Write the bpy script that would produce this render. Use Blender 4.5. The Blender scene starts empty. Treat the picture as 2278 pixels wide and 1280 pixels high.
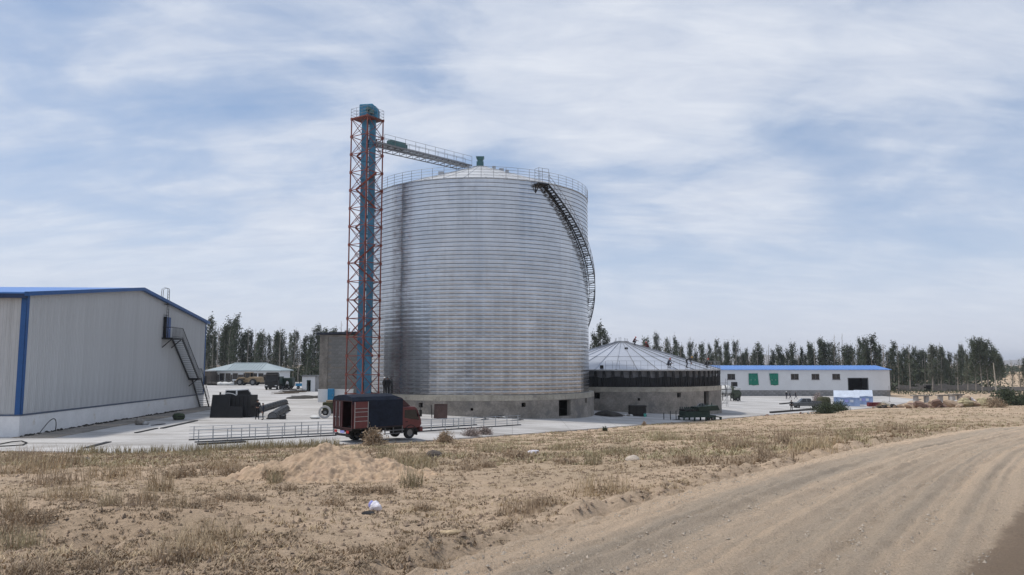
import bpy, math, random
import numpy as np
from mathutils import Matrix, Vector
R = math.radians
random.seed(7)
rng = np.random.default_rng(11)
scene = bpy.context.scene
COL = scene.collection

# ------------------------------------------------------------------ camera
F_PX, PITCH = 1700.0, math.atan(0.1)
cam_d = bpy.data.cameras.new('camera')
cam = bpy.data.objects.new('camera', cam_d)
COL.objects.link(cam)
cam_d.sensor_width = 36.0
cam_d.lens = 36.0 * F_PX / 2278.0
cam_d.clip_start = 0.1
cam_d.clip_end = 30000
cam.location = (0, 0, 0)
cam.rotation_euler = (math.pi / 2 + PITCH, 0, 0)
scene.camera = cam

# ------------------------------------------------------------------ light
SUN_AZ, SUN_EL = R(-86.0), R(62.0)        # azimuth measured from +Y towards +X
sun_dir = Vector((math.sin(SUN_AZ) * math.cos(SUN_EL), math.cos(SUN_AZ) * math.cos(SUN_EL), math.sin(SUN_EL)))
sl = bpy.data.lights.new('sun', 'SUN')
sl.energy = 2.6
sl.angle = R(5.0)
sl.color = (1.0, 0.94, 0.86)
so = bpy.data.objects.new('sun', sl)
COL.objects.link(so)
so.rotation_euler = sun_dir.to_track_quat('Z', 'Y').to_euler()

world = bpy.data.worlds.new('World')
scene.world = world
world.use_nodes = True
wn, wl = world.node_tree.nodes, world.node_tree.links
wn.clear()
def N(nodes, t, **kw):
    n = nodes.new(t)
    for k, v in kw.items():
        setattr(n, k, v)
    return n
def math_node(nodes, links, op, a, b=None, clamp=False):
    n = nodes.new('ShaderNodeMath'); n.operation = op; n.use_clamp = clamp
    for i, q in enumerate((a, b)):
        if q is None: continue
        if isinstance(q, (int, float)): n.inputs[i].default_value = q
        else: links.new(q, n.inputs[i])
    return n.outputs[0]
def ramp_node(nodes, links, fac, stops):
    r = nodes.new('ShaderNodeValToRGB')
    cr = r.color_ramp
    while len(cr.elements) < len(stops): cr.elements.new(0.5)
    for e, (p, c) in zip(cr.elements, stops):
        e.position = p
        e.color = (c, c, c, 1) if isinstance(c, (int, float)) else (*c, 1)
    links.new(fac, r.inputs[0])
    return r.outputs[0]
def mix_col(nodes, links, fac, a, b, mode='MIX'):
    m = nodes.new('ShaderNodeMix'); m.data_type = 'RGBA'; m.blend_type = mode
    for sock, q in ((m.inputs['Factor'], fac), (m.inputs[6], a), (m.inputs[7], b)):
        if isinstance(q, (int, float)): sock.default_value = q
        elif isinstance(q, tuple): sock.default_value = (*q, 1)
        else: links.new(q, sock)
    return m.outputs[2]

def build_sky():
    sky = N(wn, 'ShaderNodeTexSky', sky_type='NISHITA', sun_disc=False)
    sky.sun_elevation = SUN_EL
    sky.sun_rotation = SUN_AZ
    sky.altitude = 1100
    sky.air_density = 1.0
    sky.dust_density = 1.2
    sky.ozone_density = 1.5
    tc = N(wn, 'ShaderNodeTexCoord')
    sep = N(wn, 'ShaderNodeSeparateXYZ')
    wl.new(tc.outputs['Generated'], sep.inputs[0])
    mz = lambda op, a, b=None, c=False: math_node(wn, wl, op, a, b, c)
    zp = mz('MAXIMUM', sep.outputs[2], 0.0)
    den = mz('ADD', zp, 0.24)
    cx, cy = mz('DIVIDE', sep.outputs[0], den), mz('DIVIDE', sep.outputs[1], den)
    comb = N(wn, 'ShaderNodeCombineXYZ')
    wl.new(cx, comb.inputs[0]); wl.new(cy, comb.inputs[1])
    def layer(rot, scl, scale, detail, rough, dist, off):
        mp = N(wn, 'ShaderNodeMapping')
        mp.inputs['Rotation'].default_value = (0, 0, R(rot))
        mp.inputs['Scale'].default_value = (scl[0], scl[1], 1)
        mp.inputs['Location'].default_value = (off, off * 0.7, off * 1.3)
        wl.new(comb.outputs[0], mp.inputs[0])
        n = N(wn, 'ShaderNodeTexNoise')
        n.inputs['Scale'].default_value = scale
        n.inputs['Detail'].default_value = detail
        n.inputs['Roughness'].default_value = rough
        n.inputs['Distortion'].default_value = dist
        wl.new(mp.outputs[0], n.inputs['Vector'])
        return n.outputs['Fac']
    a = layer(-20, (0.8, 1.0), 1.15, 10, 0.54, 0.7, 5.3)
    b = layer(22, (0.8, 1.25), 2.4, 7, 0.52, 1.0, 7.7)
    c = layer(-24, (0.7, 1.9), 6.0, 8, 0.65, 0.5, 1.9)
    s = mz('ADD', mz('MULTIPLY', a, 0.68), mz('MULTIPLY', b, 0.25))
    s = mz('ADD', s, mz('MULTIPLY', c, 0.07))
    mask = ramp_node(wn, wl, s, [(0.39, 0.02), (0.46, 0.32), (0.525, 0.78), (0.61, 1.0)])
    # thin veil everywhere + haze towards the horizon
    low = ramp_node(wn, wl, zp, [(0.0, 0.9), (0.05, 0.72), (0.13, 0.34), (0.3, 0.05)])
    fac = mz('MULTIPLY', mask, 0.88)
    blue = mix_col(wn, wl, 0.35, sky.outputs[0], (3.4, 4.85, 7.3))
    hz = mix_col(wn, wl, low, blue, (6.0, 6.2, 7.2))
    cl = mix_col(wn, wl, ramp_node(wn, wl, c, [(0.3, 0.0), (0.7, 1.0)]), (5.7, 6.15, 7.1), (7.1, 7.4, 8.0))
    thick = ramp_node(wn, wl, zp, [(0.0, 0.25), (0.10, 0.7), (0.2, 1.0)])
    res = mix_col(wn, wl, mz('MULTIPLY', fac, thick), hz, cl)
    bg = N(wn, 'ShaderNodeBackground')
    bg.inputs['Strength'].default_value = 0.106
    wl.new(res, bg.inputs['Color'])
    out = N(wn, 'ShaderNodeOutputWorld')
    wl.new(bg.outputs[0], out.inputs[0])
build_sky()
vs = scene.view_settings
vs.view_transform = 'Standard'
vs.look = 'None'
vs.exposure = 0.13
vs.gamma = 1.0
vs.use_curve_mapping = False

# ------------------------------------------------------------------ photo pixel helpers (ray directions only)
CP, SP = math.cos(PITCH), math.sin(PITCH)
def ray(px, py):
    u, v = px - 1139.0, 640.0 - py
    return (u, F_PX * CP - v * SP, F_PX * SP + v * CP)
def P(px, py, Y):                      # point on the ray at depth Y
    d = ray(px, py); t = Y / d[1]
    return Vector((d[0] * t, Y, d[2] * t))
def yz(x):                             # yard height: level on the left, falling gently to the right
    t = np.clip(np.asarray(x, float) + 10.0, 0.0, 68.0)
    return -5.0 - 0.045 * t
def G(px, py, dz=0.0):                 # ray meets the yard
    d = ray(px, py)
    z = -5.0
    for _ in range(30):
        t = (z + dz) / d[2]
        z = float(yz(d[0] * t))
    return Vector((d[0] * t, d[1] * t, z + dz))
def XA(px, Y):                         # world x for a pixel column at depth Y, near the horizon
    return (px - 1139.0) / 1708.5 * Y

# ------------------------------------------------------------------ mesh builder
class MB:
    def __init__(s): s.v, s.f, s.mi, s.cur = [], [], [], 0
    def add(s, vs_, fs):
        o = len(s.v)
        s.v.extend([tuple(p) for p in vs_])
        for f in fs:
            s.f.append([i + o for i in f]); s.mi.append(s.cur)
        return s
    def box(s, x0, x1, y0, y1, z0, z1, mat=None):
        vs_ = [(x, y, z) for z in (z0, z1) for y in (y0, y1) for x in (x0, x1)]
        if mat is not None: vs_ = [mat @ Vector(p) for p in vs_]
        return s.add(vs_, [(0, 2, 3, 1), (4, 5, 7, 6), (0, 1, 5, 4), (2, 6, 7, 3), (0, 4, 6, 2), (1, 3, 7, 5)])
    def bbox(s, x0, x1, y0, y1, z0, z1, b=0.02, mat=None):   # box with chamfered vertical and top edges
        loops = []
        for z, i in ((z0, 0), (z1 - b, 0), (z1, b)):
            l = [(x0 + i + b, y0 + i, z), (x1 - i - b, y0 + i, z), (x1 - i, y0 + i + b, z), (x1 - i, y1 - i - b, z),
                 (x1 - i - b, y1 - i, z), (x0 + i + b, y1 - i, z), (x0 + i, y1 - i - b, z), (x0 + i, y0 + i + b, z)]
            loops.append(l)
        if mat is not None: loops = [[mat @ Vector(p) for p in l] for l in loops]
        return s.loft(loops)
    def loft(s, loops, caps=True, closed=True):
        n = len(loops[0]); o = [p for l in loops for p in l]; fs = []
        for k in range(len(loops) - 1):
            for i in range(n if closed else n - 1):
                j = (i + 1) % n
                fs.append((k * n + i, k * n + j, (k + 1) * n + j, (k + 1) * n + i))
        if caps:
            fs.append(tuple(range(n - 1, -1, -1)))
            fs.append(tuple((len(loops) - 1) * n + i for i in range(n)))
        return s.add(o, fs)
    def beam(s, p, q, w, h=None, up=(0, 0, 1)):
        p, q = Vector(p), Vector(q); h = h or w
        d = (q - p).normalized(); up = Vector(up)
        if abs(d.dot(up)) > 0.98: up = Vector((1, 0, 0))
        a = d.cross(up).normalized() * (w / 2); b = a.cross(d).normalized() * (h / 2)
        return s.loft([[e - a - b, e + a - b, e + a + b, e - a + b] for e in (p, q)])
    def tube(s, p, q, r, n=8, r2=None):
        p, q = Vector(p), Vector(q); r2 = r if r2 is None else r2
        d = (q - p).normalized(); up = Vector((0, 0, 1)) if abs(d.z) < 0.95 else Vector((1, 0, 0))
        a = d.cross(up).normalized(); b = a.cross(d)
        return s.loft([[e + (a * math.cos(t) + b * math.sin(t)) * rr for t in [2 * math.pi * i / n for i in range(n)]] for e, rr in ((p, r), (q, r2))])
    def path(s, pts, r, n=6):
        pts = [Vector(p) for p in pts]; loops = []
        for i, p in enumerate(pts):
            d = (pts[min(i + 1, len(pts) - 1)] - pts[max(i - 1, 0)]).normalized()
            up = Vector((0, 0, 1)) if abs(d.z) < 0.95 else Vector((1, 0, 0))
            a = d.cross(up).normalized(); b = a.cross(d)
            rr = r[i] if isinstance(r, (list, tuple)) else r
            loops.append([p + (a * math.cos(2 * math.pi * k / n) + b * math.sin(2 * math.pi * k / n)) * rr for k in range(n)])
        return s.loft(loops)
    def bar(s, pts, w, h):                     # rectangular section swept along points, kept upright
        pts = [Vector(p) for p in pts]; loops = []
        for i, p in enumerate(pts):
            d = pts[min(i + 1, len(pts) - 1)] - pts[max(i - 1, 0)]
            a = Vector((-d.y, d.x, 0)).normalized() * (w / 2); b = Vector((0, 0, h / 2))
            loops.append([p - a - b, p + a - b, p + a + b, p - a + b])
        return s.loft(loops)
    def lathe(s, prof, n=32, a0=0.0, a1=2 * math.pi, mat=None):
        full = abs(a1 - a0 - 2 * math.pi) < 1e-6; m = n if full else n + 1
        pts, fs = [], []
        for r, z in prof:
            for i in range(m):
                t = a0 + (a1 - a0) * i / n
                pts.append((r * math.cos(t), r * math.sin(t), z))
        if mat is not None: pts = [mat @ Vector(p) for p in pts]
        for k in range(len(prof) - 1):
            for i in range(n):
                j = (i + 1) % m
                fs.append((k * m + i, k * m + j, (k + 1) * m + j, (k + 1) * m + i))
        return s.add(pts, fs)
    def prism(s, poly, y0, y1, mat=None):      # polygon in the local xz plane, extruded along y
        a = [(x, y0, z) for x, z in poly]; b = [(x, y1, z) for x, z in poly]
        if mat is not None: a = [mat @ Vector(p) for p in a]; b = [mat @ Vector(p) for p in b]
        return s.loft([a, b])
    def mesh(s, name, smooth=False):
        me = bpy.data.meshes.new(name)
        me.from_pydata(s.v, [], s.f)
        if any(s.mi): me.polygons.foreach_set('material_index', s.mi)
        if smooth:
            me.polygons.foreach_set('use_smooth', [True] * len(me.polygons))
            if smooth is not True: me.set_sharp_from_angle(angle=R(smooth))
        me.update()
        return me
    def build(s, name, mats, parent=None, smooth=False):
        return link(name, s.mesh(name, smooth), mats, parent)
def fix_normals(me):
    import bmesh
    bm = bmesh.new(); bm.from_mesh(me); bmesh.ops.recalc_face_normals(bm, faces=bm.faces); bm.to_mesh(me); bm.free()
def link(name, me, mats=None, parent=None, loc=None, rz=None):
    o = bpy.data.objects.new(name, me); COL.objects.link(o)
    if mats is not None and me is not None:
        for m in (mats if isinstance(mats, (list, tuple)) else [mats]):
            if len(me.materials) < (len(mats) if isinstance(mats, (list, tuple)) else 1): me.materials.append(m)
    if parent is not None: o.parent = parent
    if loc is not None: o.location = loc
    if rz is not None: o.rotation_euler = (0, 0, rz)
    return o
def tag(o, label=None, cat=None, group=None, kind=None):
    for k, v in (('label', label), ('category', cat), ('group', group), ('kind', kind)):
        if v: o[k] = v
    return o
def thing(name, label, cat, loc=(0, 0, 0), rz=0.0, group=None):
    o = bpy.data.objects.new(name, None); COL.objects.link(o)
    o.empty_display_size = 0.3
    o.location = loc; o.rotation_euler = (0, 0, rz)
    return tag(o, label, cat, group)
KIDS = {}
def copy_tree(o, parent=None):
    c = o.copy(); COL.objects.link(c); c.parent = parent
    for ch in list(o.children): copy_tree(ch, c)
    return c

# ------------------------------------------------------------------ materials
def mat(name, col, rough=0.7, metal=0.0, var=0.15, scale=2.0, bump=0.0, bscale=25.0, col2=None, rnd=0.0, stretch=None,
        spots=None, spec=0.4, coord='Object', detail=6):
    m = bpy.data.materials.new(name); m.use_nodes = True
    nd, lk = m.node_tree.nodes, m.node_tree.links
    b = nd['Principled BSDF']
    b.inputs['Roughness'].default_value = rough
    b.inputs['Metallic'].default_value = metal
    b.inputs['Specular IOR Level'].default_value = spec
    tc = N(nd, 'ShaderNodeTexCoord')
    vec = tc.outputs[coord]
    if coord == 'World':
        pass
    if stretch:
        mp = N(nd, 'ShaderNodeMapping'); mp.inputs['Scale'].default_value = stretch
        lk.new(vec, mp.inputs[0]); vec = mp.outputs[0]
    def noise(sc, det=detail, rg=0.6, off=0.0):
        n = N(nd, 'ShaderNodeTexNoise'); n.inputs['Scale'].default_value = sc; n.inputs['Detail'].default_value = det
        n.inputs['Roughness'].default_value = rg
        lk.new(vec, n.inputs['Vector']); return n.outputs['Fac']
    c2 = col2 or tuple(min(1, c * (1 + var * 1.2)) for c in col)
    c1 = tuple(c * (1 - var) for c in col)
    f = ramp_node(nd, lk, noise(scale), [(0.3, 0.0), (0.7, 1.0)])
    base = mix_col(nd, lk, f, c1, c2)
    f2 = ramp_node(nd, lk, noise(scale * 7.3), [(0.35, 1 - var), (0.65, 1.0)])
    base = mix_col(nd, lk, 1.0, base, f2, 'MULTIPLY')
    if spots:                                   # (colour, scale, threshold)
        sc_, st_, th_ = spots
        fs = ramp_node(nd, lk, noise(st_, 8, 0.65), [(th_, 0.0), (th_ + 0.1, 1.0)])
        base = mix_col(nd, lk, fs, base, sc_)
    if rnd:
        oi = N(nd, 'ShaderNodeObjectInfo')
        k = math_node(nd, lk, 'ADD', math_node(nd, lk, 'MULTIPLY', oi.outputs['Random'], rnd), 1 - rnd / 2)
        hs = N(nd, 'ShaderNodeHueSaturation'); lk.new(base, hs.inputs['Color']); lk.new(k, hs.inputs['Value'])
        base = hs.outputs[0]
    lk.new(base, b.inputs['Base Color'])
    rr = math_node(nd, lk, 'ADD', math_node(nd, lk, 'MULTIPLY', noise(scale * 3), 0.25), rough - 0.125, True)
    lk.new(rr, b.inputs['Roughness'])
    if bump:
        bp = N(nd, 'ShaderNodeBump'); bp.inputs['Strength'].default_value = bump; bp.inputs['Distance'].default_value = 0.05
        lk.new(noise(bscale, 8, 0.65), bp.inputs['Height']); lk.new(bp.outputs[0], b.inputs['Normal'])
    return m

M = {}
M['conc_wall'] = mat('conc_wall', (0.27, 0.245, 0.215), 0.9, 0, 0.3, 0.8, 0.35, 14, spots=((0.16, 0.15, 0.14), 0.5, 0.56))
M['conc_top'] = mat('conc_top', (0.40, 0.37, 0.31), 0.9, 0, 0.22, 1.0, 0.3, 16, spots=((0.24, 0.22, 0.2), 1.4, 0.6))
M['conc_pale'] = mat('conc_pale', (0.42, 0.41, 0.4), 0.9, 0, 0.2, 1.2, 0.3, 16)
M['dark'] = mat('dark', (0.012, 0.012, 0.013), 0.9, 0, 0.2)
M['black_steel'] = mat('black_steel', (0.014, 0.015, 0.018), 0.55, 0.0, 0.35, 3, 0.1, 20)
M['grey_steel'] = mat('grey_steel', (0.16, 0.165, 0.175), 0.5, 0.4, 0.25, 4, 0.05)
M['galv'] = mat('galv', (0.42, 0.44, 0.46), 0.42, 0.85, 0.15, 5)
M['rail_grey'] = mat('rail_grey', (0.22, 0.225, 0.24), 0.5, 0.3, 0.2, 4)
M['red_primer'] = mat('red_primer', (0.25, 0.07, 0.052), 0.75, 0, 0.35, 1.3, 0.1, 20, spots=((0.10, 0.055, 0.05), 0.55, 0.52), rnd=0.3)
M['duct_blue'] = mat('duct_blue', (0.06, 0.205, 0.33), 0.5, 0.1, 0.25, 0.6, 0.05, spots=((0.10, 0.10, 0.11), 0.35, 0.58))
M['head_blue'] = mat('head_blue', (0.05, 0.23, 0.38), 0.5, 0.1, 0.2, 1.5)
M['teal'] = mat('teal', (0.07, 0.16, 0.17), 0.55, 0.1, 0.2, 1.5)
M['panel_white'] = mat('panel_white', (0.47, 0.485, 0.495), 0.45, 0.0, 0.09, 1.4, rnd=0.07, stretch=(1, 1, 0.12))
M['paint_white'] = mat('paint_white', (0.66, 0.67, 0.68), 0.7, 0.0, 0.045, 0.35, 0.05, 20)
M['plinth_white'] = mat('plinth_white', (0.76, 0.765, 0.77), 0.85, 0.0, 0.06, 0.7, 0.12, 18, spots=((0.62, 0.58, 0.5), 0.45, 0.62))
M['blue_trim'] = mat('blue_trim', (0.018, 0.09, 0.27), 0.5, 0.1, 0.12, 1.0)
M['blue_roof'] = mat('blue_roof', (0.08, 0.22, 0.56), 0.4, 0.1, 0.08, 0.4, rnd=0.04)
M['blue_door'] = mat('blue_door', (0.02, 0.07, 0.22), 0.5, 0.1, 0.15, 1.0)
M['glass_dark'] = mat('glass_dark', (0.012, 0.014, 0.018), 0.12, 0.0, 0.1, spec=0.6)
M['block_and_shade_grey'] = mat('block_and_shade_grey', (0.27, 0.265, 0.26), 0.95, 0, 0.25, 1.5, 0.4, 20, rnd=0.25)
M['maroon'] = mat('maroon', (0.06, 0.017, 0.018), 0.5, 0.0, 0.25, 1.5)
M['cab_red'] = mat('cab_red', (0.12, 0.022, 0.024), 0.4, 0.0, 0.18, 1.5, spec=0.5)
M['navy_tarp'] = mat('navy_tarp', (0.011, 0.017, 0.032), 0.8, 0.0, 0.3, 1.2, 0.8, 3.0, spec=0.2)
M['rubber'] = mat('rubber', (0.018, 0.018, 0.018), 0.85, 0, 0.3, 6)
M['chassis'] = mat('chassis', (0.025, 0.024, 0.024), 0.75, 0.1, 0.3, 3)
M['rim_grey'] = mat('rim_grey', (0.2, 0.2, 0.2), 0.5, 0.4, 0.2, 6)
M['lamp_red'] = mat('lamp_red', (0.4, 0.02, 0.02), 0.3)
M['lamp_white'] = mat('lamp_white', (0.7, 0.7, 0.7), 0.2)
M['yellow'] = mat('yellow', (0.27, 0.195, 0.11), 0.6, 0, 0.25, 2, spots=((0.2, 0.14, 0.09), 2.0, 0.58))
M['green_paint'] = mat('green_paint', (0.014, 0.036, 0.027), 0.6, 0, 0.35, 2)
M['drum_white'] = mat('drum_white', (0.6, 0.6, 0.58), 0.6, 0, 0.2, 2)
M['olive'] = mat('olive', (0.06, 0.06, 0.03), 0.85, 0, 0.3, 2, 0.3, 6)
M['tent_blue'] = mat('tent_blue', (0.27, 0.36, 0.57), 0.8, 0, 0.12, 1, 0.3, 4)
M['tent_pale'] = mat('tent_pale', (0.50, 0.56, 0.66), 0.8, 0, 0.1, 1, 0.3, 4)
M['green_net'] = mat('green_net', (0.015, 0.20, 0.135), 0.8, 0, 0.25, 3, 0.3, 6)
M['silver_paint'] = mat('silver_paint', (0.11, 0.115, 0.12), 0.35, 0.4, 0.12, 2, spec=0.5)
M['car_white'] = mat('car_white', (0.62, 0.64, 0.66), 0.3, 0.0, 0.08, 2, spec=0.5)
M['brown_panel'] = mat('brown_panel', (0.09, 0.055, 0.048), 0.8, 0.1, 0.3, 2, 0.1)
M['wood'] = mat('wood', (0.17, 0.125, 0.085), 0.9, 0, 0.3, 3, 0.2, 20)
M['dark_wood'] = mat('dark_wood', (0.045, 0.04, 0.036), 0.9, 0, 0.3, 3, 0.2, 20)
M['soil_dark'] = mat('soil_dark', (0.05, 0.045, 0.04), 1.0, 0, 0.4, 2, 0.5, 8)
M['red_box'] = mat('red_box', (0.18, 0.03, 0.035), 0.7, 0, 0.3, 3)
M['bright_blue'] = mat('bright_blue', (0.03, 0.22, 0.42), 0.5, 0, 0.15, 2)
M['mint'] = mat('mint', (0.10, 0.42, 0.34), 0.6, 0, 0.1, 2)
M['house_roof'] = mat('house_roof', (0.32, 0.38, 0.40), 0.5, 0.1, 0.1, 0.8)
M['house_brown'] = mat('house_brown', (0.10, 0.085, 0.075), 0.85, 0, 0.25, 1)
M['bag_white'] = mat('bag_white', (0.72, 0.70, 0.76), 0.45, 0, 0.08, 8, 0.4, 12)
M['bag_blue'] = mat('bag_blue', (0.30, 0.32, 0.68), 0.5, 0, 0.15, 8)
M['stone'] = mat('stone', (0.46, 0.40, 0.34), 0.95, 0, 0.2, 5, 0.4, 12, rnd=0.3)
M['stone_dark'] = mat('stone_dark', (0.12, 0.10, 0.085), 0.95, 0, 0.3, 5, 0.4, 12)
M['twig'] = mat('twig', (0.38, 0.29, 0.20), 0.95, 0, 0.3, 3, rnd=0.2)
M['twig_grey'] = mat('twig_grey', (0.34, 0.28, 0.255), 0.95, 0, 0.3, 3, rnd=0.2)
M['straw'] = mat('straw', (0.50, 0.39, 0.25), 0.95, 0, 0.35, 2, rnd=0.25)
M['straw_green'] = mat('straw_green', (0.36, 0.31, 0.19), 0.95, 0, 0.35, 2, rnd=0.25)
M['scrub'] = mat('scrub', (0.29, 0.225, 0.155), 1.0, 0, 0.35, 2)
M['gravel'] = mat('gravel', (0.40, 0.345, 0.28), 0.95, 0, 0.25, 6)
M['bush_green'] = mat('bush_green', (0.06, 0.078, 0.042), 0.95, 0, 0.4, 2, rnd=0.25)
M['leaf'] = mat('leaf', (0.088, 0.106, 0.07), 0.9, 0, 0.45, 0.5, rnd=0.5, spec=0.2)
M['leaf_pale'] = mat('leaf_pale', (0.15, 0.165, 0.12), 0.9, 0, 0.4, 0.5, rnd=0.4, spec=0.2)
M['bark'] = mat('bark', (0.33, 0.30, 0.265), 0.95, 0, 0.3, 1.5, rnd=0.35)
M['skin'] = mat('skin', (0.36, 0.21, 0.15), 0.6)
M['cloth_black'] = mat('cloth_black', (0.018, 0.018, 0.02), 0.95, 0, 0.2, 6)
M['cloth_navy'] = mat('cloth_navy', (0.02, 0.025, 0.045), 0.95, 0, 0.2, 6)
M['cloth_maroon'] = mat('cloth_maroon', (0.10, 0.018, 0.022), 0.95, 0, 0.2, 6)
M['cloth_grey'] = mat('cloth_grey', (0.06, 0.06, 0.065), 0.95, 0, 0.2, 6)
M['cloth_white'] = mat('cloth_white', (0.65, 0.65, 0.66), 0.9, 0, 0.1, 6)
M['hat_red'] = mat('hat_red', (0.45, 0.03, 0.02), 0.4)
M['hat_yellow'] = mat('hat_yellow', (0.55, 0.35, 0.03), 0.4)
M['hat_white'] = mat('hat_white', (0.75, 0.75, 0.75), 0.4)
M['hair'] = mat('hair', (0.012, 0.01, 0.009), 0.8)
# ================================================================== ground
def vnoise(x, y, seed=0):
    xi, yi = np.floor(x).astype(np.int64), np.floor(y).astype(np.int64)
    fx, fy = x - xi, y - yi
    fx, fy = fx * fx * (3 - 2 * fx), fy * fy * (3 - 2 * fy)
    def h(a, b):
        n = (a * 374761393 + b * 668265263 + seed * 144665) & 0x7fffffff
        n = ((n ^ (n >> 13)) * 1274126177) & 0x7fffffff
        return ((n ^ (n >> 16)) & 0xffff) / 65535.0
    a, b, c, d = h(xi, yi), h(xi + 1, yi), h(xi, yi + 1), h(xi + 1, yi + 1)
    return (a * (1 - fx) + b * fx) * (1 - fy) + (c * (1 - fx) + d * fx) * fy - 0.5
def fbm(x, y, seed=0, oct=4, g=0.5):
    s, a = 0.0, 1.0
    for o in range(oct):
        s = s + a * vnoise(x * 2 ** o + o * 17.3, y * 2 ** o - o * 9.1, seed + o); a *= g
    return s

EDGE_PX = [(-500, 1003), (0, 1004), (110, 1004), (300, 1008), (420, 1004), (560, 994), (740, 989), (930, 981), (1150, 966), (1300, 955),
           (1450, 943), (1600, 932), (1750, 920), (1900, 911), (1985, 903), (2050, 889), (2085, 881)]
EDGE = [G(*p) for p in EDGE_PX]
EX = np.array([-400.0] + [e.x for e in EDGE] + [400.0])
EY = np.array([EDGE[0].y] + [e.y for e in EDGE] + [EDGE[-1].y + 1500.0])
def yedge(x): return np.interp(x, EX, EY)

CT = []
for px, py, Y in [(-700, 1280, 8), (-200, 1280, 8), (300, 1280, 7.8), (700, 1280, 7.8), (1139, 1280, 7.7), (1600, 1280, 7.7), (2000, 1280, 7.7), (2700, 1280, 8),
                  (0, 1130, 13.6), (570, 1130, 13.6), (1000, 1130, 13.5), (1300, 1135, 12.2), (1600, 1110, 12.5), (1950, 1090, 13.3), (2278, 1110, 12.6), (2700, 1100, 12.9),
                  (0, 1050, 22), (300, 1050, 22.5), (800, 1050, 23), (1300, 1040, 22.5), (1700, 1020, 22), (1900, 1000, 24.5), (2278, 955, 38),
                  (1000, 1000, 36), (1300, 985, 42), (1600, 965, 53), (2000, 930, 78), (2278, 925, 75), (2278, 906, 100), (2130, 908, 108), (2278, 882, 175), (2600, 900, 120), (2800, 950, 60)]:
    p = P(px, py, Y); CT.append((p.x, p.y, p.z))
for e in EDGE[:-2]: CT.append((e.x, e.y, e.z - 0.06))
CT += [(0, -12, -1.7), (-40, -12, -2.2), (40, -12, -1.9), (0, 2, -1.9), (-25, 3, -2.1), (25, 3, -1.95), (-90, 10, -3.8), (110, 20, -3.4),
       (150, 130, -7.6), (180, 60, -5.0), (140, 230, -8.2), (120, 300, -8.2)]
CT = np.array(CT)
def tps_fit(c, lam=0.02):
    n = len(c); S = 50.0
    X = c[:, :2] / S
    d2 = ((X[:, None] - X[None]) ** 2).sum(-1)
    K = 0.5 * d2 * np.log(d2 + 1e-12) + lam * 0.02 * np.eye(n)
    Pm = np.c_[np.ones(n), X]
    A = np.block([[K, Pm], [Pm.T, np.zeros((3, 3))]])
    w = np.linalg.solve(A, np.r_[c[:, 2], 0, 0, 0])
    def ev(x, y):
        q = np.stack([np.ravel(x), np.ravel(y)], -1) / S
        out = np.zeros(len(q))
        for i in range(0, len(q), 40000):
            d = ((q[i:i + 40000, None] - X[None]) ** 2).sum(-1)
            out[i:i + 40000] = (0.5 * d * np.log(d + 1e-12)) @ w[:n] + w[n] + q[i:i + 40000] @ w[n + 1:]
        return out.reshape(np.shape(x))
    return ev
tps = tps_fit(CT)
def sstep(a, b, x):
    t = np.clip((x - a) / (b - a), 0, 1); return t * t * (3 - 2 * t)

# road centre line: left and right edges seen in the photo, meeting the field surface
def field0(x, y): return tps(np.asarray(x, float), np.asarray(y, float))
def F(px, py):                                    # ray meets the smooth field
    d = ray(px, py); lo, hi = 2.0, 400.0
    for Y in np.concatenate([np.arange(3, 30, 0.5), np.arange(30, 260, 2.0)]):
        t = Y / d[1]
        if d[2] * t < float(field0(d[0] * t, Y)): hi = Y; break
        lo = Y
    for _ in range(25):
        m = (lo + hi) / 2; t = m / d[1]
        if d[2] * t < float(field0(d[0] * t, m)): hi = m
        else: lo = m
    t = hi / d[1]
    return Vector((d[0] * t, hi, d[2] * t))
RL = [F(*p) for p in [(985, 1279), (1250, 1192), (1500, 1112), (1700, 1055), (1900, 1005), (2080, 972), (2278, 950)]]
d0 = (RL[1] - RL[0]); d1 = (RL[-1] - RL[-2])
RL = [RL[0] - d0 * 3.0, RL[0] - d0] + RL + [RL[-1] + d1 * 1.2 + Vector((8, -3, 0)), RL[-1] + d1 * 3 + Vector((30, -16, 0))]
# resample the left edge smoothly and offset it to the right for the width
RLa = np.array([(p.x, p.y) for p in RL])
def resample(a, n):
    s = np.r_[0, np.cumsum(np.hypot(*np.diff(a, axis=0).T))]
    t = np.linspace(0, s[-1], n)
    o = np.stack([np.interp(t, s, a[:, 0]), np.interp(t, s, a[:, 1])], -1)
    for _ in range(60): o[1:-1] = 0.25 * o[:-2] + 0.5 * o[1:-1] + 0.25 * o[2:]
    return o
NR = 900
RL2 = resample(RLa, NR)
tang = np.gradient(RL2, axis=0); tang /= np.linalg.norm(tang, axis=1)[:, None]
nrm = np.stack([tang[:, 1], -tang[:, 0]], -1)
RS = np.r_[0, np.cumsum(np.hypot(*np.diff(RL2, axis=0).T))]
rgt = F(2150, 1279)
ROAD_W = float(min(np.hypot(RL2[:, 0] - rgt.x, RL2[:, 1] - rgt.y)))
def road_t(x, y):                                  # signed distance right of the road's left edge
    x, y = np.ravel(x), np.ravel(y); out = np.full(len(x), -99.0)
    near = (x > -12) & (x < 110) & (y > -10) & (y < 130)
    idx = np.where(near)[0]; sub = RL2[::4]; sn = nrm[::4]
    for i in range(0, len(idx), 20000):
        k = idx[i:i + 20000]
        d = (x[k, None] - sub[None, :, 0]) ** 2 + (y[k, None] - sub[None, :, 1]) ** 2
        j = d.argmin(1)
        out[k] = (x[k] - sub[j, 0]) * sn[j, 0] + (y[k] - sub[j, 1]) * sn[j, 1]
    return out
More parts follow.
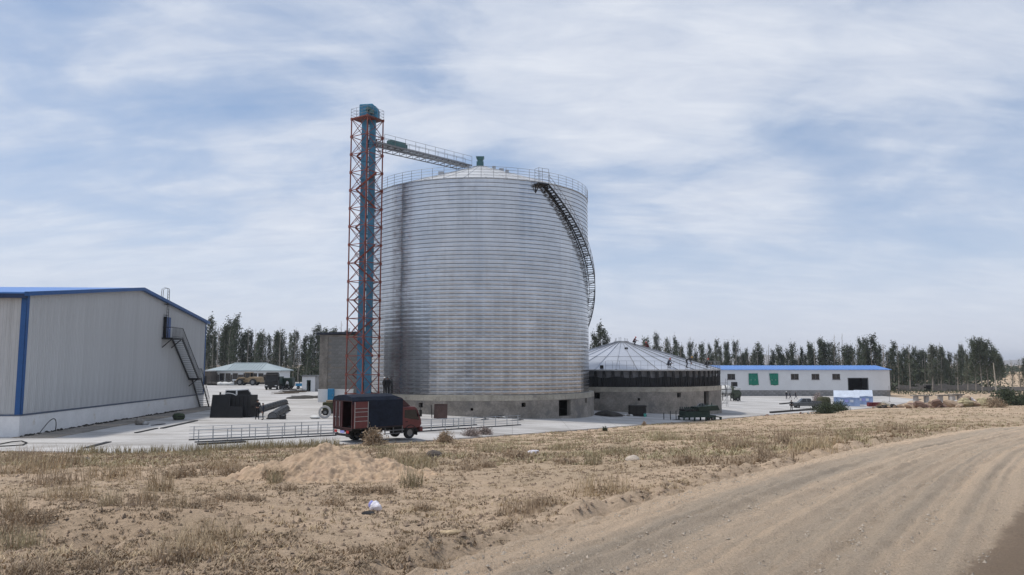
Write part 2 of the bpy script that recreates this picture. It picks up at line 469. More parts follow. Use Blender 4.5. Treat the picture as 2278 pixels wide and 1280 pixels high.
def ground_z(x, y, detail=True):
    x, y = np.asarray(x, float), np.asarray(y, float)
    sh = x.shape; x, y = x.ravel(), y.ravel()
    e = yedge(x); dd = y - e
    out = np.where(y < 330, 0.0, 0.0)
    inside = dd > 0
    far_flat = yz(x) - 0.14
    z = far_flat.copy()
    m = ~inside & (np.abs(x) < 260)
    z[m] = tps(x[m], y[m])
    big = np.abs(x) >= 260
    z[big] = -5.5
    # beside and behind the yard on the right
    z[inside & (x > EDGE[-3].x)] = -8.2
    # behind the camera and far sideways, stay level
    z = np.where((y < -12), -1.9, z)
    z = np.clip(z, -8.6, -1.2)
    if detail:
        a = sstep(0.0, 3.0, -dd) * (np.abs(x) < 250)
        near = np.clip(18.0 / np.maximum(y, 6.0), 0.15, 1.6)
        z = z + a * (0.16 * fbm(x * 0.22, y * 0.22, 3, 3) + 0.11 * fbm(x * 0.9, y * 0.9, 5, 4))
        nr = (y < 40)
        z[nr] += (a * 0.055 * fbm(x * 4.0, y * 4.0, 9, 4, 0.6))[nr]
        t = road_t(x, y)
        on = sstep(-0.9, 0.15, t) * (1 - sstep(ROAD_W + 3.0, ROAD_W + 4.0, t))
        base = tps(x, y)
        m2 = (t > -1) & (t < ROAD_W + 4.2) & ~inside
        z[m2] = (z * (1 - on) + (base - 0.16) * on)[m2]
        # low bank of pushed-up soil along the road edge
        z = z + 0.19 * np.exp(-((t + 0.70) / 0.28) ** 2) * (0.7 + fbm(x * 2.2, y * 2.2, 21, 3)) * (~inside)
        # rough digging at the near left
        p1 = FP1
        for (qx, qy, h, s1, s2) in p1:
            z = z + h * np.exp(-((x - qx) / s1) ** 2 - ((y - qy) / s2) ** 2)
    return z.reshape(sh)
_a = F(120, 1165); _b = F(210, 1195); _c = F(330, 1165); _d = F(60, 1230)
FP1 = [(_a.x, _a.y, 0.20, 1.0, 0.8), (_b.x, _b.y, -0.26, 0.42, 0.42), (_c.x, _c.y, 0.20, 1.0, 0.6), (_d.x, _d.y, 0.12, 0.7, 0.6), (_b.x + 0.7, _b.y - 0.35, 0.16, 0.4, 0.3)]
def gz(x, y): return float(ground_z(np.array([x]), np.array([y]))[0])
def Fd(px, py):                                   # ray meets the detailed field
    p = F(px, py); return Vector((p.x, p.y, gz(p.x, p.y)))

def grid_mesh(name, X, Y, Z, keep=None):
    ny, nx = X.shape
    me = bpy.data.meshes.new(name)
    co = np.stack([X, Y, Z], -1).reshape(-1, 3)
    i = (np.arange(ny - 1)[:, None] * nx + np.arange(nx - 1)[None]).ravel()
    q = np.stack([i, i + 1, i + nx + 1, i + nx], -1)
    if keep is not None: q = q[keep.ravel()]
    me.vertices.add(len(co)); me.vertices.foreach_set('co', co.ravel())
    me.loops.add(q.size); me.loops.foreach_set('vertex_index', q.ravel())
    me.polygons.add(len(q)); me.polygons.foreach_set('loop_start', np.arange(len(q)) * 4)
    me.polygons.foreach_set('use_smooth', np.ones(len(q), bool))
    me.update(); me.validate()
    return me
def grow(a, b, step, k):
    o = [a]
    while o[-1] < b: o.append(o[-1] + step); step *= k
    return o
ys = grow(3.5, 24, 0.085, 1.0022) ; ys = ys + grow(ys[-1] + 0.16, 5900, 0.17, 1.028)
ys = [-3000, -900, -300, -80, -30, -12, -6, -2, 1.0, 2.5] + ys
xr = grow(0, 11, 0.09, 1.002); xr = xr + grow(xr[-1] + 0.15, 5900, 0.18, 1.032)
xs = sorted([-v for v in xr[1:]] + xr)
GX, GY = np.meshgrid(np.array(xs), np.array(ys))
GZ = ground_z(GX, GY)

def ground_material():
    m = bpy.data.materials.new('sandy_soil'); m.use_nodes = True
    nd, lk = m.node_tree.nodes, m.node_tree.links
    b = nd['Principled BSDF']; b.inputs['Roughness'].default_value = 0.98; b.inputs['Specular IOR Level'].default_value = 0.1
    geo = N(nd, 'ShaderNodeNewGeometry'); pos = geo.outputs['Position']
    def noise(sc, det=7, rg=0.6, dist=0.0):
        n = N(nd, 'ShaderNodeTexNoise'); n.inputs['Scale'].default_value = sc; n.inputs['Detail'].default_value = det
        n.inputs['Roughness'].default_value = rg; n.inputs['Distortion'].default_value = dist
        lk.new(pos, n.inputs['Vector']); return n.outputs['Fac']
    c = mix_col(nd, lk, ramp_node(nd, lk, noise(0.16, 6), [(0.35, 0.0), (0.65, 1.0)]), (0.50, 0.375, 0.262), (0.62, 0.475, 0.345))
    c = mix_col(nd, lk, ramp_node(nd, lk, noise(0.9, 8, 0.65), [(0.46, 0.0), (0.72, 0.65)]), c, (0.37, 0.29, 0.21))
    # dry low growth tinting the soil
    c = mix_col(nd, lk, ramp_node(nd, lk, noise(0.07, 7, 0.62, 0.6), [(0.45, 0.0), (0.64, 0.6)]), c, (0.30, 0.25, 0.17))
    c = mix_col(nd, lk, ramp_node(nd, lk, noise(5.0, 8, 0.7), [(0.50, 0.0), (0.66, 0.85)]), c, (0.29, 0.222, 0.155))
    c = mix_col(nd, lk, ramp_node(nd, lk, noise(26, 4, 0.7), [(0.35, 0.55), (0.62, 0.0)]), c, (0.33, 0.25, 0.175))
    c = mix_col(nd, lk, ramp_node(nd, lk, noise(1.7, 4), [(0.6, 0.0), (0.74, 0.6)]), c, (0.62, 0.49, 0.37))
    lk.new(c, b.inputs['Base Color'])
    bp = N(nd, 'ShaderNodeBump'); bp.inputs['Strength'].default_value = 1.0; bp.inputs['Distance'].default_value = 0.065
    lk.new(noise(12, 9, 0.75), bp.inputs['Height'])
    lk.new(bp.outputs[0], b.inputs['Normal'])
    return m
M['soil'] = ground_material()
tag(link('ground', grid_mesh('ground', GX, GY, GZ), M['soil']), 'sandy steppe ground with sparse dry growth around the yard', kind='structure')

# ---- dirt road: ruts and ridges across the strip
tv = np.concatenate([np.linspace(-0.55, 0, 16)[:-1], np.linspace(0, ROAD_W, 110), np.linspace(ROAD_W, ROAD_W + 3.6, 40)[1:]])
ii = np.arange(NR)
RX = RL2[:, 0][:, None] + nrm[:, 0][:, None] * tv[None]
RY = RL2[:, 1][:, None] + nrm[:, 1][:, None] * tv[None]
wob = (fbm(RS * 0.12, RS * 0 + 3.3, 31, 3) * 0.5)[:, None]
tt = (tv[None] / ROAD_W) + wob * 0.05
prof = np.zeros_like(RX)
for c, w, h in [(0.06, 0.024, -0.05), (0.11, 0.018, 0.04), (0.20, 0.022, -0.03), (0.25, 0.016, 0.03), (0.33, 0.022, -0.03), (0.39, 0.018, 0.035), (0.47, 0.024, -0.035), (0.525, 0.016, 0.045),
                (0.60, 0.022, -0.04), (0.65, 0.015, 0.04), (0.72, 0.022, -0.035), (0.77, 0.016, 0.045), (0.86, 0.024, -0.035), (0.92, 0.016, 0.035), (0.98, 0.018, 0.03)]:
    prof += h * np.exp(-((tt - c) / w) ** 2)
prof *= 1.05 * (0.75 + 1.0 * fbm(RS * 0.3, RS * 0 + 8.1, 41, 2))[:, None] * 1.0
# tread marks of a tractor tyre in the outermost rut
tr = np.exp(-((tt + 0.035) / 0.045) ** 2)
prof += tr * (0.05 * np.sign(np.sin((RS[:, None] + tv[None] * 0.5) * 2 * np.pi / 0.30)) * 0.5 - 0.03)
prof += 0.05 * fbm(RX * 5, RY * 5, 51, 5, 0.65) + 0.022 * fbm(RX * 1.3, RY * 1.3, 52, 3)
prof += 0.05 * fbm(np.broadcast_to(tv[None] * 5.5, RX.shape) + wob * 2, np.broadcast_to(RS[:, None] * 0.10, RX.shape), 57, 4, 0.65)
RZ = tps(RX, RY) + 0.012 + prof
edge_fade = sstep(-0.55, -0.30, tv) * (1 - sstep(ROAD_W + 2.8, ROAD_W + 3.6, tv))
RZ = RZ * edge_fade[None] + (tps(RX, RY) - 0.22) * (1 - edge_fade[None])
road_me = grid_mesh('dirt_road', RX, RY, RZ)
uv = road_me.attributes.new('track', 'FLOAT_VECTOR', 'POINT')
uv.data.foreach_set('vector', np.stack([np.broadcast_to(RS[:, None], RX.shape), np.broadcast_to(tt, RX.shape), RX * 0], -1).astype(np.float32).ravel())
def road_material():
    m = bpy.data.materials.new('packed_dirt'); m.use_nodes = True
    nd, lk = m.node_tree.nodes, m.node_tree.links
    b = nd['Principled BSDF']; b.inputs['Roughness'].default_value = 0.97; b.inputs['Specular IOR Level'].default_value = 0.12
    at = N(nd, 'ShaderNodeAttribute', attribute_name='track')
    geo = N(nd, 'ShaderNodeNewGeometry'); pos = geo.outputs['Position']
    sp = N(nd, 'ShaderNodeSeparateXYZ'); lk.new(at.outputs['Vector'], sp.inputs[0])
    def noise(vec, sc, det=7, rg=0.6, scl=None):
        if scl:
            mp = N(nd, 'ShaderNodeMapping'); mp.inputs['Scale'].default_value = scl; lk.new(vec, mp.inputs[0]); vec = mp.outputs[0]
        n = N(nd, 'ShaderNodeTexNoise'); n.inputs['Scale'].default_value = sc; n.inputs['Detail'].default_value = det
        n.inputs['Roughness'].default_value = rg; lk.new(vec, n.inputs['Vector']); return n.outputs['Fac']
    streak = noise(at.outputs['Vector'], 1.0, 5, 0.6, (0.09, 26.0, 1))
    gravel = noise(pos, 30, 5, 0.75)
    tj = math_node(nd, lk, 'ADD', sp.outputs[1], math_node(nd, lk, 'MULTIPLY', math_node(nd, lk, 'SUBTRACT', streak, 0.5), 0.10))
    band = ramp_node(nd, lk, tj, [(0.0, 1.0), (0.10, 0.95), (0.15, 0.1), (0.31, 0.2), (0.37, 0.75), (0.44, 0.35), (0.49, 0.95), (0.545, 0.5),
                                  (0.60, 0.15), (0.68, 0.65), (0.74, 0.2), (0.80, 0.3), (0.87, 0.8), (0.93, 0.35), (1.0, 0.6)])
    band = math_node(nd, lk, 'ADD', band, math_node(nd, lk, 'MULTIPLY', math_node(nd, lk, 'SUBTRACT', streak, 0.5), 1.5), True)
    c = mix_col(nd, lk, band, (0.42, 0.35, 0.275), (0.68, 0.515, 0.365))
    c = mix_col(nd, lk, ramp_node(nd, lk, noise(pos, 0.35, 5), [(0.4, 0.0), (0.7, 0.6)]), c, (0.53, 0.425, 0.315))
    c = mix_col(nd, lk, ramp_node(nd, lk, gravel, [(0.36, 0.5), (0.52, 0.0)]), c, (0.26, 0.21, 0.165))
    c = mix_col(nd, lk, ramp_node(nd, lk, gravel, [(0.60, 0.0), (0.72, 0.7)]), c, (0.66, 0.58, 0.48))
    fine = noise(pos, 85, 3, 0.8)
    c = mix_col(nd, lk, ramp_node(nd, lk, fine, [(0.34, 0.55), (0.48, 0.0)]), c, (0.24, 0.20, 0.16))
    c = mix_col(nd, lk, ramp_node(nd, lk, fine, [(0.56, 0.0), (0.68, 0.55)]), c, (0.74, 0.64, 0.52))
    # darker, more even brown beyond a straight diagonal edge on the right
    qa, qb = F(2128, 1279), F(2278, 1118)
    e = (qb - qa); e.z = 0; e.normalize()
    psp = N(nd, 'ShaderNodeSeparateXYZ'); lk.new(pos, psp.inputs[0])
    sd = math_node(nd, lk, 'ADD', math_node(nd, lk, 'MULTIPLY', psp.outputs[0], e.y), math_node(nd, lk, 'MULTIPLY', psp.outputs[1], -e.x))
    sd = math_node(nd, lk, 'SUBTRACT', sd, qa.x * e.y - qa.y * e.x)
    sd = math_node(nd, lk, 'ADD', sd, math_node(nd, lk, 'MULTIPLY', math_node(nd, lk, 'SUBTRACT', noise(pos, 2.2, 6), 0.5), 0.35))
    dark = ramp_node(nd, lk, sd, [(0.0, 0.0), (0.12, 0.8), (0.3, 0.9)])
    c = mix_col(nd, lk, dark, c, mix_col(nd, lk, gravel, (0.19, 0.14, 0.10), (0.27, 0.205, 0.15)))
    lk.new(c, b.inputs['Base Color'])
    bp = N(nd, 'ShaderNodeBump'); bp.inputs['Strength'].default_value = 1.0; bp.inputs['Distance'].default_value = 0.07
    lk.new(noise(pos, 22, 8, 0.75), bp.inputs['Height']); lk.new(bp.outputs[0], b.inputs['Normal'])
    return m
tag(link('dirt_road', road_me, road_material()), 'rutted sandy dirt road with pale wheel tracks', kind='structure')

# ---- concrete yard: a slab with a real front edge
cols = np.unique(np.concatenate([np.linspace(-110, 74, 230), [e.x for e in EDGE[:-1]]]))
cols = cols[cols < EDGE[-1].x - 0.2]
tvv = np.concatenate([[0, 0], np.linspace(0, 1, 60)[1:]])
YE = yedge(cols)
YX = np.broadcast_to(cols[None], (len(tvv), len(cols))).copy()
YY = YE[None] + (214 - YE)[None] * (tvv[:, None] ** 1.6)
YZ = np.broadcast_to(yz(cols)[None], YX.shape).copy()
YZ[0] -= 0.30
def yard_material():
    m = bpy.data.materials.new('yard_concrete'); m.use_nodes = True
    nd, lk = m.node_tree.nodes, m.node_tree.links
    b = nd['Principled BSDF']; b.inputs['Roughness'].default_value = 0.9; b.inputs['Specular IOR Level'].default_value = 0.25
    geo = N(nd, 'ShaderNodeNewGeometry'); pos = geo.outputs['Position']
    def noise(sc, det=7, rg=0.6, scl=None, dist=0.0):
        v = pos
        if scl:
            mp = N(nd, 'ShaderNodeMapping'); mp.inputs['Scale'].default_value = scl; mp.inputs['Rotation'].default_value = (0, 0, 0.3); lk.new(v, mp.inputs[0]); v = mp.outputs[0]
        n = N(nd, 'ShaderNodeTexNoise'); n.inputs['Scale'].default_value = sc; n.inputs['Detail'].default_value = det
        n.inputs['Roughness'].default_value = rg; n.inputs['Distortion'].default_value = dist; lk.new(v, n.inputs['Vector']); return n.outputs['Fac']
    c = mix_col(nd, lk, ramp_node(nd, lk, noise(0.12, 7), [(0.35, 0.0), (0.65, 1.0)]), (0.42, 0.41, 0.40), (0.53, 0.52, 0.51))
    c = mix_col(nd, lk, ramp_node(nd, lk, noise(0.25, 8, 0.65, (0.35, 1.4, 1), 0.5), [(0.46, 0.0), (0.64, 0.85)]), c, (0.27, 0.255, 0.24))
    c = mix_col(nd, lk, ramp_node(nd, lk, noise(1.6, 8, 0.7), [(0.54, 0.0), (0.70, 0.6)]), c, (0.30, 0.275, 0.245))
    # saw-cut joints every few metres
    sp = N(nd, 'ShaderNodeSeparateXYZ'); lk.new(pos, sp.inputs[0])
    for ax, per in ((0, 5.0), (1, 6.0)):
        fr = math_node(nd, lk, 'FRACT', math_node(nd, lk, 'DIVIDE', sp.outputs[ax], per))
        ln = math_node(nd, lk, 'LESS_THAN', fr, 0.012)
        c = mix_col(nd, lk, math_node(nd, lk, 'MULTIPLY', ln, 0.55), c, (0.2, 0.19, 0.18))
    lk.new(c, b.inputs['Base Color'])
    bp = N(nd, 'ShaderNodeBump'); bp.inputs['Strength'].default_value = 0.2; bp.inputs['Distance'].default_value = 0.02
    lk.new(noise(12, 6, 0.7), bp.inputs['Height']); lk.new(bp.outputs[0], b.inputs['Normal'])
    return m
M['yard'] = yard_material()
yme = grid_mesh('concrete_yard', YX, YY, YZ)
yme.polygons.foreach_set('use_smooth', np.zeros(len(yme.polygons), bool))
tag(link('concrete_yard', yme, M['yard']), 'pale concrete yard slab around the silos', kind='structure')

# ---- far hills
hx = np.linspace(-4900, 4900, 260); hv = np.linspace(0, 1, 24)
HX = np.broadcast_to(hx[None], (24, 260)).copy(); HY = 4200 + 1500 * hv[:, None] + 0 * HX
HZ = -9 + np.sin(np.pi * hv)[:, None] ** 0.8 * np.maximum(4, 40 + 55 * fbm(hx * 0.0011, hx * 0 + 2.2, 61, 5) + 0 * hx)[None] * (0.8 + 0.5 * fbm(HX * 0.002, HY * 0.002, 63, 4))
M['hill'] = mat('hill', (0.24, 0.20, 0.165), 1.0, 0, 0.2, 0.004)
tag(link('hills', grid_mesh('hills', HX, HY, HZ), M['hill']), 'low bare hills along the far horizon', kind='structure')

# thin dry haze over the whole plain
hz_b = MB().box(-6300, 6300, -3400, 6300, -10.2, float(HZ.max()) + 4.0)
hm_ = bpy.data.materials.new('haze'); hm_.use_nodes = True
hn, hl = hm_.node_tree.nodes, hm_.node_tree.links
hn.remove(hn['Principled BSDF'])
pv = N(hn, 'ShaderNodeVolumePrincipled'); pv.inputs['Color'].default_value = (0.80, 0.86, 0.95, 1); pv.inputs['Density'].default_value = 0.00016; pv.inputs['Anisotropy'].default_value = 0.2
hl.new(pv.outputs[0], hn['Material Output'].inputs['Volume'])
tag(hz_b.build('haze', hm_), 'thin pale haze over the plain', kind='stuff')
# ================================================================== storage silo
def ang(px): return math.atan((px - 1139.0) / 1708.5)
def silo_place(pl, pr, dist):
    a0, a1 = ang(pl), ang(pr); c, h = (a0 + a1) / 2, (a1 - a0) / 2
    return Vector((dist * math.sin(c), dist * math.cos(c), 0)), dist * math.sin(h)
C1, R1 = silo_place(820, 1309.5, 90.8)
GZ1 = float(yz(C1.x)) - 0.02
TOCAM1 = math.atan2(-C1.y, -C1.x)                  # direction from the silo towards the camera
def cyl_phi(c, r, px):                             # angle on the near side of a cylinder seen in a pixel column
    k = (px - 1139.0) / 1708.5; best = None
    base = math.atan2(-c.y, -c.x)
    for i in range(-900, 901):
        a = base + i * math.pi / 1800
        x, y = c.x + r * math.cos(a), c.y + r * math.sin(a)
        e = abs(x / y - k)
        if best is None or e < best[0]: best = (e, a)
    return best[1]
def steel_material():
    m = bpy.data.materials.new('galvanised_coil'); m.use_nodes = True
    nd, lk = m.node_tree.nodes, m.node_tree.links
    b = nd['Principled BSDF']
    b.inputs['Metallic'].default_value = 0.92
    tc = N(nd, 'ShaderNodeTexCoord')
    geo = N(nd, 'ShaderNodeNewGeometry')
    oi = N(nd, 'ShaderNodeObjectInfo')
    def noise(vec, sc, det=5, rg=0.6, scl=None):
        if scl:
            mp = N(nd, 'ShaderNodeMapping'); mp.inputs['Scale'].default_value = scl; lk.new(vec, mp.inputs[0]); vec = mp.outputs[0]
        n = N(nd, 'ShaderNodeTexNoise'); n.inputs['Scale'].default_value = sc; n.inputs['Detail'].default_value = det
        n.inputs['Roughness'].default_value = rg; lk.new(vec, n.inputs['Vector']); return n.outputs['Fac']
    pos = geo.outputs['Position']
    f = ramp_node(nd, lk, noise(pos, 0.5, 6), [(0.3, 0.0), (0.7, 1.0)])
    c = mix_col(nd, lk, f, (0.46, 0.472, 0.49), (0.59, 0.602, 0.625))
    # faint vertical weather streaks and smudges
    st = ramp_node(nd, lk, noise(pos, 1.0, 6, 0.7, (2.2, 2.2, 0.12)), [(0.5, 0.0), (0.75, 0.4)])
    c = mix_col(nd, lk, st, c, (0.36, 0.365, 0.375))
    sm = ramp_node(nd, lk, noise(pos, 0.35, 7, 0.7, (1, 1, 2.2)), [(0.6, 0.0), (0.72, 0.45)])
    c = mix_col(nd, lk, sm, c, (0.30, 0.30, 0.30))
    # dark ground reflection painted blotchy near the foot, glints painted at seam clamps
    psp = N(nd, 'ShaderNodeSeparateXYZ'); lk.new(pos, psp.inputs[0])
    refl_dark = ramp_node(nd, lk, math_node(nd, lk, 'ADD', math_node(nd, lk, 'MULTIPLY', psp.outputs[2], 0.04), 0.126), [(0.0, 0.62), (0.25, 0.46), (0.5, 0.12), (0.75, 0.0)])
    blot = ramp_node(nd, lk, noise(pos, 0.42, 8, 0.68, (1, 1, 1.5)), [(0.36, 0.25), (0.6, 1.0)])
    c = mix_col(nd, lk, math_node(nd, lk, 'MULTIPLY', refl_dark, blot), c, (0.21, 0.215, 0.225))
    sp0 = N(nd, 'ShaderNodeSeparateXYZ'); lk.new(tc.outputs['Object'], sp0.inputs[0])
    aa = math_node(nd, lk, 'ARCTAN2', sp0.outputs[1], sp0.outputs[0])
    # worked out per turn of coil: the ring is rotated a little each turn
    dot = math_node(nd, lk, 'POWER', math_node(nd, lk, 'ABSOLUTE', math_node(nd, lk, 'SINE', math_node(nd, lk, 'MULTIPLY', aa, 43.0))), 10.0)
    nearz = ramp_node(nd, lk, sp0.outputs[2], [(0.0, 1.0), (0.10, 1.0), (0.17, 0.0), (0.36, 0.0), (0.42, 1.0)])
    rub = math_node(nd, lk, 'MULTIPLY', math_node(nd, lk, 'MULTIPLY', dot, nearz), math_node(nd, lk, 'MULTIPLY', refl_dark, 0.9))
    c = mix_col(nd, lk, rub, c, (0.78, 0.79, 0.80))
    k = math_node(nd, lk, 'ADD', math_node(nd, lk, 'MULTIPLY', oi.outputs['Random'], 0.10), 0.95)
    hs = N(nd, 'ShaderNodeHueSaturation'); lk.new(c, hs.inputs['Color']); lk.new(k, hs.inputs['Value'])
    lk.new(hs.outputs[0], b.inputs['Base Color'])
    r = math_node(nd, lk, 'ADD', math_node(nd, lk, 'MULTIPLY', noise(pos, 2.0, 6), 0.14), 0.13)
    lk.new(r, b.inputs['Roughness'])
    # clamps of the rolled seam leave small evenly spaced dents round the drum
    sp = N(nd, 'ShaderNodeSeparateXYZ'); lk.new(tc.outputs['Object'], sp.inputs[0])
    a = math_node(nd, lk, 'ARCTAN2', sp.outputs[1], sp.outputs[0])
    w = math_node(nd, lk, 'POWER', math_node(nd, lk, 'ABSOLUTE', math_node(nd, lk, 'SINE', math_node(nd, lk, 'MULTIPLY', a, 43.0))), 5.0)
    w = math_node(nd, lk, 'MULTIPLY', w, math_node(nd, lk, 'ADD', noise(pos, 0.8, 4), 0.3))
    zf = ramp_node(nd, lk, sp.outputs[2], [(0.0, 1.0), (0.16, 0.35), (0.34, 0.5), (0.46, 1.0)])
    h = math_node(nd, lk, 'ADD', math_node(nd, lk, 'MULTIPLY', math_node(nd, lk, 'MULTIPLY', w, zf), 0.8), math_node(nd, lk, 'MULTIPLY', noise(pos, 1.3, 4), 0.5))
    bp = N(nd, 'ShaderNodeBump'); bp.inputs['Strength'].default_value = 0.30; bp.inputs['Distance'].default_value = 0.05
    lk.new(h, bp.inputs['Height']); lk.new(bp.outputs[0], b.inputs['Normal'])
    return m
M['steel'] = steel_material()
M['roof_steel'] = mat('roof_steel', (0.55, 0.565, 0.585), 0.5, 0.55, 0.12, 0.6, rnd=0.12)
STEEL_Z0, STEEL_Z1 = -3.15, 19.2
NRING = 50
PIT = (STEEL_Z1 - STEEL_Z0) / NRING

def round_wall(name, mats, parent, r_out, thick, z0, z1, openings, n=144):
    """cylindrical wall; openings are (angle, half width m, zlo, zhi) cut right through"""
    ed = set(np.linspace(-math.pi, math.pi, n + 1)[:-1].tolist())
    zz = {z0, z1}
    op = []
    for a, hw, zl, zh in openings:
        a = (a + math.pi) % (2 * math.pi) - math.pi
        d = hw / r_out
        ed = {e for e in ed if not (a - d - 0.004 < e < a + d + 0.004)} | {a - d, a + d}
        zz |= {zl, zh}; op.append((a - d, a + d, zl, zh))
    ed = sorted(ed); zz = sorted(zz); mb = MB(); m = len(ed)
    inner = r_out - thick
    def hole(am, zm): return any(l < am < h and zl < zm < zh for l, h, zl, zh in op)
    def pt(r, a, z): return (r * math.cos(a), r * math.sin(a), z)
    cells = {}
    for k in range(len(zz) - 1):
        for i in range(m):
            a0, a1 = ed[i], ed[(i + 1) % m]
            if a1 < a0: a1 += 2 * math.pi
            cells[k, i] = not hole((a0 + a1) / 2, (zz[k] + zz[k + 1]) / 2)
    for (k, i), solid in cells.items():
        a0, a1 = ed[i], ed[(i + 1) % m]; l, h = zz[k], zz[k + 1]
        if solid:
            mb.add([pt(r_out, a0, l), pt(r_out, a1, l), pt(r_out, a1, h), pt(r_out, a0, h)], [(0, 1, 2, 3)])
            mb.add([pt(inner, a0, l), pt(inner, a1, l), pt(inner, a1, h), pt(inner, a0, h)], [(3, 2, 1, 0)])
        else:
            for aa, j in ((a0, (i - 1) % m), (a1, (i + 1) % m)):
                if cells[k, j]: mb.add([pt(inner, aa, l), pt(r_out, aa, l), pt(r_out, aa, h), pt(inner, aa, h)], [(0, 1, 2, 3)])
            for z_, kk in ((l, k - 1), (h, k + 1)):
                if cells.get((kk, i), False): mb.add([pt(inner, a0, z_), pt(r_out, a0, z_), pt(r_out, a1, z_), pt(inner, a1, z_)], [(0, 1, 2, 3)])
    for i in range(m):
        a0, a1 = ed[i], ed[(i + 1) % m]
        mb.add([pt(r_out, a0, z1), pt(r_out, a1, z1), pt(inner, a1, z1), pt(inner, a0, z1)], [(0, 1, 2, 3)])
    return mb.build(name, mats, parent)
def ring_rail(parent, r, z, h, nrail, npost, mt, a0=0.0, a1=2 * math.pi, post_r=0.022, rail_r=0.018):
    o = MB(); n = 120
    for k in range(nrail):
        zz = z + h * (k + 1) / nrail
        pts = [(r * math.cos(a0 + (a1 - a0) * i / n), r * math.sin(a0 + (a1 - a0) * i / n), zz) for i in range(n + 1)]
        o.path(pts, rail_r, 5)
    rail = o.build('railing', mt, parent)
    pm = MB().tube((0, 0, 0), (0, 0, h), post_r, 6).mesh('rail_post')
    for i in range(npost):
        a = a0 + (a1 - a0) * i / (npost if a1 - a0 > 6.28 else npost - 1)
        link('rail_post', pm, mt, rail, (r * math.cos(a), r * math.sin(a), z))
    return rail

silo = thing('steel_silo', 'tall round ribbed galvanised steel silo with a curving outside stair', 'silo', (C1.x, C1.y, GZ1))
def z1(z): return z - GZ1
def a_of(px, r=13.4): return cyl_phi(C1, r, px)
BASE_R = R1 + 0.55
H1 = z1(STEEL_Z0)
ops1 = [(a_of(1256.5, BASE_R), 0.95, -0.15, H1 - 0.62), (a_of(937, BASE_R), 0.24, H1 - 1.25, H1 - 0.78), (a_of(1165, BASE_R), 0.24, H1 - 1.2, H1 - 0.76),
        (a_of(1303, BASE_R), 0.30, H1 - 1.1, H1 - 0.6), (a_of(1050, BASE_R), 0.13, H1 - 1.5, H1 - 1.25)]
lower = round_wall('base_wall', M['conc_wall'], silo, BASE_R, 0.5, -1.3, H1 - 0.55, [o for o in [(a, w, zl, min(zh, H1 - 0.6)) for a, w, zl, zh in ops1]])
mb = MB(); mb.lathe([(BASE_R - 0.5, H1 - 0.55), (BASE_R + 0.03, H1 - 0.55), (BASE_R + 0.03, H1 - 0.02), (BASE_R - 0.02, H1), (R1 - 0.4, H1)], 144)
mb.build('base_band', M['conc_top'], silo)
jm = MB().box(BASE_R - 0.02, BASE_R + 0.045, -0.012, 0.012, H1 - 0.54, H1 - 0.02).mesh('form_joint')
for i in range(48): link('form_joint', jm, M['conc_wall'], silo, (0, 0, 0), 2 * math.pi * i / 48)
floor_in = MB().lathe([(0.01, -0.3), (BASE_R - 0.52, -0.3)], 64).build('base_floor', M['conc_wall'], silo)
# drum: one ring per turn of coil, each with a slight belly and a rolled seam on its lower edge
rm_ = MB()
rm_.lathe([(R1 + 0.016, 0.062), (R1 + 0.014, 0.085), (R1 + 0.026, PIT * 0.4), (R1 + 0.028, PIT * 0.6), (R1 + 0.014, PIT * 0.9), (R1 + 0.012, PIT)], 160)
rm_.cur = 1
rm_.lathe([(R1 + 0.008, -0.004), (R1 + 0.044, 0.034), (R1 + 0.046, 0.055), (R1 + 0.016, 0.062)], 160)
ring_me = rm_.mesh('wall_ring', 28)
M['seam'] = mat('seam', (0.13, 0.135, 0.145), 0.45, 0.6, 0.3, 0.6)
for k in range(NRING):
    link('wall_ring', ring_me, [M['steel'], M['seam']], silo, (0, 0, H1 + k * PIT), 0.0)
TOPZ = z1(STEEL_Z1)
APEX = z1(23.6)
MB().lathe([(R1 + 0.0, TOPZ), (R1 + 0.10, TOPZ + 0.0), (R1 + 0.10, TOPZ + 0.09), (R1 - 0.05, TOPZ + 0.1)], 144).build('rim_band', M['galv'], silo)
NP = 36
roofp = MB()
def roof_panel_mesh(r0, z0_, r1_, z1_, n, lift=0.05):
    q = MB(); d = math.pi / n
    for (a, b, up) in ((-d, -d + 0.006, lift), (-d + 0.006, d, 0.0)):
        q.add([(r0 * math.cos(a), r0 * math.sin(a), z0_ + up), (r0 * math.cos(b), r0 * math.sin(b), z0_ + up),
               (r1_ * math.cos(b), r1_ * math.sin(b), z1_ + up), (r1_ * math.cos(a), r1_ * math.sin(a), z1_ + up)], [(0, 1, 2, 3)])
    a = -d
    for a in (-d, -d + 0.006):
        q.add([(r0 * math.cos(a), r0 * math.sin(a), z0_), (r0 * math.cos(a), r0 * math.sin(a), z0_ + lift), (r1_ * math.cos(a), r1_ * math.sin(a), z1_ + lift), (r1_ * math.cos(a), r1_ * math.sin(a), z1_)], [(0, 1, 2, 3)])
    return q.mesh('roof_panel')
rp = roof_panel_mesh(R1 + 0.06, TOPZ + 0.09, 0.9, APEX, NP)
for i in range(NP): link('roof_panel', rp, M['roof_steel'], silo, (0, 0, 0), 2 * math.pi * i / NP)
MB().lathe([(1.0, APEX - 0.06), (1.0, APEX + 0.06), (0.02, APEX + 0.1)], 24).build('roof_cap', M['galv'], silo)
vent = MB().box(-0.42, 0.42, -0.42, 0.42, APEX, APEX + 0.75).box(-0.30, 0.30, -0.30, 0.30, APEX + 0.75, APEX + 0.95)
vent.loft([[(-0.32, -0.32, APEX + 0.95), (0.32, -0.32, APEX + 0.95), (0.32, 0.32, APEX + 0.95), (-0.32, 0.32, APEX + 0.95)], [(-0.5, -0.5, APEX + 1.35), (0.5, -0.5, APEX + 1.35), (0.5, 0.5, APEX + 1.35), (-0.5, 0.5, APEX + 1.35)]])
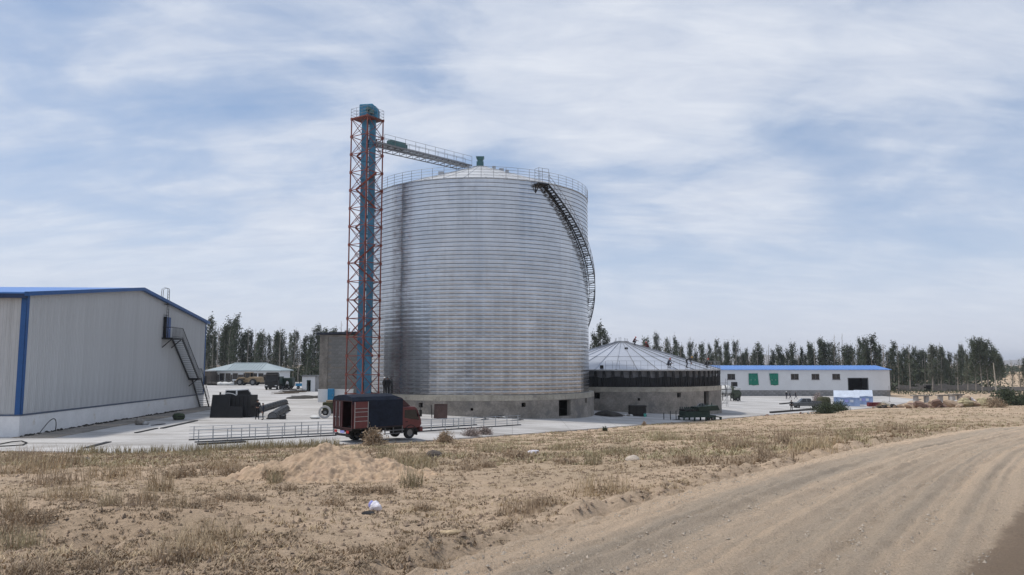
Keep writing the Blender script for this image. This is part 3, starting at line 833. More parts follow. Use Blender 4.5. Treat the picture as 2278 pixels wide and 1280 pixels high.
vo = vent.build('roof_vent', M['teal'], silo)
for dx, dy, w in ((1.7, -1.0, 0.22), (2.6, -1.3, 0.28), (-4.2, -5.5, 0.3), (3.3, -5.2, 0.2)):
    r_ = math.hypot(dx, dy); zz = APEX - (APEX - TOPZ) * (r_ - 0.9) / (R1 - 0.9)
    MB().box(dx - w, dx + w, dy - w, dy + w, zz - 0.15, zz + 0.35).build('roof_hatch', M['galv'], silo)
ring_rail(silo, R1 + 0.07, TOPZ + 0.05, 1.2, 4, 62, M['rail_grey'])
# outside stair winding down the right flank
st = MB(); PHI0, PHI1 = R(32), R(150)
RI, RO = R1 + 0.14, R1 + 0.84
ztop, zbot = TOPZ - 0.35, 0.1
stair = MB(); outer = []; inner_ = []; nst = 104
def sp(r, t, dz=0.0):
    a = TOCAM1 + PHI0 + (PHI1 - PHI0) * t
    return Vector((r * math.cos(a), r * math.sin(a), ztop + (zbot - ztop) * t + dz))
for r_ in (RI, RO): stair.bar([sp(r_, i / 140) for i in range(141)], 0.06, 0.26)
stair_o = stair.build('outside_stair', M['black_steel'], silo)
tread = MB().box(RI, RO, -0.14, 0.14, -0.025, 0.025).mesh('tread')
for i in range(1, nst):
    t = i / nst; p = sp(0, t)
    link('tread', tread, M['black_steel'], stair_o, (0, 0, p.z), TOCAM1 + PHI0 + (PHI1 - PHI0) * t)
hr = MB()
for h_ in (0.55, 1.05): hr.path([sp(RO, i / 140, h_) for i in range(141)], 0.022, 5)
hr.build('handrail', M['grey_steel'], stair_o)
hp = MB().tube((0, 0, 0), (0, 0, 1.05), 0.02, 5).mesh('baluster')
for i in range(0, nst, 3):
    p = sp(RO, i / nst); link('baluster', hp, M['rail_grey'], stair_o, p)
for i in range(0, 27):
    brk = MB()
    p, q = sp(R1 - 0.05, i / 26, -0.55), sp(RO, i / 26, -0.12); q2 = sp(R1 - 0.05, i / 26, -0.12)
    brk.beam(p, q, 0.06).beam(q2, q, 0.05)
    brk.build('stair_bracket', M['black_steel'], stair_o)
pa = TOCAM1 + PHI0
pl = MB(); rot = Matrix.Rotation(pa - 0.045, 4, 'Z')
pl.box(R1 + 0.02, RO + 0.05, -0.65, 0.65, TOPZ - 0.36, TOPZ - 0.22, rot)
pl.beam(rot @ Vector((R1 + 0.04, -0.5, TOPZ - 1.1)), rot @ Vector((RO, -0.5, TOPZ - 0.35)), 0.09).beam(rot @ Vector((R1 + 0.04, 0.5, TOPZ - 1.1)), rot @ Vector((RO, 0.5, TOPZ - 0.35)), 0.09)
pl.beam(rot @ Vector((R1 + 0.04, -0.5, TOPZ - 1.2)), rot @ Vector((R1 + 0.04, -0.5, TOPZ - 0.3)), 0.09)
plo = pl.build('landing', M['black_steel'], silo)
lr = MB()
for y_ in (-0.65, -0.2, 0.62): lr.tube(rot @ Vector((RO, y_, TOPZ - 0.25)), rot @ Vector((RO, y_, TOPZ + 1.35)), 0.025, 6)
lr.tube(rot @ Vector((R1 + 0.1, -0.65, TOPZ - 0.25)), rot @ Vector((R1 + 0.1, -0.65, TOPZ + 1.35)), 0.025, 6)
for k in range(4):
    zz = TOPZ + 0.15 + 0.4 * k
    lr.tube(rot @ Vector((RO, -0.65, zz)), rot @ Vector((RO, 0.62, zz)), 0.02, 5).tube(rot @ Vector((R1 + 0.1, -0.65, zz)), rot @ Vector((RO, -0.65, zz)), 0.02, 5)
lr.build('landing_railing', M['rail_grey'], plo)

# ================================================================== bucket elevator tower
TC = Vector((XA(807, 80.0), 80.0, 0)); TB = float(yz(TC.x)); TTOP = 26.1
tower = thing('elevator_tower', 'red lattice elevator tower carrying two blue ducts beside the tall silo', 'tower', (TC.x, TC.y, TB))
HT = TTOP - TB; NB = 16; BH = HT / NB; HD = 1.66                     # half diagonal of the square plan
tow_dir = math.atan2(-TC.y, -TC.x)
corners = [Vector((HD * math.cos(tow_dir + k * math.pi / 2), HD * math.sin(tow_dir + k * math.pi / 2), 0)) for k in range(4)]
lm = MB().box(-0.05, 0.05, -0.05, 0.05, -0.05, HT).mesh('leg')
for c in corners: link('leg', lm, M['red_primer'], tower, c, tow_dir + math.pi / 4)
side = (corners[1] - corners[0]).length
hb = MB().box(0, side, -0.03, 0.03, -0.035, 0.035).mesh('cross_bar')
db = MB().beam((0, 0, 0), (side, 0, BH), 0.055, 0.045).mesh('diagonal_brace')
gus = MB().box(-0.13, 0.13, -0.055, 0.055, -0.14, 0.14).mesh('gusset')
for b_ in range(NB):
    for k in range(4):
        p, q = corners[k], corners[(k + 1) % 4]; d = q - p; a = math.atan2(d.y, d.x)
        link('cross_bar', hb, M['red_primer'], tower, (p.x, p.y, (b_ + 1) * BH), a)
        link('gusset', gus, M['red_primer'], tower, (p.x, p.y, (b_ + 1) * BH), a)
        link('diagonal_brace', db, M['red_primer'], tower, (p.x, p.y, b_ * BH), a)
        link('diagonal_brace', db, M['red_primer'], tower, (q.x, q.y, b_ * BH), a + math.pi)
def duct(dx, dy):
    o = MB().box(dx - 0.33, dx + 0.33, dy - 0.26, dy + 0.26, 0, HT + 0.1).build('elevator_duct', M['duct_blue'], tower)
    fm = MB().box(-0.40, 0.40, -0.33, 0.33, -0.05, 0.05).mesh('duct_flange')
    for b_ in range(1, NB): link('duct_flange', fm, M['duct_blue'], o, (dx, dy, b_ * BH - 0.7))
    return o
rt = Vector((math.cos(tow_dir + math.pi / 2), math.sin(tow_dir + math.pi / 2), 0))   # to the right as seen by the camera
duct(rt.x * -0.22, rt.y * -0.22); duct(rt.x * 0.56, rt.y * 0.56)
# boot at the foot
MB().bbox(-0.75, 1.0, -0.6, 0.6, 0, 1.3, 0.05).build('boot', M['head_blue'], tower)
# zigzag inner stair flights
for b_ in range(0, NB - 1):
    s_ = 1 if b_ % 2 == 0 else -1
    fl = MB(); off = Vector((-rt.y, rt.x, 0)) * (0.62 * (1 if b_ % 2 else -1))
    if b_ % 4 in (2, 3): off = -off
    p, q = rt * (-1.05 * s_) + off * 0.9 + Vector((0, 0, b_ * BH)), rt * (1.05 * s_) + off * 0.9 + Vector((0, 0, (b_ + 1) * BH))
    w = Vector((-rt.y, rt.x, 0)) * 0.22
    fl.beam(p - w, q - w, 0.05, 0.12).beam(p + w, q + w, 0.05, 0.12)
    for i in range(1, 9):
        c = p.lerp(q, i / 9); fl.beam(c - w, c + w, 0.16, 0.03)
    fl.path([p - w + Vector((0, 0, 0.8)), q - w + Vector((0, 0, 0.8))], 0.02, 5)
    fl.build('stair_flight', M['red_primer'], tower)
pf = MB().box(-1.22, 1.22, -1.22, 1.22, HT - 0.02, HT + 0.10, Matrix.Rotation(tow_dir + math.pi / 4, 4, 'Z'))
pfo = pf.build('platform', M['red_primer'], tower)
pr = MB(); pc = [c * 1.04 for c in corners]
for k in range(4):
    p, q = pc[k], pc[(k + 1) % 4]
    for h_ in (0.4, 0.75, 1.1): pr.tube(p + Vector((0, 0, HT + h_)), q + Vector((0, 0, HT + h_)), 0.018, 5)
    for i in range(3): c = p.lerp(q, i / 3); pr.tube(c + Vector((0, 0, HT + 0.1)), c + Vector((0, 0, HT + 1.1)), 0.02, 5)
pr.build('platform_railing', M['rail_grey'], pfo)
hm = Matrix.Rotation(tow_dir + math.pi / 2 - 0.35, 4, 'Z') @ Matrix.Translation((0.18, 0, HT + 0.1))
hd = MB().bbox(-0.95, 0.55, -0.5, 0.5, 0.0, 1.55, 0.06, hm)
hd.prism([(0.55, 0.0), (1.05, 0.0), (1.05, 0.9), (0.85, 1.25), (0.55, 1.4)], -0.42, 0.42, hm)
hdo = hd.build('head_housing', M['head_blue'], tower)
mo = MB().tube(hm @ Vector((0.15, -0.5, 0.85)), hm @ Vector((0.15, -1.0, 0.85)), 0.2, 12).tube(hm @ Vector((0.15, -0.52, 0.85)), hm @ Vector((0.15, -0.62, 0.85)), 0.34, 14).box(0.3, 0.75, -0.85, -0.5, 0.35, 0.75, hm)
mo.build('drive_motor', M['teal'], hdo)

# ================================================================== conveyor bridge between tower and roof
BA = Vector((TC.x + rt.x * 0.85, TC.y + rt.y * 0.85, 23.55)); BB = Vector((C1.x - 1.35, C1.y - 1.05, 23.55))
br = thing('conveyor_bridge', 'sloping steel truss conveyor bridge from tower to silo roof', 'conveyor', BA)
bv = BB - BA; bl = bv.length; bd = bv.normalized(); bs = Vector((bd.y, -bd.x, 0)).normalized()
def bp_(t, s, z): return bd * (t * bl) + bs * s + Vector((0, 0, z))
for s_ in (-0.62, 0.62):
    MB().beam(bp_(-0.05, s_, 0), bp_(1, s_, 0), 0.08, 0.14).build('chord', M['rail_grey'], br)
    MB().beam(bp_(-0.03, s_, -0.55), bp_(0.93, s_, -0.42), 0.07, 0.09).build('chord', M['rail_grey'], br)
for i in range(15):
    t = i / 14.5
    q = MB().beam(bp_(t, -0.62, 0), bp_(t, 0.62, 0), 0.06).beam(bp_(t, -0.62, -0.5), bp_(t, 0.62, -0.5), 0.05)
    for s_ in (-0.62, 0.62): q.beam(bp_(t, s_, -0.5), bp_(t, s_, 0), 0.05).beam(bp_(t, s_, -0.5), bp_(min(t + 1 / 14.5, 1), s_, 0), 0.04)
    q.build('cross_frame', M['rail_grey'], br)
MB().beam(bp_(0, 0.35, 0.06), bp_(1, 0.35, 0.06), 0.5, 0.04).build('walkway', M['grey_steel'], br)
MB().beam(bp_(-0.04, -0.28, 0.22), bp_(1.02, -0.28, 0.1), 0.42, 0.30).build('conveyor_trough', M['galv'], br)
br_r = MB()
for h_ in (0.55, 1.1): br_r.tube(bp_(0.06, 0.6, h_), bp_(1.0, 0.6, h_), 0.02, 5).tube(bp_(0.06, -0.6, h_), bp_(1.0, -0.6, h_), 0.02, 5)
rl = br_r.build('handrail', M['rail_grey'], br)
pm_ = MB().tube((0, 0, 0), (0, 0, 1.1), 0.022, 5).mesh('rail_post')
for i in range(10):
    for s_ in (-0.6, 0.6): link('rail_post', pm_, M['rail_grey'], rl, bp_(0.06 + 0.94 * i / 9, s_, 0))
bx = MB(); mm = Matrix.Translation(bp_(0.12, 0.2, 0.1)) @ bd.to_track_quat('X', 'Z').to_matrix().to_4x4()
bx.bbox(0, 2.1, -0.4, 0.4, 0, 0.62, 0.06, mm).box(2.1, 2.35, -0.3, 0.3, 0.05, 0.45, mm)
bx.build('drive_box', M['teal'], br)

# ================================================================== silo under construction
A2, A2R = ang(1383), ang(1601)
D2 = 113.0
C2 = Vector((D2 * math.sin(A2), D2 * math.cos(A2), 0)); R2 = D2 * math.sin(A2R - A2)
GZ2 = float(yz(C2.x + 4)) - 0.05
s2 = thing('unfinished_silo', 'low round silo under construction with a conical roof over black lifting frames', 'silo', (C2.x, C2.y, GZ2))
def z2(z): return z - GZ2
H2 = z2(-2.95); B2 = R2 + 0.12
def a2(px): return cyl_phi(C2, B2, px)
ops2 = [(a2(1570), 0.6, 0.25, H2 - 0.65), (a2(1509), 0.3, H2 - 1.35, H2 - 0.72), (a2(1327), 0.4, H2 - 1.5, H2 - 0.72), (a2(1420), 0.15, H2 - 1.7, H2 - 1.35)]
round_wall('base_wall', M['conc_wall'], s2, B2, 0.5, -1.3, H2 - 0.6, ops2)
MB().lathe([(B2 - 0.5, H2 - 0.6), (B2 + 0.03, H2 - 0.6), (B2 + 0.03, H2), (B2 - 0.7, H2)], 144).build('base_band', M['conc_top'], s2)
jm2 = MB().box(B2 - 0.02, B2 + 0.045, -0.012, 0.012, H2 - 0.58, H2 - 0.03).mesh('form_joint')
for i in range(48): link('form_joint', jm2, M['conc_wall'], s2, (0, 0, 0), 2 * math.pi * i / 48)
EAVE = z2(-0.86); AP2 = z2(3.15)
# first drum turns hanging from the roof, dark sheeting below
MB().lathe([(R2 - 0.45, EAVE - 0.95), (R2 - 0.45, EAVE)], 120).build('drum_ring', M['rail_grey'], s2)
MB().lathe([(R2 - 0.55, H2), (R2 - 0.55, EAVE - 0.9)], 96).build('inner_sheet', M['black_steel'], s2)
sk = MB(); nk = 240
for i in range(nk):
    a, b_ = 2 * math.pi * i / nk, 2 * math.pi * (i + 1) / nk
    ra, rb = R2 - 0.12 + 0.05 * math.sin(i * 2.4), R2 - 0.12 + 0.05 * math.sin((i + 1) * 2.4)
    ha, hb_ = EAVE - 0.85 + 0.10 * math.sin(i * 0.7) , EAVE - 0.85 + 0.10 * math.sin((i + 1) * 0.7)
    sk.add([(ra * math.cos(a), ra * math.sin(a), H2 + 0.02), (rb * math.cos(b_), rb * math.sin(b_), H2 + 0.02), (rb * math.cos(b_), rb * math.sin(b_), hb_), (ra * math.cos(a), ra * math.sin(a), ha)], [(0, 1, 2, 3)])
sk.build('black_skirt', M['black_steel'], s2)
fr = MB(); hh = EAVE - H2 - 0.02
fr.beam((R2 - 0.02, 0, H2), (R2 - 0.02, 0, EAVE), 0.13).beam((R2 - 0.02, -0.42, H2), (R2 - 0.02, -0.08, EAVE - 0.1), 0.08).beam((R2 - 0.02, 0.42, H2), (R2 - 0.02, 0.08, EAVE - 0.1), 0.08)
fr.beam((R2 - 0.02, -0.30, H2 + 0.7), (R2 - 0.02, 0.30, H2 + 0.7), 0.07).box(R2 - 0.1, R2 + 0.08, -0.18, 0.18, EAVE - 0.5, EAVE - 0.1)
frm = fr.mesh('lifting_frame')
for i in range(76): link('lifting_frame', frm, M['black_steel'], s2, (0, 0, 0), 2 * math.pi * (i + 0.3) / 76)
MB().lathe([(R2 - 0.5, EAVE - 0.02), (R2 + 0.16, EAVE - 0.02), (R2 + 0.16, EAVE + 0.14), (R2 + 0.05, EAVE + 0.16)], 144).build('eave_ring', M['galv'], s2)
N2 = 32; RM = R2 * 0.58
M['roof_steel2'] = mat('roof_steel2', (0.43, 0.46, 0.52), 0.42, 0.5, 0.10, 0.5, rnd=0.22)
ZM = EAVE + 0.15 + (AP2 - EAVE - 0.15) * (R2 - RM) / (R2 - 0.8)
pa_ = roof_panel_mesh(R2 + 0.12, EAVE + 0.14, RM, ZM, N2, 0.07); pb_ = roof_panel_mesh(RM + 0.05, ZM + 0.015, 0.9, AP2, N2, 0.09)
for i in range(N2):
    link('roof_panel', pa_, M['roof_steel2'], s2, (0, 0, 0), 2 * math.pi * (i + 0.5) / N2); link('roof_panel', pb_, M['roof_steel2'], s2, (0, 0, 0), 2 * math.pi * (i + 0.5) / N2)
rib = MB().beam((R2 + 0.1, 0, EAVE + 0.17), (0.9, 0, AP2 + 0.03), 0.05, 0.07).mesh('roof_rib')
for i in range(N2): link('roof_rib', rib, M['rail_grey'], s2, (0, 0, 0), 2 * math.pi * i / N2)
MB().lathe([(1.1, AP2 - 0.05), (1.1, AP2 + 0.15), (0.02, AP2 + 0.2)], 20).build('roof_cap', M['galv'], s2)
tp = MB()
for k in range(7):
    a = k * 0.9; tp.tube((0.9 * math.cos(a), 0.9 * math.sin(a), AP2), (0.9 * math.cos(a), 0.9 * math.sin(a), AP2 + 0.55 + 0.1 * (k % 3)), 0.03, 5)
tp.build('roof_stub', M['rail_grey'], s2)
tc2 = math.atan2(-C2.y, -C2.x)
ring_rail(s2, R2 + 0.05, EAVE + 0.15, 1.1, 2, 34, M['rail_grey'], tc2 - 0.15, tc2 + 2.0, 0.016, 0.013)
for px_, f_ in ((1336, 0.04), (1419, 0.68)):
    a = a2(px_); r_ = R2 * (1 - f_); zz = EAVE + 0.15 + (AP2 - EAVE - 0.15) * f_
    MB().bbox(r_ * math.cos(a) - 0.22, r_ * math.cos(a) + 0.22, r_ * math.sin(a) - 0.22, r_ * math.sin(a) + 0.22, zz - 0.1, zz + 0.4, 0.05).build('hoist_box', M['black_steel'], s2)
# ================================================================== steel warehouse on the left
WA = G(40, 972)
wu = Vector((-0.0635, 1, 0)).normalized(); ww = Vector((-wu.y, wu.x, 0))          # along the gable, along the long side (to the left)
WBASE = -5.03; WID = 37.6; EAV = 9.95; RID = 12.1; PL = 1.45; WLEN = 46.0
wh = thing('warehouse', 'big pale ribbed metal warehouse with blue trim and an outside stair', 'warehouse', (WA.x, WA.y, WBASE), math.atan2(wu.y, wu.x) - math.pi / 2)
# local frame: x to the right of the gable wall (outwards), y along the gable, -x along the long side
def top_at(y): return EAV + (RID - EAV) * (1 - abs(y - WID / 2) / (WID / 2))
def ribbed(width, h0, h1, z0, axis, n=4, d=0.02):
    """ribbed sheet, bottom z0, slanted top from h0 to h1, outward face at +d"""
    q = MB(); prof = [(0, 0.0)]
    for i in range(n):
        a = width * (i + 0.5) / n; w = 0.035
        prof += [(a - w, 0.0), (a - w * 0.5, d), (a + w * 0.5, d), (a + w, 0.0)]
    prof += [(width - 0.012, 0.0), (width, -0.02)]
    lo, hi = [], []
    for y, o in prof:
        t = h0 + (h1 - h0) * y / width
        lo.append((o, y, z0) if axis == 'y' else (-y, -o, z0)); hi.append((o, y, t) if axis == 'y' else (-y, -o, t))
    q.loft([lo, hi], caps=False, closed=False)
    return q.mesh('wall_panel')
npan = 40; pw = WID / npan
for i in range(npan):
    link('wall_panel', ribbed(pw, top_at(i * pw), top_at((i + 1) * pw), PL + 0.1, 'y'), M['panel_white'], wh, (0, i * pw, 0))
pm = ribbed(0.95, EAV, EAV, PL + 0.1, 'x')
for i in range(int(WLEN / 0.95)): link('wall_panel', pm, M['panel_white'], wh, (-0.95 * i, 0, 0))
MB().box(-WLEN, 0.06, -0.06, WID + 0.06, -0.2, PL).build('plinth', M['plinth_white'], wh)
body = MB().loft([[(-WLEN, y, z) for y, z in ((0.1, PL), (WID - 0.05, PL), (WID - 0.05, EAV - 0.05), (WID / 2, RID - 0.05), (0.1, EAV - 0.05))],
                  [(-0.08, y, z) for y, z in ((0.1, PL), (WID - 0.05, PL), (WID - 0.05, EAV - 0.05), (WID / 2, RID - 0.05), (0.1, EAV - 0.05))]])
body.build('wall_core', M['panel_white'], wh)
MB().box(-WLEN, 0.10, -0.10, WID + 0.1, PL - 0.01, PL + 0.09).build('plinth_flashing', mat('flash_grey', (0.10, 0.13, 0.19), 0.5, 0.2), wh)
MB().box(-0.30, 0.075, -0.075, -0.03, PL + 0.09, EAV - 0.1).box(0.035, 0.075, -0.075, 0.28, PL + 0.09, EAV + 0.0).build('corner_trim', M['blue_trim'], wh)
MB().box(0.035, 0.07, WID - 0.16, WID + 0.07, PL + 0.09, EAV).build('corner_trim', M['blue_trim'], wh)
MB().box(-WLEN, 0.1, -0.42, -0.06, EAV - 0.33, EAV - 0.02).build('gutter', mat('gutter_blue', (0.012, 0.035, 0.10), 0.5, 0.2), wh)
for y0, z0_, y1, z1_ in ((-0.45, EAV - 0.03, WID / 2, RID + 0.03), (WID + 0.4, EAV - 0.03, WID / 2, RID + 0.03)):
    q = MB(); t = 0.10
    q.loft([[(-WLEN, y0, z0_), (0.35, y0, z0_), (0.35, y0, z0_ + t), (-WLEN, y0, z0_ + t)], [(-WLEN, y1, z1_), (0.35, y1, z1_), (0.35, y1, z1_ + t), (-WLEN, y1, z1_ + t)]])
    q.build('roof', M['blue_roof'], wh)
    dy = 0.002 if y0 < 5 else -0.002
    MB().loft([[(0.08, y0, z0_ - 0.16), (0.38, y0, z0_ - 0.16), (0.38, y0, z0_ + t + 0.03), (0.08, y0, z0_ + t + 0.03)], [(0.08, y1, z1_ - 0.16), (0.38, y1, z1_ - 0.16), (0.38, y1, z1_ + t + 0.03), (0.08, y1, z1_ + t + 0.03)]]).build('gable_trim', M['blue_trim'], wh)
# door high on the gable with landing, two flights and a ladder to the roof
LZ, LY = 7.7, 25.6
dr = MB().box(0.03, 0.10, LY - 0.95, LY + 0.85, LZ, LZ + 2.15).build('door', M['blue_door'], wh)
MB().box(0.10, 0.13, LY + 0.45, LY + 0.55, LZ + 0.95, LZ + 1.05).build('handle', M['galv'], dr)
MB().box(0.05, 0.30, LY - 0.98, LY - 0.92, LZ, LZ + 2.15).build('door_leaf', M['black_steel'], wh)
ex = MB().box(0.04, 1.15, LY - 1.3, LY + 1.6, LZ - 0.16, LZ)
ex.beam((0.05, LY - 1.1, LZ - 1.0), (1.05, LY - 1.1, LZ - 0.1), 0.08).beam((0.05, LY + 1.4, LZ - 1.0), (1.05, LY + 1.4, LZ - 0.1), 0.08)
MZ, MY = 3.45, 32.4
ex.box(0.04, 1.15, MY, MY + 1.1, MZ - 0.2, MZ)
ex.beam((0.05, MY + 0.2, MZ - 0.9), (1.0, MY + 0.2, MZ - 0.1), 0.08)
for x in (0.1, 1.1): ex.beam((x, LY + 1.5, LZ - 0.1), (x, MY + 0.05, MZ - 0.05), 0.06, 0.24).beam((x, MY + 1.0, MZ - 0.05), (x, MY + 4.1, 0.0), 0.06, 0.24)
exo = ex.build('outside_stair', M['black_steel'], wh)
tm = MB().box(0.1, 1.1, -0.15, 0.15, -0.02, 0.02).mesh('tread')
for i in range(1, 21):
    t = i / 21; link('tread', tm, M['grey_steel'], exo, (0, LY + 1.5 + (MY + 0.05 - LY - 1.5) * t, LZ - 0.1 + (MZ - LZ + 0.05) * t))
for i in range(1, 16):
    t = i / 16; link('tread', tm, M['grey_steel'], exo, (0, MY + 1.0 + 3.1 * t, MZ - 0.05 - MZ * t))
er = MB()
line = [(1.1, LY - 1.25, LZ), (1.1, LY + 1.55, LZ), (1.1, MY + 0.05, MZ), (1.1, MY + 1.05, MZ), (1.1, MY + 4.1, 0.05)]
for h_ in (1.05,): er.path([Vector(p) + Vector((0, 0, h_)) for p in line], 0.03, 5)
er.path([Vector(p) + Vector((0, 0, 0.12)) for p in line], 0.02, 5)
er.tube((0.1, LY - 1.25, LZ + 1.05), (1.1, LY - 1.25, LZ + 1.05), 0.03, 5)
ero = er.build('handrail', M['black_steel'], exo)
bm_ = MB().tube((0, 0, 0), (0, 0, 1.05), 0.02, 5).mesh('baluster')
for a, b_, n in ((0, 1, 10), (1, 2, 20), (2, 3, 4), (3, 4, 9)):
    for i in range(n + 1 if b_ == 4 else n):
        p = Vector(line[a]).lerp(Vector(line[b_]), i / n); link('baluster', bm_, M['black_steel'], ero, p)
ld = MB(); ly = LY - 0.8; lt = top_at(ly) + 1.15
for y in (ly - 0.22, ly + 0.22): ld.tube((0.35, y, LZ), (0.35, y, lt), 0.03, 6).path([(0.35, y, lt), (0.3, y, lt + 0.18), (0.05, y, lt + 0.25), (-0.25, y, lt + 0.1), (-0.3, y, lt - 0.9)], 0.028, 5)
for k in range(int((lt - LZ) / 0.3)): ld.tube((0.35, ly - 0.22, LZ + 0.3 * k + 0.2), (0.35, ly + 0.22, LZ + 0.3 * k + 0.2), 0.018, 5)
for z in (LZ + 2.3, LZ + 3.4): ld.beam((0.03, ly - 0.22, z), (0.36, ly - 0.22, z), 0.04).beam((0.03, ly + 0.22, z), (0.36, ly + 0.22, z), 0.04)
ld.build('roof_ladder', M['black_steel'], wh)
# paving strip along the plinth: individual slabs
M['apron'] = mat('apron', (0.33, 0.285, 0.235), 0.95, 0, 0.25, 1.0, 0.3, 14)
ap = thing('paving_strip', 'worn concrete apron slabs along the warehouse plinth', 'paving', (WA.x, WA.y, -5.0), wh.rotation_euler.z)
for i in range(17):
    y0 = -1.0 + i * 2.32
    s_ = MB().box(0.12, 2.9 + 0.1 * random.random(), y0 + 0.03, y0 + 2.29, -0.04, 0.035 + 0.03 * random.random())
    s_.build('slab', M['conc_wall' if i % 4 else 'apron'], ap)

# ================================================================== long white building with a blue roof
LBY = 195.0
lx0, lx1 = XA(1560, LBY), XA(1978, LBY); lz = -8.06
lb = thing('long_building', 'long white single-storey building with a bright blue sheet roof', 'building', (lx0, LBY, lz))
L = lx1 - lx0; EH = 6.62; BH2 = 1.45
def lxp(px): return XA(px, LBY) - lx0
wins = [(lxp(c) - 1.0, lxp(c) + 1.0, EH - 2.55, EH - 1.05) for c in (1580, 1626, 1674, 1720, 1767, 1813, 1859)]
gate = (lxp(1885.5), lxp(1928.5), 0.0, EH - 2.2)
xs_ = sorted({0.0, L} | {v for w in wins for v in w[:2]} | set(gate[:2])); zs_ = sorted({BH2, EH, EH - 2.55, EH - 1.05, EH - 2.2})
wl_ = MB()
def hole2(x, z): return any(a < x < b and c < z < d for a, b, c, d in wins + [gate])
for i in range(len(xs_) - 1):
    for k in range(len(zs_) - 1):
        xm, zm = (xs_[i] + xs_[i + 1]) / 2, (zs_[k] + zs_[k + 1]) / 2
        if not hole2(xm, zm): wl_.box(xs_[i], xs_[i + 1], 0, 0.3, zs_[k], zs_[k + 1])
wl_.box(L - 0.3, L, 0.3, 16, BH2, EH).box(0, L, 15.7, 16, BH2, EH).box(0, 0.3, 0.3, 15.7, 0, EH)
wl_.build('wall', M['paint_white'], lb)
# grey block plinth: single blocks
blk = MB().box(0.02, 1.18, -0.06, 0.28, 0.01, 0.46).mesh('block')
for r_ in range(3):
    for i in range(int(L / 1.2)):
        x = i * 1.2 + (0.6 if r_ == 1 else 0)
        if x + 1.2 > L or (gate[0] - 0.9 < x < gate[1] - 0.3): continue
        link('block', blk, M['block_and_shade_grey'], lb, (x, 0, r_ * 0.48))
MB().box(0, gate[0], 0.0, 0.25, -0.3, BH2).box(gate[1], L, 0.0, 0.25, -0.3, BH2).box(L - 0.25, L, 0.25, 16, -0.3, BH2).build('plinth', M['conc_wall'], lb)
MB().box(0.3, L - 0.3, 15.0, 15.5, 0.0, EH - 0.2).box(0.3, L - 0.3, 0.5, 15.5, 0.0, 0.03).build('inner_wall', M['house_brown'], lb)
for i, (a, b_, c, d) in enumerate(wins):
    fr_ = MB()
    fr_.box(a, a + 0.09, 0.02, 0.14, c, d).box(b_ - 0.09, b_, 0.02, 0.14, c, d).box(a + 0.09, b_ - 0.09, 0.02, 0.14, c, c + 0.09).box(a + 0.09, b_ - 0.09, 0.02, 0.14, d - 0.09, d).box((a + b_) / 2 - 0.04, (a + b_) / 2 + 0.04, 0.04, 0.12, c + 0.09, d - 0.09)
    fo = fr_.build('window', M['grey_steel'], lb)
    MB().box(a + 0.09, (a + b_) / 2 - 0.04, 0.07, 0.09, c + 0.09, d - 0.09).build('pane', M['glass_dark'], fo)
    MB().box((a + b_) / 2 + 0.04, b_ - 0.09, 0.07, 0.09, c + 0.09, d - 0.09).build('pane', M['glass_dark'], fo)
    MB().box(a - 0.1, b_ + 0.1, -0.1, 0.0, c - 0.1, c).build('sill', M['conc_pale'], fo)
gd = MB().box(gate[0] - 0.15, gate[0], -0.05, 0.2, 0, gate[3] + 0.15).box(gate[1], gate[1] + 0.15, -0.05, 0.2, 0, gate[3] + 0.15).box(gate[0], gate[1], -0.05, 0.2, gate[3], gate[3] + 0.15)
gd.build('gateway', M['grey_steel'], lb)
def roof_slope(parent, m, y0, z0_, y1, z1_, x0, x1, n, t=0.08):
    q = MB(); w = (x1 - x0) / n
    prof = [(0.0, 0.0), (w * 0.42, 0.0), (w * 0.46, 0.05), (w * 0.54, 0.05), (w * 0.58, 0.0), (w, 0.0)]
    q.loft([[(x, y0, z0_ + o) for x, o in prof], [(x, y1, z1_ + o) for x, o in prof]], caps=False, closed=False)
    q.loft([[(x, y0, z0_ - t) for x, o in prof], [(x, y1, z1_ - t) for x, o in prof]], caps=False, closed=False)
    q.add([(0, y0, z0_ - t), (w, y0, z0_ - t), (w, y0, z0_), (0, y0, z0_)], [(0, 1, 2, 3)])
    me_ = q.mesh('roof_sheet')
    for i in range(n): link('roof_sheet', me_, m, parent, (x0 + i * w, 0, 0))
roof_slope(lb, M['blue_roof'], -0.5, EH + 0.02, 8.0, EH + 1.05, -0.4, L + 0.4, 48)
roof_slope(lb, M['blue_roof'], 16.5, EH + 0.02, 8.0, EH + 1.05, -0.4, L + 0.4, 48)
ge = MB().loft([[(L - 0.3, 0, EH), (L - 0.3, 16, EH), (L - 0.3, 8, EH + 0.95)], [(L, 0, EH), (L, 16, EH), (L, 8, EH + 0.95)]])
ge.build('gable', M['paint_white'], lb)
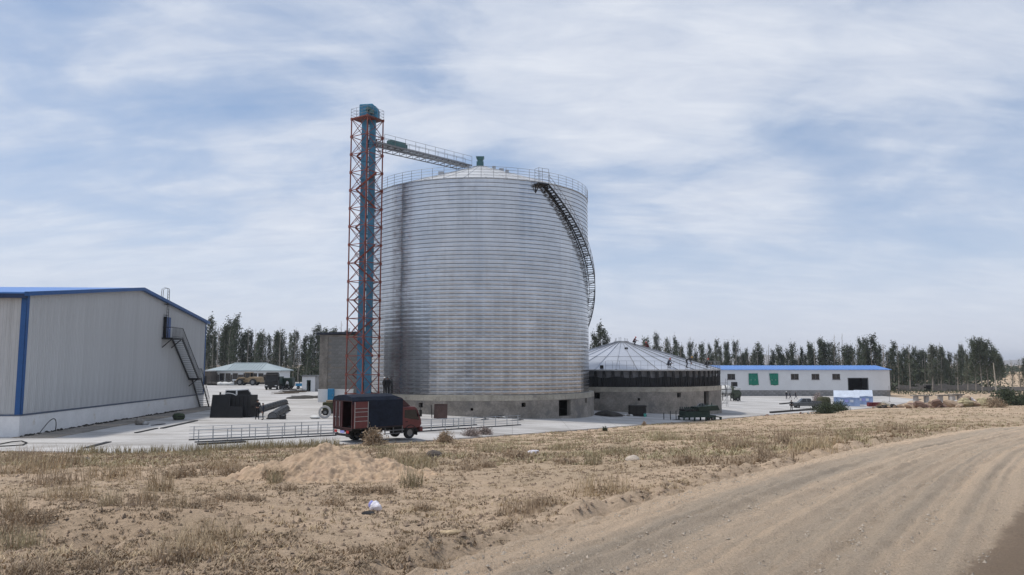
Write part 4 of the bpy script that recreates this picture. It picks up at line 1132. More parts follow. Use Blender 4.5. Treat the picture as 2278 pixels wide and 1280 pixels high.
for px_, lab in ((1674.5, 'green mesh sheet draped over window, wider at the bottom right'), (1720, 'green mesh sheet draped over window, tapering at the bottom left')):
    q = MB(); x0, x1 = lxp(px_ - 10), lxp(px_ + 10); n = 14; rows = 9
    sl_ = 0.35 if px_ > 1700 else -0.1
    pts = []
    for k in range(rows):
        f_ = k / (rows - 1)
        for i in range(n + 1):
            g = i / n
            xa = x0 + sl_ * f_ * (1 if px_ > 1700 else 0.3); xb = x1 + (0.0 if px_ > 1700 else 0.22 * f_)
            pts.append((xa + (xb - xa) * g, -0.10 - 0.05 * math.sin(g * 15 + f_ * 2) - 0.03 * f_, EH - 0.95 - 2.95 * f_ + 0.06 * math.sin(g * 9) * f_))
    q.add(pts, [(k * (n + 1) + i, k * (n + 1) + i + 1, (k + 1) * (n + 1) + i + 1, (k + 1) * (n + 1) + i) for k in range(rows - 1) for i in range(n)])
    o = q.build('mesh_drape', M['green_net'], None, True); o.location = (lx0, LBY, lz)
    sm_ = o.modifiers.new('thickness', 'SOLIDIFY'); sm_.thickness = 0.012
    tag(o, lab, 'mesh sheet', 'green mesh sheets on the long building')

# ================================================================== hipped-roof house, kiosk, block building on the left
HY = 190.0
def HX_(px): return XA(px, HY)
hx0, hx1 = HX_(465), HX_(623)
ho = thing('hip_roof_house', 'low house with a pale hipped roof behind the wheel loader', 'house', (hx0, HY, -5.02))
HL = hx1 - hx0; HH = 3.45
wn_ = [(HX_(c) - hx0 - 0.65, HX_(c) - hx0 + 0.65) for c in (479, 495, 508, 524, 548, 567, 581, 598, 611)]
hw = MB(); xs_ = sorted({0.0, HL} | {v for w in wn_ for v in w})
for i in range(len(xs_) - 1):
    op_ = any(a < (xs_[i] + xs_[i + 1]) / 2 < b_ for a, b_ in wn_)
    if op_: hw.box(xs_[i], xs_[i + 1], 0, 0.3, 2.75, HH); hw.box(xs_[i], xs_[i + 1], 0, 0.3, 0, 0.9)
    else: hw.box(xs_[i], xs_[i + 1], 0, 0.3, 1.5, HH); hw.box(xs_[i], xs_[i + 1], 0.0, 0.3, 0, 1.499)
hw.box(0, 0.3, 0.3, 9, 0, HH).box(HL - 0.3, HL, 0.3, 9, 0, HH).box(0, HL, 8.7, 9, 0, HH)
hw.build('wall', M['paint_white'], ho)
MB().box(-0.03, HL + 0.03, -0.06, -0.005, 0, 0.88).build('plinth', M['house_brown'], ho)
for a, b_ in wn_:
    f_ = MB().box(a, a + 0.08, 0.05, 0.15, 0.9, 2.75).box(b_ - 0.08, b_, 0.05, 0.15, 0.9, 2.75).box(a + 0.08, b_ - 0.08, 0.05, 0.15, 0.9, 1.0).box(a + 0.08, b_ - 0.08, 0.05, 0.15, 2.65, 2.75).build('window', M['house_brown'], ho)
    MB().box(a + 0.08, b_ - 0.08, 0.09, 0.11, 1.0, 2.65).build('pane', M['glass_dark'], f_)
for i in range(len(wn_) - 1):
    a, b_ = wn_[i][1], wn_[i + 1][0]
    if b_ - a > 0.3: MB().box(a + 0.03, b_ - 0.03, -0.04, -0.003, 0.9, 2.4).build('wall_panel', M['house_brown'], ho)
e = 0.7
rf = MB(); rz_ = HH + 1.75
rf.add([(-e, -e, HH), (HL + e, -e, HH), (HL + e, 9 + e, HH), (-e, 9 + e, HH), (4.6, 4.5, rz_), (HL - 4.6, 4.5, rz_),
        (-e, -e, HH - 0.18), (HL + e, -e, HH - 0.18), (HL + e, 9 + e, HH - 0.18), (-e, 9 + e, HH - 0.18)],
       [(0, 1, 5, 4), (1, 2, 5), (2, 3, 4, 5), (3, 0, 4), (6, 7, 1, 0), (7, 8, 2, 1), (8, 9, 3, 2), (9, 6, 0, 3), (9, 8, 7, 6)])
rfo = rf.build('roof', M['house_roof'], ho)
rbm = MB().beam((0, -e, HH + 0.05), (0, 4.5, rz_ + 0.05), 0.08, 0.09).mesh('roof_seam')
for i in range(12): link('roof_seam', rbm, M['house_roof'], rfo, (4.8 + i * (HL - 9.6) / 11, 0, 0))
MB().tube((4.6, 4.5, rz_ + 0.03), (HL - 4.6, 4.5, rz_ + 0.03), 0.12, 8).build('ridge_cap', M['house_roof'], rfo)
an = thing('lean_to', 'small brown flat-roofed annex beside the warehouse corner', 'shed', (XA(447, 186), 186, -5.02))
MB().box(0, 2.4, 0, 5, 0, 3.2).build('wall', M['house_brown'], an)
MB().box(-0.2, 2.55, -0.4, 5.2, 3.2, 3.45).build('roof', M['conc_pale'], an)
MB().box(0.6, 1.5, -0.03, 0.0, 0.0, 2.1).build('door', M['dark'], an)

KY = 140.0; kx = XA(673, KY)
kk = thing('white_kiosk', 'small white cabin with a dark doorway beside the concrete block building', 'cabin', (kx, KY, -5.02))
MB().box(0, 0.85, 0, 0.12, 0, 2.75).box(1.6, 2.4, 0, 0.12, 0, 2.75).box(0.85, 1.6, 0, 0.12, 2.1, 2.75).box(0, 0.12, 0.12, 2.6, 0, 2.75).box(0.12, 2.4, 2.48, 2.6, 0, 2.75).build('wall', M['paint_white'], kk)
MB().box(2.4, 2.52, -0.02, 2.62, 0, 2.75).build('shade_side_wall', M['block_and_shade_grey'], kk)  # cabin's right side: its shade put into the colour as grey
MB().box(-0.15, 2.75, -0.25, 2.8, 2.75, 2.95).build('roof', M['grey_steel'], kk)
MB().box(0.85, 0.92, 0.02, 0.14, 0, 2.1).box(1.53, 1.6, 0.02, 0.14, 0, 2.1).box(0.92, 1.53, 0.02, 0.14, 2.03, 2.1).build('door_frame', M['teal'], kk)
MB().box(0.92, 1.53, 1.2, 1.24, 0, 2.03).build('inner_wall', M['dark'], kk)

BY = 106.5; bx0 = XA(711, BY); bz = -5.02; bw = 15.5; bh = 9.05
bb = thing('block_building', 'bare grey concrete block building standing behind the lattice tower', 'building', (bx0, BY, bz))
M['block_wall'] = mat('block_wall', (0.25, 0.245, 0.235), 0.95, 0, 0.28, 0.7, 0.4, 12, stretch=(1, 1, 3.0), rnd=0.2)
bwid, bht = 0.92, 0.42
bkm = MB().box(0.008, bwid - 0.008, -0.015, 0.2, 0.008, bht - 0.008).mesh('block')
rows_ = int(bh / bht)
for r_ in range(rows_):
    for i in range(8):
        x = 1.15 + i * bwid + (0.46 if r_ % 2 else 0)
        link('block', bkm, M['block_wall'], bb, (x, 0, r_ * bht))
MB().box(0.02, bw, 0.03, 9, 0, bh).build('wall', M['conc_wall'], bb)
MB().box(-0.02, 1.12, -0.06, 0.06, 0, bh).build('corner_column', M['conc_wall'], bb)
MB().box(1.13, bw, -0.05, 0.05, 4.4, 4.62).box(1.13, bw, -0.05, 0.05, bh - 0.3, bh).build('ring_beam', M['conc_wall'], bb)
MB().loft([[(-0.4, -0.4, bh), (bw, -0.4, bh + 0.45), (bw, 9.4, bh + 0.45), (-0.4, 9.4, bh)], [(-0.4, -0.4, bh + 0.3), (bw, -0.4, bh + 0.75), (bw, 9.4, bh + 0.75), (-0.4, 9.4, bh + 0.3)]]).build('roof', mat('roof_dark', (0.03, 0.035, 0.05), 0.6), bb)
WY = 101.5; wx = XA(709, WY)
lw = thing('low_white_wall', 'low white rendered wall in front of the concrete block building', 'wall', (wx, WY, -5.02))
MB().box(0, 4.6, 0, 0.25, 0, 1.62).build('panel', M['plinth_white'], lw)
MB().box(-0.05, 4.65, -0.04, 0.29, 1.62, 1.70).build('coping', M['plinth_white'], lw)
cb = thing('blue_cabinet', 'upright bright blue metal cabinet against the low white wall', 'cabinet', (XA(731, 100.9), 100.7, -5.02))
MB().bbox(0, 0.8, 0, 0.55, 0.08, 1.78, 0.03).build('body', M['bright_blue'], cb)
MB().box(0.05, 0.75, -0.02, -0.002, 0.14, 1.7).build('door', M['bright_blue'], cb)
MB().box(0.62, 0.66, -0.05, -0.02, 0.85, 1.05).build('handle', M['galv'], cb)
MB().box(0.03, 0.77, 0.03, 0.52, 0, 0.08).build('base', M['black_steel'], cb)
# ================================================================== vehicles
def wheel(parent, x, y, r, w, name='wheel'):
    m = Matrix.Translation((x, y, r)) @ Matrix.Rotation(math.pi / 2, 4, 'X')
    ty = MB().lathe([(r * 0.58, -w / 2), (r * 0.92, -w / 2), (r, -w * 0.36), (r, w * 0.36), (r * 0.92, w / 2), (r * 0.58, w / 2), (r * 0.58, -w / 2)], 22, mat=m).build(name, M['rubber'], parent, 40)
    MB().lathe([(r * 0.585, -w * 0.42), (r * 0.5, -w * 0.30), (r * 0.2, -w * 0.34), (0.01, -w * 0.36)], 16, mat=m).lathe([(r * 0.585, w * 0.42), (r * 0.5, w * 0.30), (r * 0.2, w * 0.34), (0.01, w * 0.36)], 16, mat=m).build('rim', M['rim_grey'], ty)
    return ty
# local frame of vehicles: +x forwards, y = +left
def cargo_truck():
    pr_, pf_ = G(781, 985), G(905, 979)
    rz = R(43)
    t = thing('cargo_truck', 'maroon box truck under a navy tarpaulin with its rear door swung open', 'truck', (pr_.x + 0.45, pr_.y + 1.1, -5.0), rz)
    # origin: between the rear wheels
    for y in (-0.82, 0.82): wheel(t, 3.18, y, 0.40, 0.24)
    for y in (-0.95, -0.68, 0.68, 0.95): wheel(t, 0.0, y, 0.40, 0.22)
    ch = MB()
    for y in (-0.38, 0.38): ch.box(-1.35, 3.85, y - 0.05, y + 0.05, 0.62, 0.84)
    ch.tube((0, -0.8, 0.4), (0, 0.8, 0.4), 0.09, 8).tube((3.18, -0.75, 0.4), (3.18, 0.75, 0.4), 0.06, 8).box(1.0, 1.9, 0.45, 0.95, 0.45, 0.8).tube((2.0, -0.75, 0.6), (2.75, -0.75, 0.6), 0.22, 12)
    ch.box(-1.45, -1.35, -0.9, 0.9, 0.42, 0.55)
    ch.build('chassis', M['chassis'], t)
    sk_ = MB().box(1.0, 2.55, -1.13, -1.09, 0.42, 0.48).box(1.0, 2.55, -1.13, -1.09, 0.62, 0.68)
    for x in (1.1, 1.75, 2.45): sk_.box(x - 0.03, x + 0.03, -1.09, -1.04, 0.4, 0.9)
    sk_.build('side_guard', M['grey_steel'], t)
    bx0_, bx1_, hw_, z0_, z1_ = -1.45, 2.35, 1.17, 0.92, 2.72
    MB().box(bx0_, bx1_, -hw_, hw_, z0_ - 0.08, z0_).build('deck', M['chassis'], t)
    # hollow box: left wall, front wall, right wall, roof bows
    MB().box(bx0_ + 0.02, bx1_, hw_ - 0.05, hw_, z0_, z1_).box(bx1_ - 0.05, bx1_, -hw_ + 0.001, hw_ - 0.05, z0_, z1_).box(bx0_ + 0.02, bx1_ - 0.05, -hw_, -hw_ + 0.05, z0_, z1_).build('box_wall', M['maroon'], t)
    # rear frame
    MB().box(bx0_, bx0_ + 0.1, -hw_ - 0.01, -hw_ + 0.1, z0_, z1_).box(bx0_, bx0_ + 0.1, hw_ - 0.1, hw_ + 0.01, z0_, z1_).box(bx0_, bx0_ + 0.1, -hw_ + 0.1, hw_ - 0.1, z1_ - 0.1, z1_).box(bx0_, bx0_ + 0.1, -hw_ + 0.1, hw_ - 0.1, z0_ - 0.12, z0_ + 0.04).build('rear_frame', M['maroon'], t)
    def door(name, mt_):
        d = MB().box(0, 0.05, 0, 1.06, 0, 1.66)
        for z in (0.02, 0.42, 0.74, 1.16, 1.62): d.box(-0.02, 0.0, 0.02, 1.04, z - 0.015, z + 0.015)
        for y in (0.02, 1.04): d.box(-0.025, 0.0, y - 0.02, y + 0.02, 0, 1.66)
        return d.build(name, mt_, t)
    # left leaf closed with locking bars, right leaf folded flat against the side
    d1 = door('rear_door', M['maroon']); d1.location = (bx0_ + 0.01, 0.01, z0_ + 0.05)
    for y in (0.3, 0.75):
        MB().tube((-0.04, y, 0.05), (-0.04, y, 1.62), 0.018, 6).box(-0.06, -0.02, y - 0.03, y + 0.13, 0.6, 0.66).build('locking_bar', M['galv'], d1)
    d2 = door('rear_door', M['cab_red']); d2.location = (bx0_ + 0.06, -hw_ - 0.10, z0_ + 0.02); d2.rotation_euler = (0, 0, R(-90) + 0.03)
    tr_ = MB()
    for y in (0.03, 1.03): tr_.box(0.06, 0.075, y - 0.02, y + 0.02, 0.0, 1.66)
    for z in (0.44, 0.72, 1.02, 1.24): tr_.box(0.055, 0.072, 0.05, 1.0, z - 0.014, z + 0.014)
    tr_.build('door_trim', M['galv'], d2)
    # tarpaulin: crown over the roof and down the right side
    secs = []
    for x, k in ((bx0_ - 0.03, 0.93), (bx0_ + 0.5, 1.0), (bx0_ + 1.5, 1.0), (bx0_ + 2.6, 1.0), (bx1_ - 0.45, 1.0), (bx1_ + 0.04, 0.2)):
        cr = 0.32 * k; zb = z0_ + 0.03 if x > bx0_ + 1.0 else z1_ - 0.28
        if x > bx0_ + 1.0 and x < bx0_ + 1.2: zb = z0_
        secs.append([(x, -hw_ - 0.035, zb), (x, -hw_ - 0.04, z1_ - 0.05), (x, -hw_ + 0.12, z1_ + cr * 0.55), (x, -0.5, z1_ + cr * 0.92), (x, 0.0, z1_ + cr),
                     (x, 0.5, z1_ + cr * 0.92), (x, hw_ - 0.12, z1_ + cr * 0.55), (x, hw_ + 0.04, z1_ - 0.05), (x, hw_ + 0.035, z0_ + 0.03 if x > bx0_ + 0.2 else z1_ - 0.4)])
    secs.insert(2, [(bx0_ + 1.08, y, z if i else z1_ - 0.28) for i, (x, y, z) in enumerate(secs[1])])
    secs.insert(3, [(bx0_ + 1.10, y, z if i else z0_ + 0.03) for i, (x, y, z) in enumerate(secs[1])])
    tq = MB().loft(secs, caps=False, closed=False)
    q = secs[-1]; tq.add(q, [tuple(range(len(q)))])
    q = [p for p in secs[0][1:-1]]; tq.add(q, [tuple(range(len(q)))])
    tq.build('tarpaulin', M['navy_tarp'], t, 35)
    # cab
    cx = 2.49; cab = MB()
    prof = [(cx, 0.72), (cx + 1.48, 0.72), (cx + 1.60, 0.95), (cx + 1.58, 1.25), (cx + 1.24, 1.98), (cx + 1.05, 2.12), (cx + 0.05, 2.12), (cx, 2.05)]
    cab.prism(prof, -0.98, 0.98)
    co = cab.build('cab', M['cab_red'], t)
    md = co.modifiers.new('soft', 'BEVEL'); md.width = 0.05; md.segments = 2
    MB().prism([(cx + 0.02, 2.12), (cx + 0.85, 2.14), (cx + 0.25, 2.62), (cx + 0.02, 2.72)], -0.75, 0.75).build('wind_deflector', M['maroon'], co)
    for s_ in (-1, 1):
        yy = s_ * 0.985
        g_ = MB().add([(cx + 0.18, yy, 1.42), (cx + 0.62, yy, 1.32), (cx + 1.42, yy, 1.22), (cx + 1.16, yy, 1.92), (cx + 0.22, yy, 1.92)], [(0, 1, 2, 3, 4)] if s_ < 0 else [(4, 3, 2, 1, 0)])
        g_.build('side_window', M['glass_dark'], co)
        MB().box(cx + 0.28, cx + 0.46, min(yy, yy + s_ * 0.03), max(yy, yy + s_ * 0.03), 1.12, 1.17).build('handle', M['rubber'], co)
        MB().box(cx + 1.38, cx + 1.46, min(s_ * 1.02, s_ * 1.22), max(s_ * 1.02, s_ * 1.22), 1.45, 1.9).tube((cx + 1.3, s_ * 0.97, 1.85), (cx + 1.42, s_ * 1.1, 1.8), 0.015, 5).build('mirror', M['rubber'], co)
        MB().lathe([(0.48, -0.03), (0.54, -0.03), (0.54, 0.03), (0.48, 0.03), (0.48, -0.03)], 14, 0, math.pi, Matrix.Translation((3.18, s_ * 0.965, 0.40)) @ Matrix.Rotation(math.pi / 2, 4, 'X')).build('wheel_arch', M['chassis'], co)
        MB().bbox(cx + 1.56, cx + 1.66, s_ * 0.75 - 0.17, s_ * 0.75 + 0.17, 0.86, 1.08, 0.02).build('headlight', M['lamp_white'], co)
    a_, b2 = Vector((cx + 1.555, 0, 1.32)), Vector((cx + 1.27, 0, 1.96)); nn = Vector((0.012, 0, 0.006))
    MB().add([a_ + nn + Vector((0, -0.88, 0)), a_ + nn + Vector((0, 0.88, 0)), b2 + nn + Vector((0, 0.82, 0)), b2 + nn + Vector((0, -0.82, 0))], [(0, 1, 2, 3)]).build('windscreen', M['glass_dark'], co)
    MB().bbox(cx + 1.5, cx + 1.74, -0.98, 0.98, 0.45, 0.74, 0.04).build('bumper', M['cab_red'], t)
    for y in (-0.85, 0.6): 
        MB().box(-1.50, -1.46, y, y + 0.28, 0.62, 0.78).build('tail_lamp', M['lamp_red'], t)
    MB().box(-1.49, -1.465, -0.32, 0.18, 0.60, 0.76).build('number_plate', M['bag_blue'], t)
    for x in (-0.55, 3.70): 
        for y in (-0.85, 0.85): MB().box(x - 0.015, x + 0.015, y - 0.2, y + 0.2, 0.22, 0.62).build('mud_flap', M['rubber'], t)
    return t
cargo_truck()

def far_truck():
    p = G(600, 868); 
    t = thing('dump_truck', 'dark cab-over lorry parked nose on before the hipped-roof house', 'truck', (p.x, p.y + 1.5, -5.0), R(-82))
    for x in (0.4, -3.2, -4.5):
        for y in (-1.0, 1.0): wheel(t, x, y, 0.5, 0.32)
    MB().box(-5.6, 1.0, -0.5, 0.5, 0.6, 0.95).build('chassis', M['chassis'], t)
    c = MB().bbox(-0.9, 1.15, -1.2, 1.2, 0.75, 3.05, 0.1).build('cab', M['chassis'], t)
    MB().box(1.15, 1.165, -1.02, 1.02, 1.75, 2.65).build('windscreen', M['glass_dark'], c)
    MB().bbox(1.1, 1.32, -1.22, 1.22, 0.42, 1.0, 0.05).build('bumper', M['chassis'], c)
    for y in (-0.9, 0.9): MB().box(1.32, 1.34, y - 0.2, y + 0.2, 0.75, 0.9).build('headlight', M['lamp_white'], c)
    MB().box(1.15, 1.17, -0.9, 0.9, 1.1, 1.6).build('grille', M['chassis'], c)
    for y in (-1.32, 1.32): MB().box(0.95, 1.02, y - 0.1, y + 0.1, 1.8, 2.5).build('mirror', M['rubber'], c)
    MB().bbox(-0.7, 0.6, -1.1, 1.1, 3.05, 3.35, 0.1).build('roof_fairing', M['chassis'], c)
    MB().loft([[(-5.8, -1.25, 1.0), (-1.1, -1.25, 1.0), (-1.1, 1.25, 1.0), (-5.8, 1.25, 1.0)], [(-5.9, -1.25, 2.5), (-1.05, -1.25, 2.5), (-1.05, 1.25, 2.5), (-5.9, 1.25, 2.5)]]).build('tipper_body', M['green_paint'], t)
far_truck()

def loader():
    p = G(548, 858)
    t = thing('wheel_loader', 'dusty yellow wheel loader parked in front of the hipped-roof house', 'loader', (p.x, p.y + 1.4, -5.0), R(172))
    for x in (-1.6, 1.6):
        for y in (-1.0, 1.0): wheel(t, x, y, 0.78, 0.5)
    b = MB().bbox(-3.3, -0.3, -0.85, 0.85, 0.85, 2.0, 0.12).box(-3.45, -3.3, -0.9, 0.9, 0.7, 1.6).box(-0.3, 2.3, -0.5, 0.5, 0.7, 1.3)
    b.build('body', M['yellow'], t)
    c = MB().box(-0.75, 0.55, -0.75, 0.75, 1.3, 1.75)
    for x in (-0.75, 0.5):
        for y in (-0.75, 0.68): c.box(x, x + 0.07, y, y + 0.07, 1.75, 2.9)
    co = c.build('cab', M['yellow'], t)
    MB().bbox(-0.85, 0.65, -0.82, 0.82, 2.9, 3.05, 0.04).build('cab_roof', M['yellow'], co)
    MB().box(-0.66, 0.48, -0.73, -0.70, 1.75, 2.9).box(-0.66, 0.48, 0.70, 0.73, 1.75, 2.9).box(0.52, 0.54, -0.66, 0.66, 1.75, 2.9).build('cab_glass', M['glass_dark'], co)
    for y in (-0.55, 0.55): MB().path([(0.9, y, 1.7), (2.1, y, 1.75), (3.2, y, 0.75)], 0.13, 6).tube((1.0, y, 1.1), (2.4, y, 1.35), 0.07, 6).build('lift_arm', M['yellow'], t)
    MB().prism([(2.9, 0.1), (4.1, 0.05), (4.15, 0.12), (3.2, 0.35), (3.1, 1.0), (3.5, 1.3), (3.4, 1.38), (2.95, 1.15)], -1.35, 1.35).build('bucket', M['galv'], t)
    MB().tube((-2.6, 0.3, 2.0), (-2.6, 0.3, 2.7), 0.07, 8).build('exhaust', M['chassis'], t)
loader()

def pickup():
    p = G(1800, 909.5)
    t = thing('pickup_truck', 'grey double-cab pickup parked beside the blue tents', 'pickup', (p.x - 0.2, p.y + 1.0, p.z), R(172))
    for x in (-1.55, 1.5):
        for y in (-0.75, 0.75): wheel(t, x, y, 0.36, 0.24)
    low = [(-2.5, 0.45), (2.35, 0.42), (2.5, 0.6), (2.48, 0.92), (1.25, 1.08), (-2.5, 1.05)]
    b = MB().prism(low, -0.86, 0.86).build('body', M['silver_paint'], t)
    md = b.modifiers.new('soft', 'BEVEL'); md.width = 0.07; md.segments = 2
    cb_ = MB().loft([[(-0.95, -0.82, 1.05), (1.3, -0.82, 1.07), (1.3, 0.82, 1.07), (-0.95, 0.82, 1.05)], [(-0.75, -0.66, 1.74), (0.55, -0.66, 1.74), (0.55, 0.66, 1.74), (-0.75, 0.66, 1.74)]]).build('cab', M['silver_paint'], t)
    for s_ in (-1, 1):
        for a, c in ((-0.78, -0.12), (-0.02, 0.72)):
            MB().add([(a, s_ * 0.815, 1.12), (c + 0.2 if c > 0 else c, s_ * 0.815, 1.12), (c - 0.12 if c > 0 else c, s_ * 0.69, 1.66), (a + 0.1, s_ * 0.69, 1.66)], [(0, 1, 2, 3)] if s_ < 0 else [(3, 2, 1, 0)]).build('side_window', M['glass_dark'], cb_)
    MB().add([(1.20, -0.74, 1.14), (1.20, 0.74, 1.14), (0.66, 0.62, 1.70), (0.66, -0.62, 1.70)], [(0, 1, 2, 3)]).build('windscreen', M['glass_dark'], cb_)
    MB().add([(-0.95, -0.70, 1.14), (-0.95, 0.70, 1.14), (-0.80, 0.6, 1.66), (-0.80, -0.6, 1.66)], [(3, 2, 1, 0)]).build('rear_window', M['glass_dark'], cb_)
    MB().box(-2.5, -1.0, -0.86, -0.78, 1.05, 1.28).box(-2.5, -1.0, 0.78, 0.86, 1.05, 1.28).box(-2.5, -2.42, -0.78, 0.78, 1.05, 1.28).build('load_bed', M['silver_paint'], t)
    MB().bbox(2.42, 2.6, -0.85, 0.85, 0.4, 0.62, 0.03).build('bumper', M['chassis'], t)
    for y in (-0.62, 0.62): MB().box(2.47, 2.53, y - 0.18, y + 0.18, 0.72, 0.9).build('headlight', M['lamp_white'], t)
pickup()

def minivan():
    p = G(511, 905)
    t = thing('minivan', 'white minivan parked behind the black steel bin', 'van', (p.x, p.y + 3.0, -5.0), R(80))
    for x in (-1.2, 1.2):
        for y in (-0.72, 0.72): wheel(t, x, y, 0.33, 0.22)
    MB().loft([[(-2.0, -0.84, 0.35), (2.0, -0.84, 0.35), (2.0, 0.84, 0.35), (-2.0, 0.84, 0.35)], [(-2.05, -0.86, 1.1), (2.02, -0.86, 1.1), (2.02, 0.86, 1.1), (-2.05, 0.86, 1.1)]]).build('body', M['car_white'], t)
    c = MB().loft([[(-2.03, -0.84, 1.1), (1.7, -0.84, 1.1), (1.7, 0.84, 1.1), (-2.03, 0.84, 1.1)], [(-1.85, -0.72, 1.93), (0.9, -0.72, 1.93), (0.9, 0.72, 1.93), (-1.85, 0.72, 1.93)]]).build('roof', M['car_white'], t)
    MB().add([(-2.02, -0.70, 1.2), (-2.02, 0.70, 1.2), (-1.88, 0.62, 1.82), (-1.88, -0.62, 1.82)], [(3, 2, 1, 0)]).build('rear_window', M['glass_dark'], c)
    for s_ in (-1, 1): MB().add([(-1.8, s_ * 0.835, 1.2), (1.35, s_ * 0.835, 1.2), (0.75, s_ * 0.745, 1.82), (-1.7, s_ * 0.745, 1.82)], [(0, 1, 2, 3)] if s_ < 0 else [(3, 2, 1, 0)]).build('side_window', M['glass_dark'], c)
    for y in (-0.72, 0.72): MB().box(-2.09, -2.04, y - 0.1, y + 0.1, 0.75, 1.15).build('tail_lamp', M['lamp_red'], t)
    MB().bbox(-2.14, -2.0, -0.85, 0.85, 0.3, 0.55, 0.03).build('bumper', M['car_white'], t)
minivan()

M['mixer_green'] = mat('mixer_green', (0.06, 0.075, 0.05), 0.7, 0, 0.3, 2)
def mixer():
    p = G(1630, 893)
    t = thing('concrete_mixer', 'green concrete batching mixer with a white drum beyond the unfinished silo', 'mixer', (p.x, p.y + 1.2, p.z)); t.scale = (1.12,) * 3
    fr_ = MB()
    for x in (-1.7, 0.2, 1.4):
        for y in (-0.8, 0.8): fr_.beam((x, y, 0), (x, y, 1.5), 0.12)
    fr_.box(-1.8, 1.5, -0.86, -0.74, 1.2, 1.35).box(-1.8, 1.5, 0.74, 0.86, 1.2, 1.35)
    fr_.build('frame', M['chassis'], t)
    m = Matrix.Translation((-1.9, 0, 1.85)) @ Matrix.Rotation(math.pi / 2, 4, 'Y')
    d_ = MB().lathe([(0.05, 0), (0.7, 0.05), (0.95, 0.5), (1.0, 1.2), (0.85, 1.75), (0.5, 2.0)], 24, mat=m).build('drum', M['drum_white'], t, 40)
    MB().lathe([(1.01, 0.7), (1.06, 0.72), (1.06, 0.85), (1.01, 0.87)], 24, mat=m).build('drum_ring', M['chassis'], d_)
    MB().loft([[(0.1, -0.7, 0.45), (1.4, -0.7, 0.2), (1.4, 0.7, 0.2), (0.1, 0.7, 0.45)], [(0.0, -0.9, 1.5), (1.7, -0.9, 1.4), (1.7, 0.9, 1.4), (0.0, 0.9, 1.5)], [(0.2, -0.8, 2.6), (1.2, -0.8, 2.2), (1.2, 0.8, 2.2), (0.2, 0.8, 2.6)]]).build('mixing_housing', M['mixer_green'], t)
    MB().bbox(0.25, 1.1, -0.6, 0.6, 2.6, 3.4, 0.05).build('motor_box', M['chassis'], t)
    MB().bbox(0.35, 1.55, -0.95, -0.82, 2.0, 2.35, 0.03).build('chute', M['drum_white'], t)
    for x, y in ((1.0, -0.8), (1.0, 0.8)): wheel(t, x, y, 0.35, 0.2)
mixer()

def forming_machine():
    p = G(1555, 937)
    t = thing('roll_forming_machine', 'dark green roll-forming machine on a long frame at the yard edge', 'machine', (p.x, p.y + 1.0, p.z - 0.05), R(14))
    b = MB().box(-2.0, 2.0, -0.75, 0.75, 0.42, 0.62)
    for x in (-1.9, -0.6, 0.8, 1.9):
        for y in (-0.65, 0.65): b.box(x - 0.07, x + 0.07, y - 0.07, y + 0.07, 0, 0.42)
    b.build('bed_frame', M['green_paint'], t)
    MB().bbox(-1.85, 1.3, -0.7, 0.7, 0.62, 1.12, 0.04).build('machine_body', M['green_paint'], t)
    MB().loft([[(-0.1, -0.78, 1.1), (2.5, -0.78, 1.2), (2.5, 0.78, 1.2), (-0.1, 0.78, 1.1)], [(-0.3, -0.85, 1.6), (2.2, -0.85, 1.75), (2.2, 0.85, 1.75), (-0.3, 0.85, 1.6)]]).build('coil_tray', M['green_paint'], t)
    rm = MB().tube((0, -0.72, 0), (0, 0.72, 0), 0.13, 10).mesh('roller')
    for i in range(7): link('roller', rm, M['chassis'], t, (-1.7 + i * 0.27, 0, 1.25))
    sm2 = MB().tube((0, 0, 0), (0, 0, 0.32), 0.06, 8).mesh('adjusting_screw')
    for i in range(7): link('adjusting_screw', sm2, M['green_paint'], t, (-1.7 + i * 0.27, -0.68, 1.25)); link('adjusting_screw', sm2, M['green_paint'], t, (-1.7 + i * 0.27, 0.68, 1.25))
    for x in (0.2, 0.55, 1.1, 1.7): MB().tube((x, -0.4, 1.6), (x, -0.4, 1.95 + 0.1 * (x > 1)), 0.05, 6).build('guide_post', M['green_paint'], t)
    for y in (-0.6, 0.6): wheel(t, 1.75, y, 0.30, 0.16)
    hb_ = MB().beam((2.0, 0, 0.5), (3.0, 0, 0.35), 0.12)
    hb_.box(2.9, 3.1, -0.1, 0.1, 0.0, 0.4).build('tow_bar', M['green_paint'], t)
    MB().lathe([(0.1, -0.15), (0.55, -0.15), (0.55, 0.15), (0.1, 0.15)], 20, mat=Matrix.Translation((0.7, 0.2, 1.45)) @ Matrix.Rotation(math.pi / 2, 4, 'X')).build('coil', M['grey_steel'], t)
    f = thing('steel_runner', 'low black steel runner with upright stakes beside the green machine', 'frame', (p.x - 3.1, p.y + 0.1, p.z - 0.03), R(14))
    MB().box(-1.0, 1.2, -0.06, 0.06, 0.05, 0.17).box(-1.0, 1.2, 0.6, 0.72, 0.05, 0.17).build('skid', M['black_steel'], f)
    for x in (-0.9, -0.1, 0.6):
        MB().box(x - 0.05, x + 0.05, -0.06, 0.72, -0.02, 0.05).build('sleeper', M['black_steel'], f)
        MB().box(x - 0.035, x + 0.035, -0.035, 0.035, 0.17, 1.15 if x > -0.5 else 0.95).build('stake', M['black_steel'], f)
forming_machine()

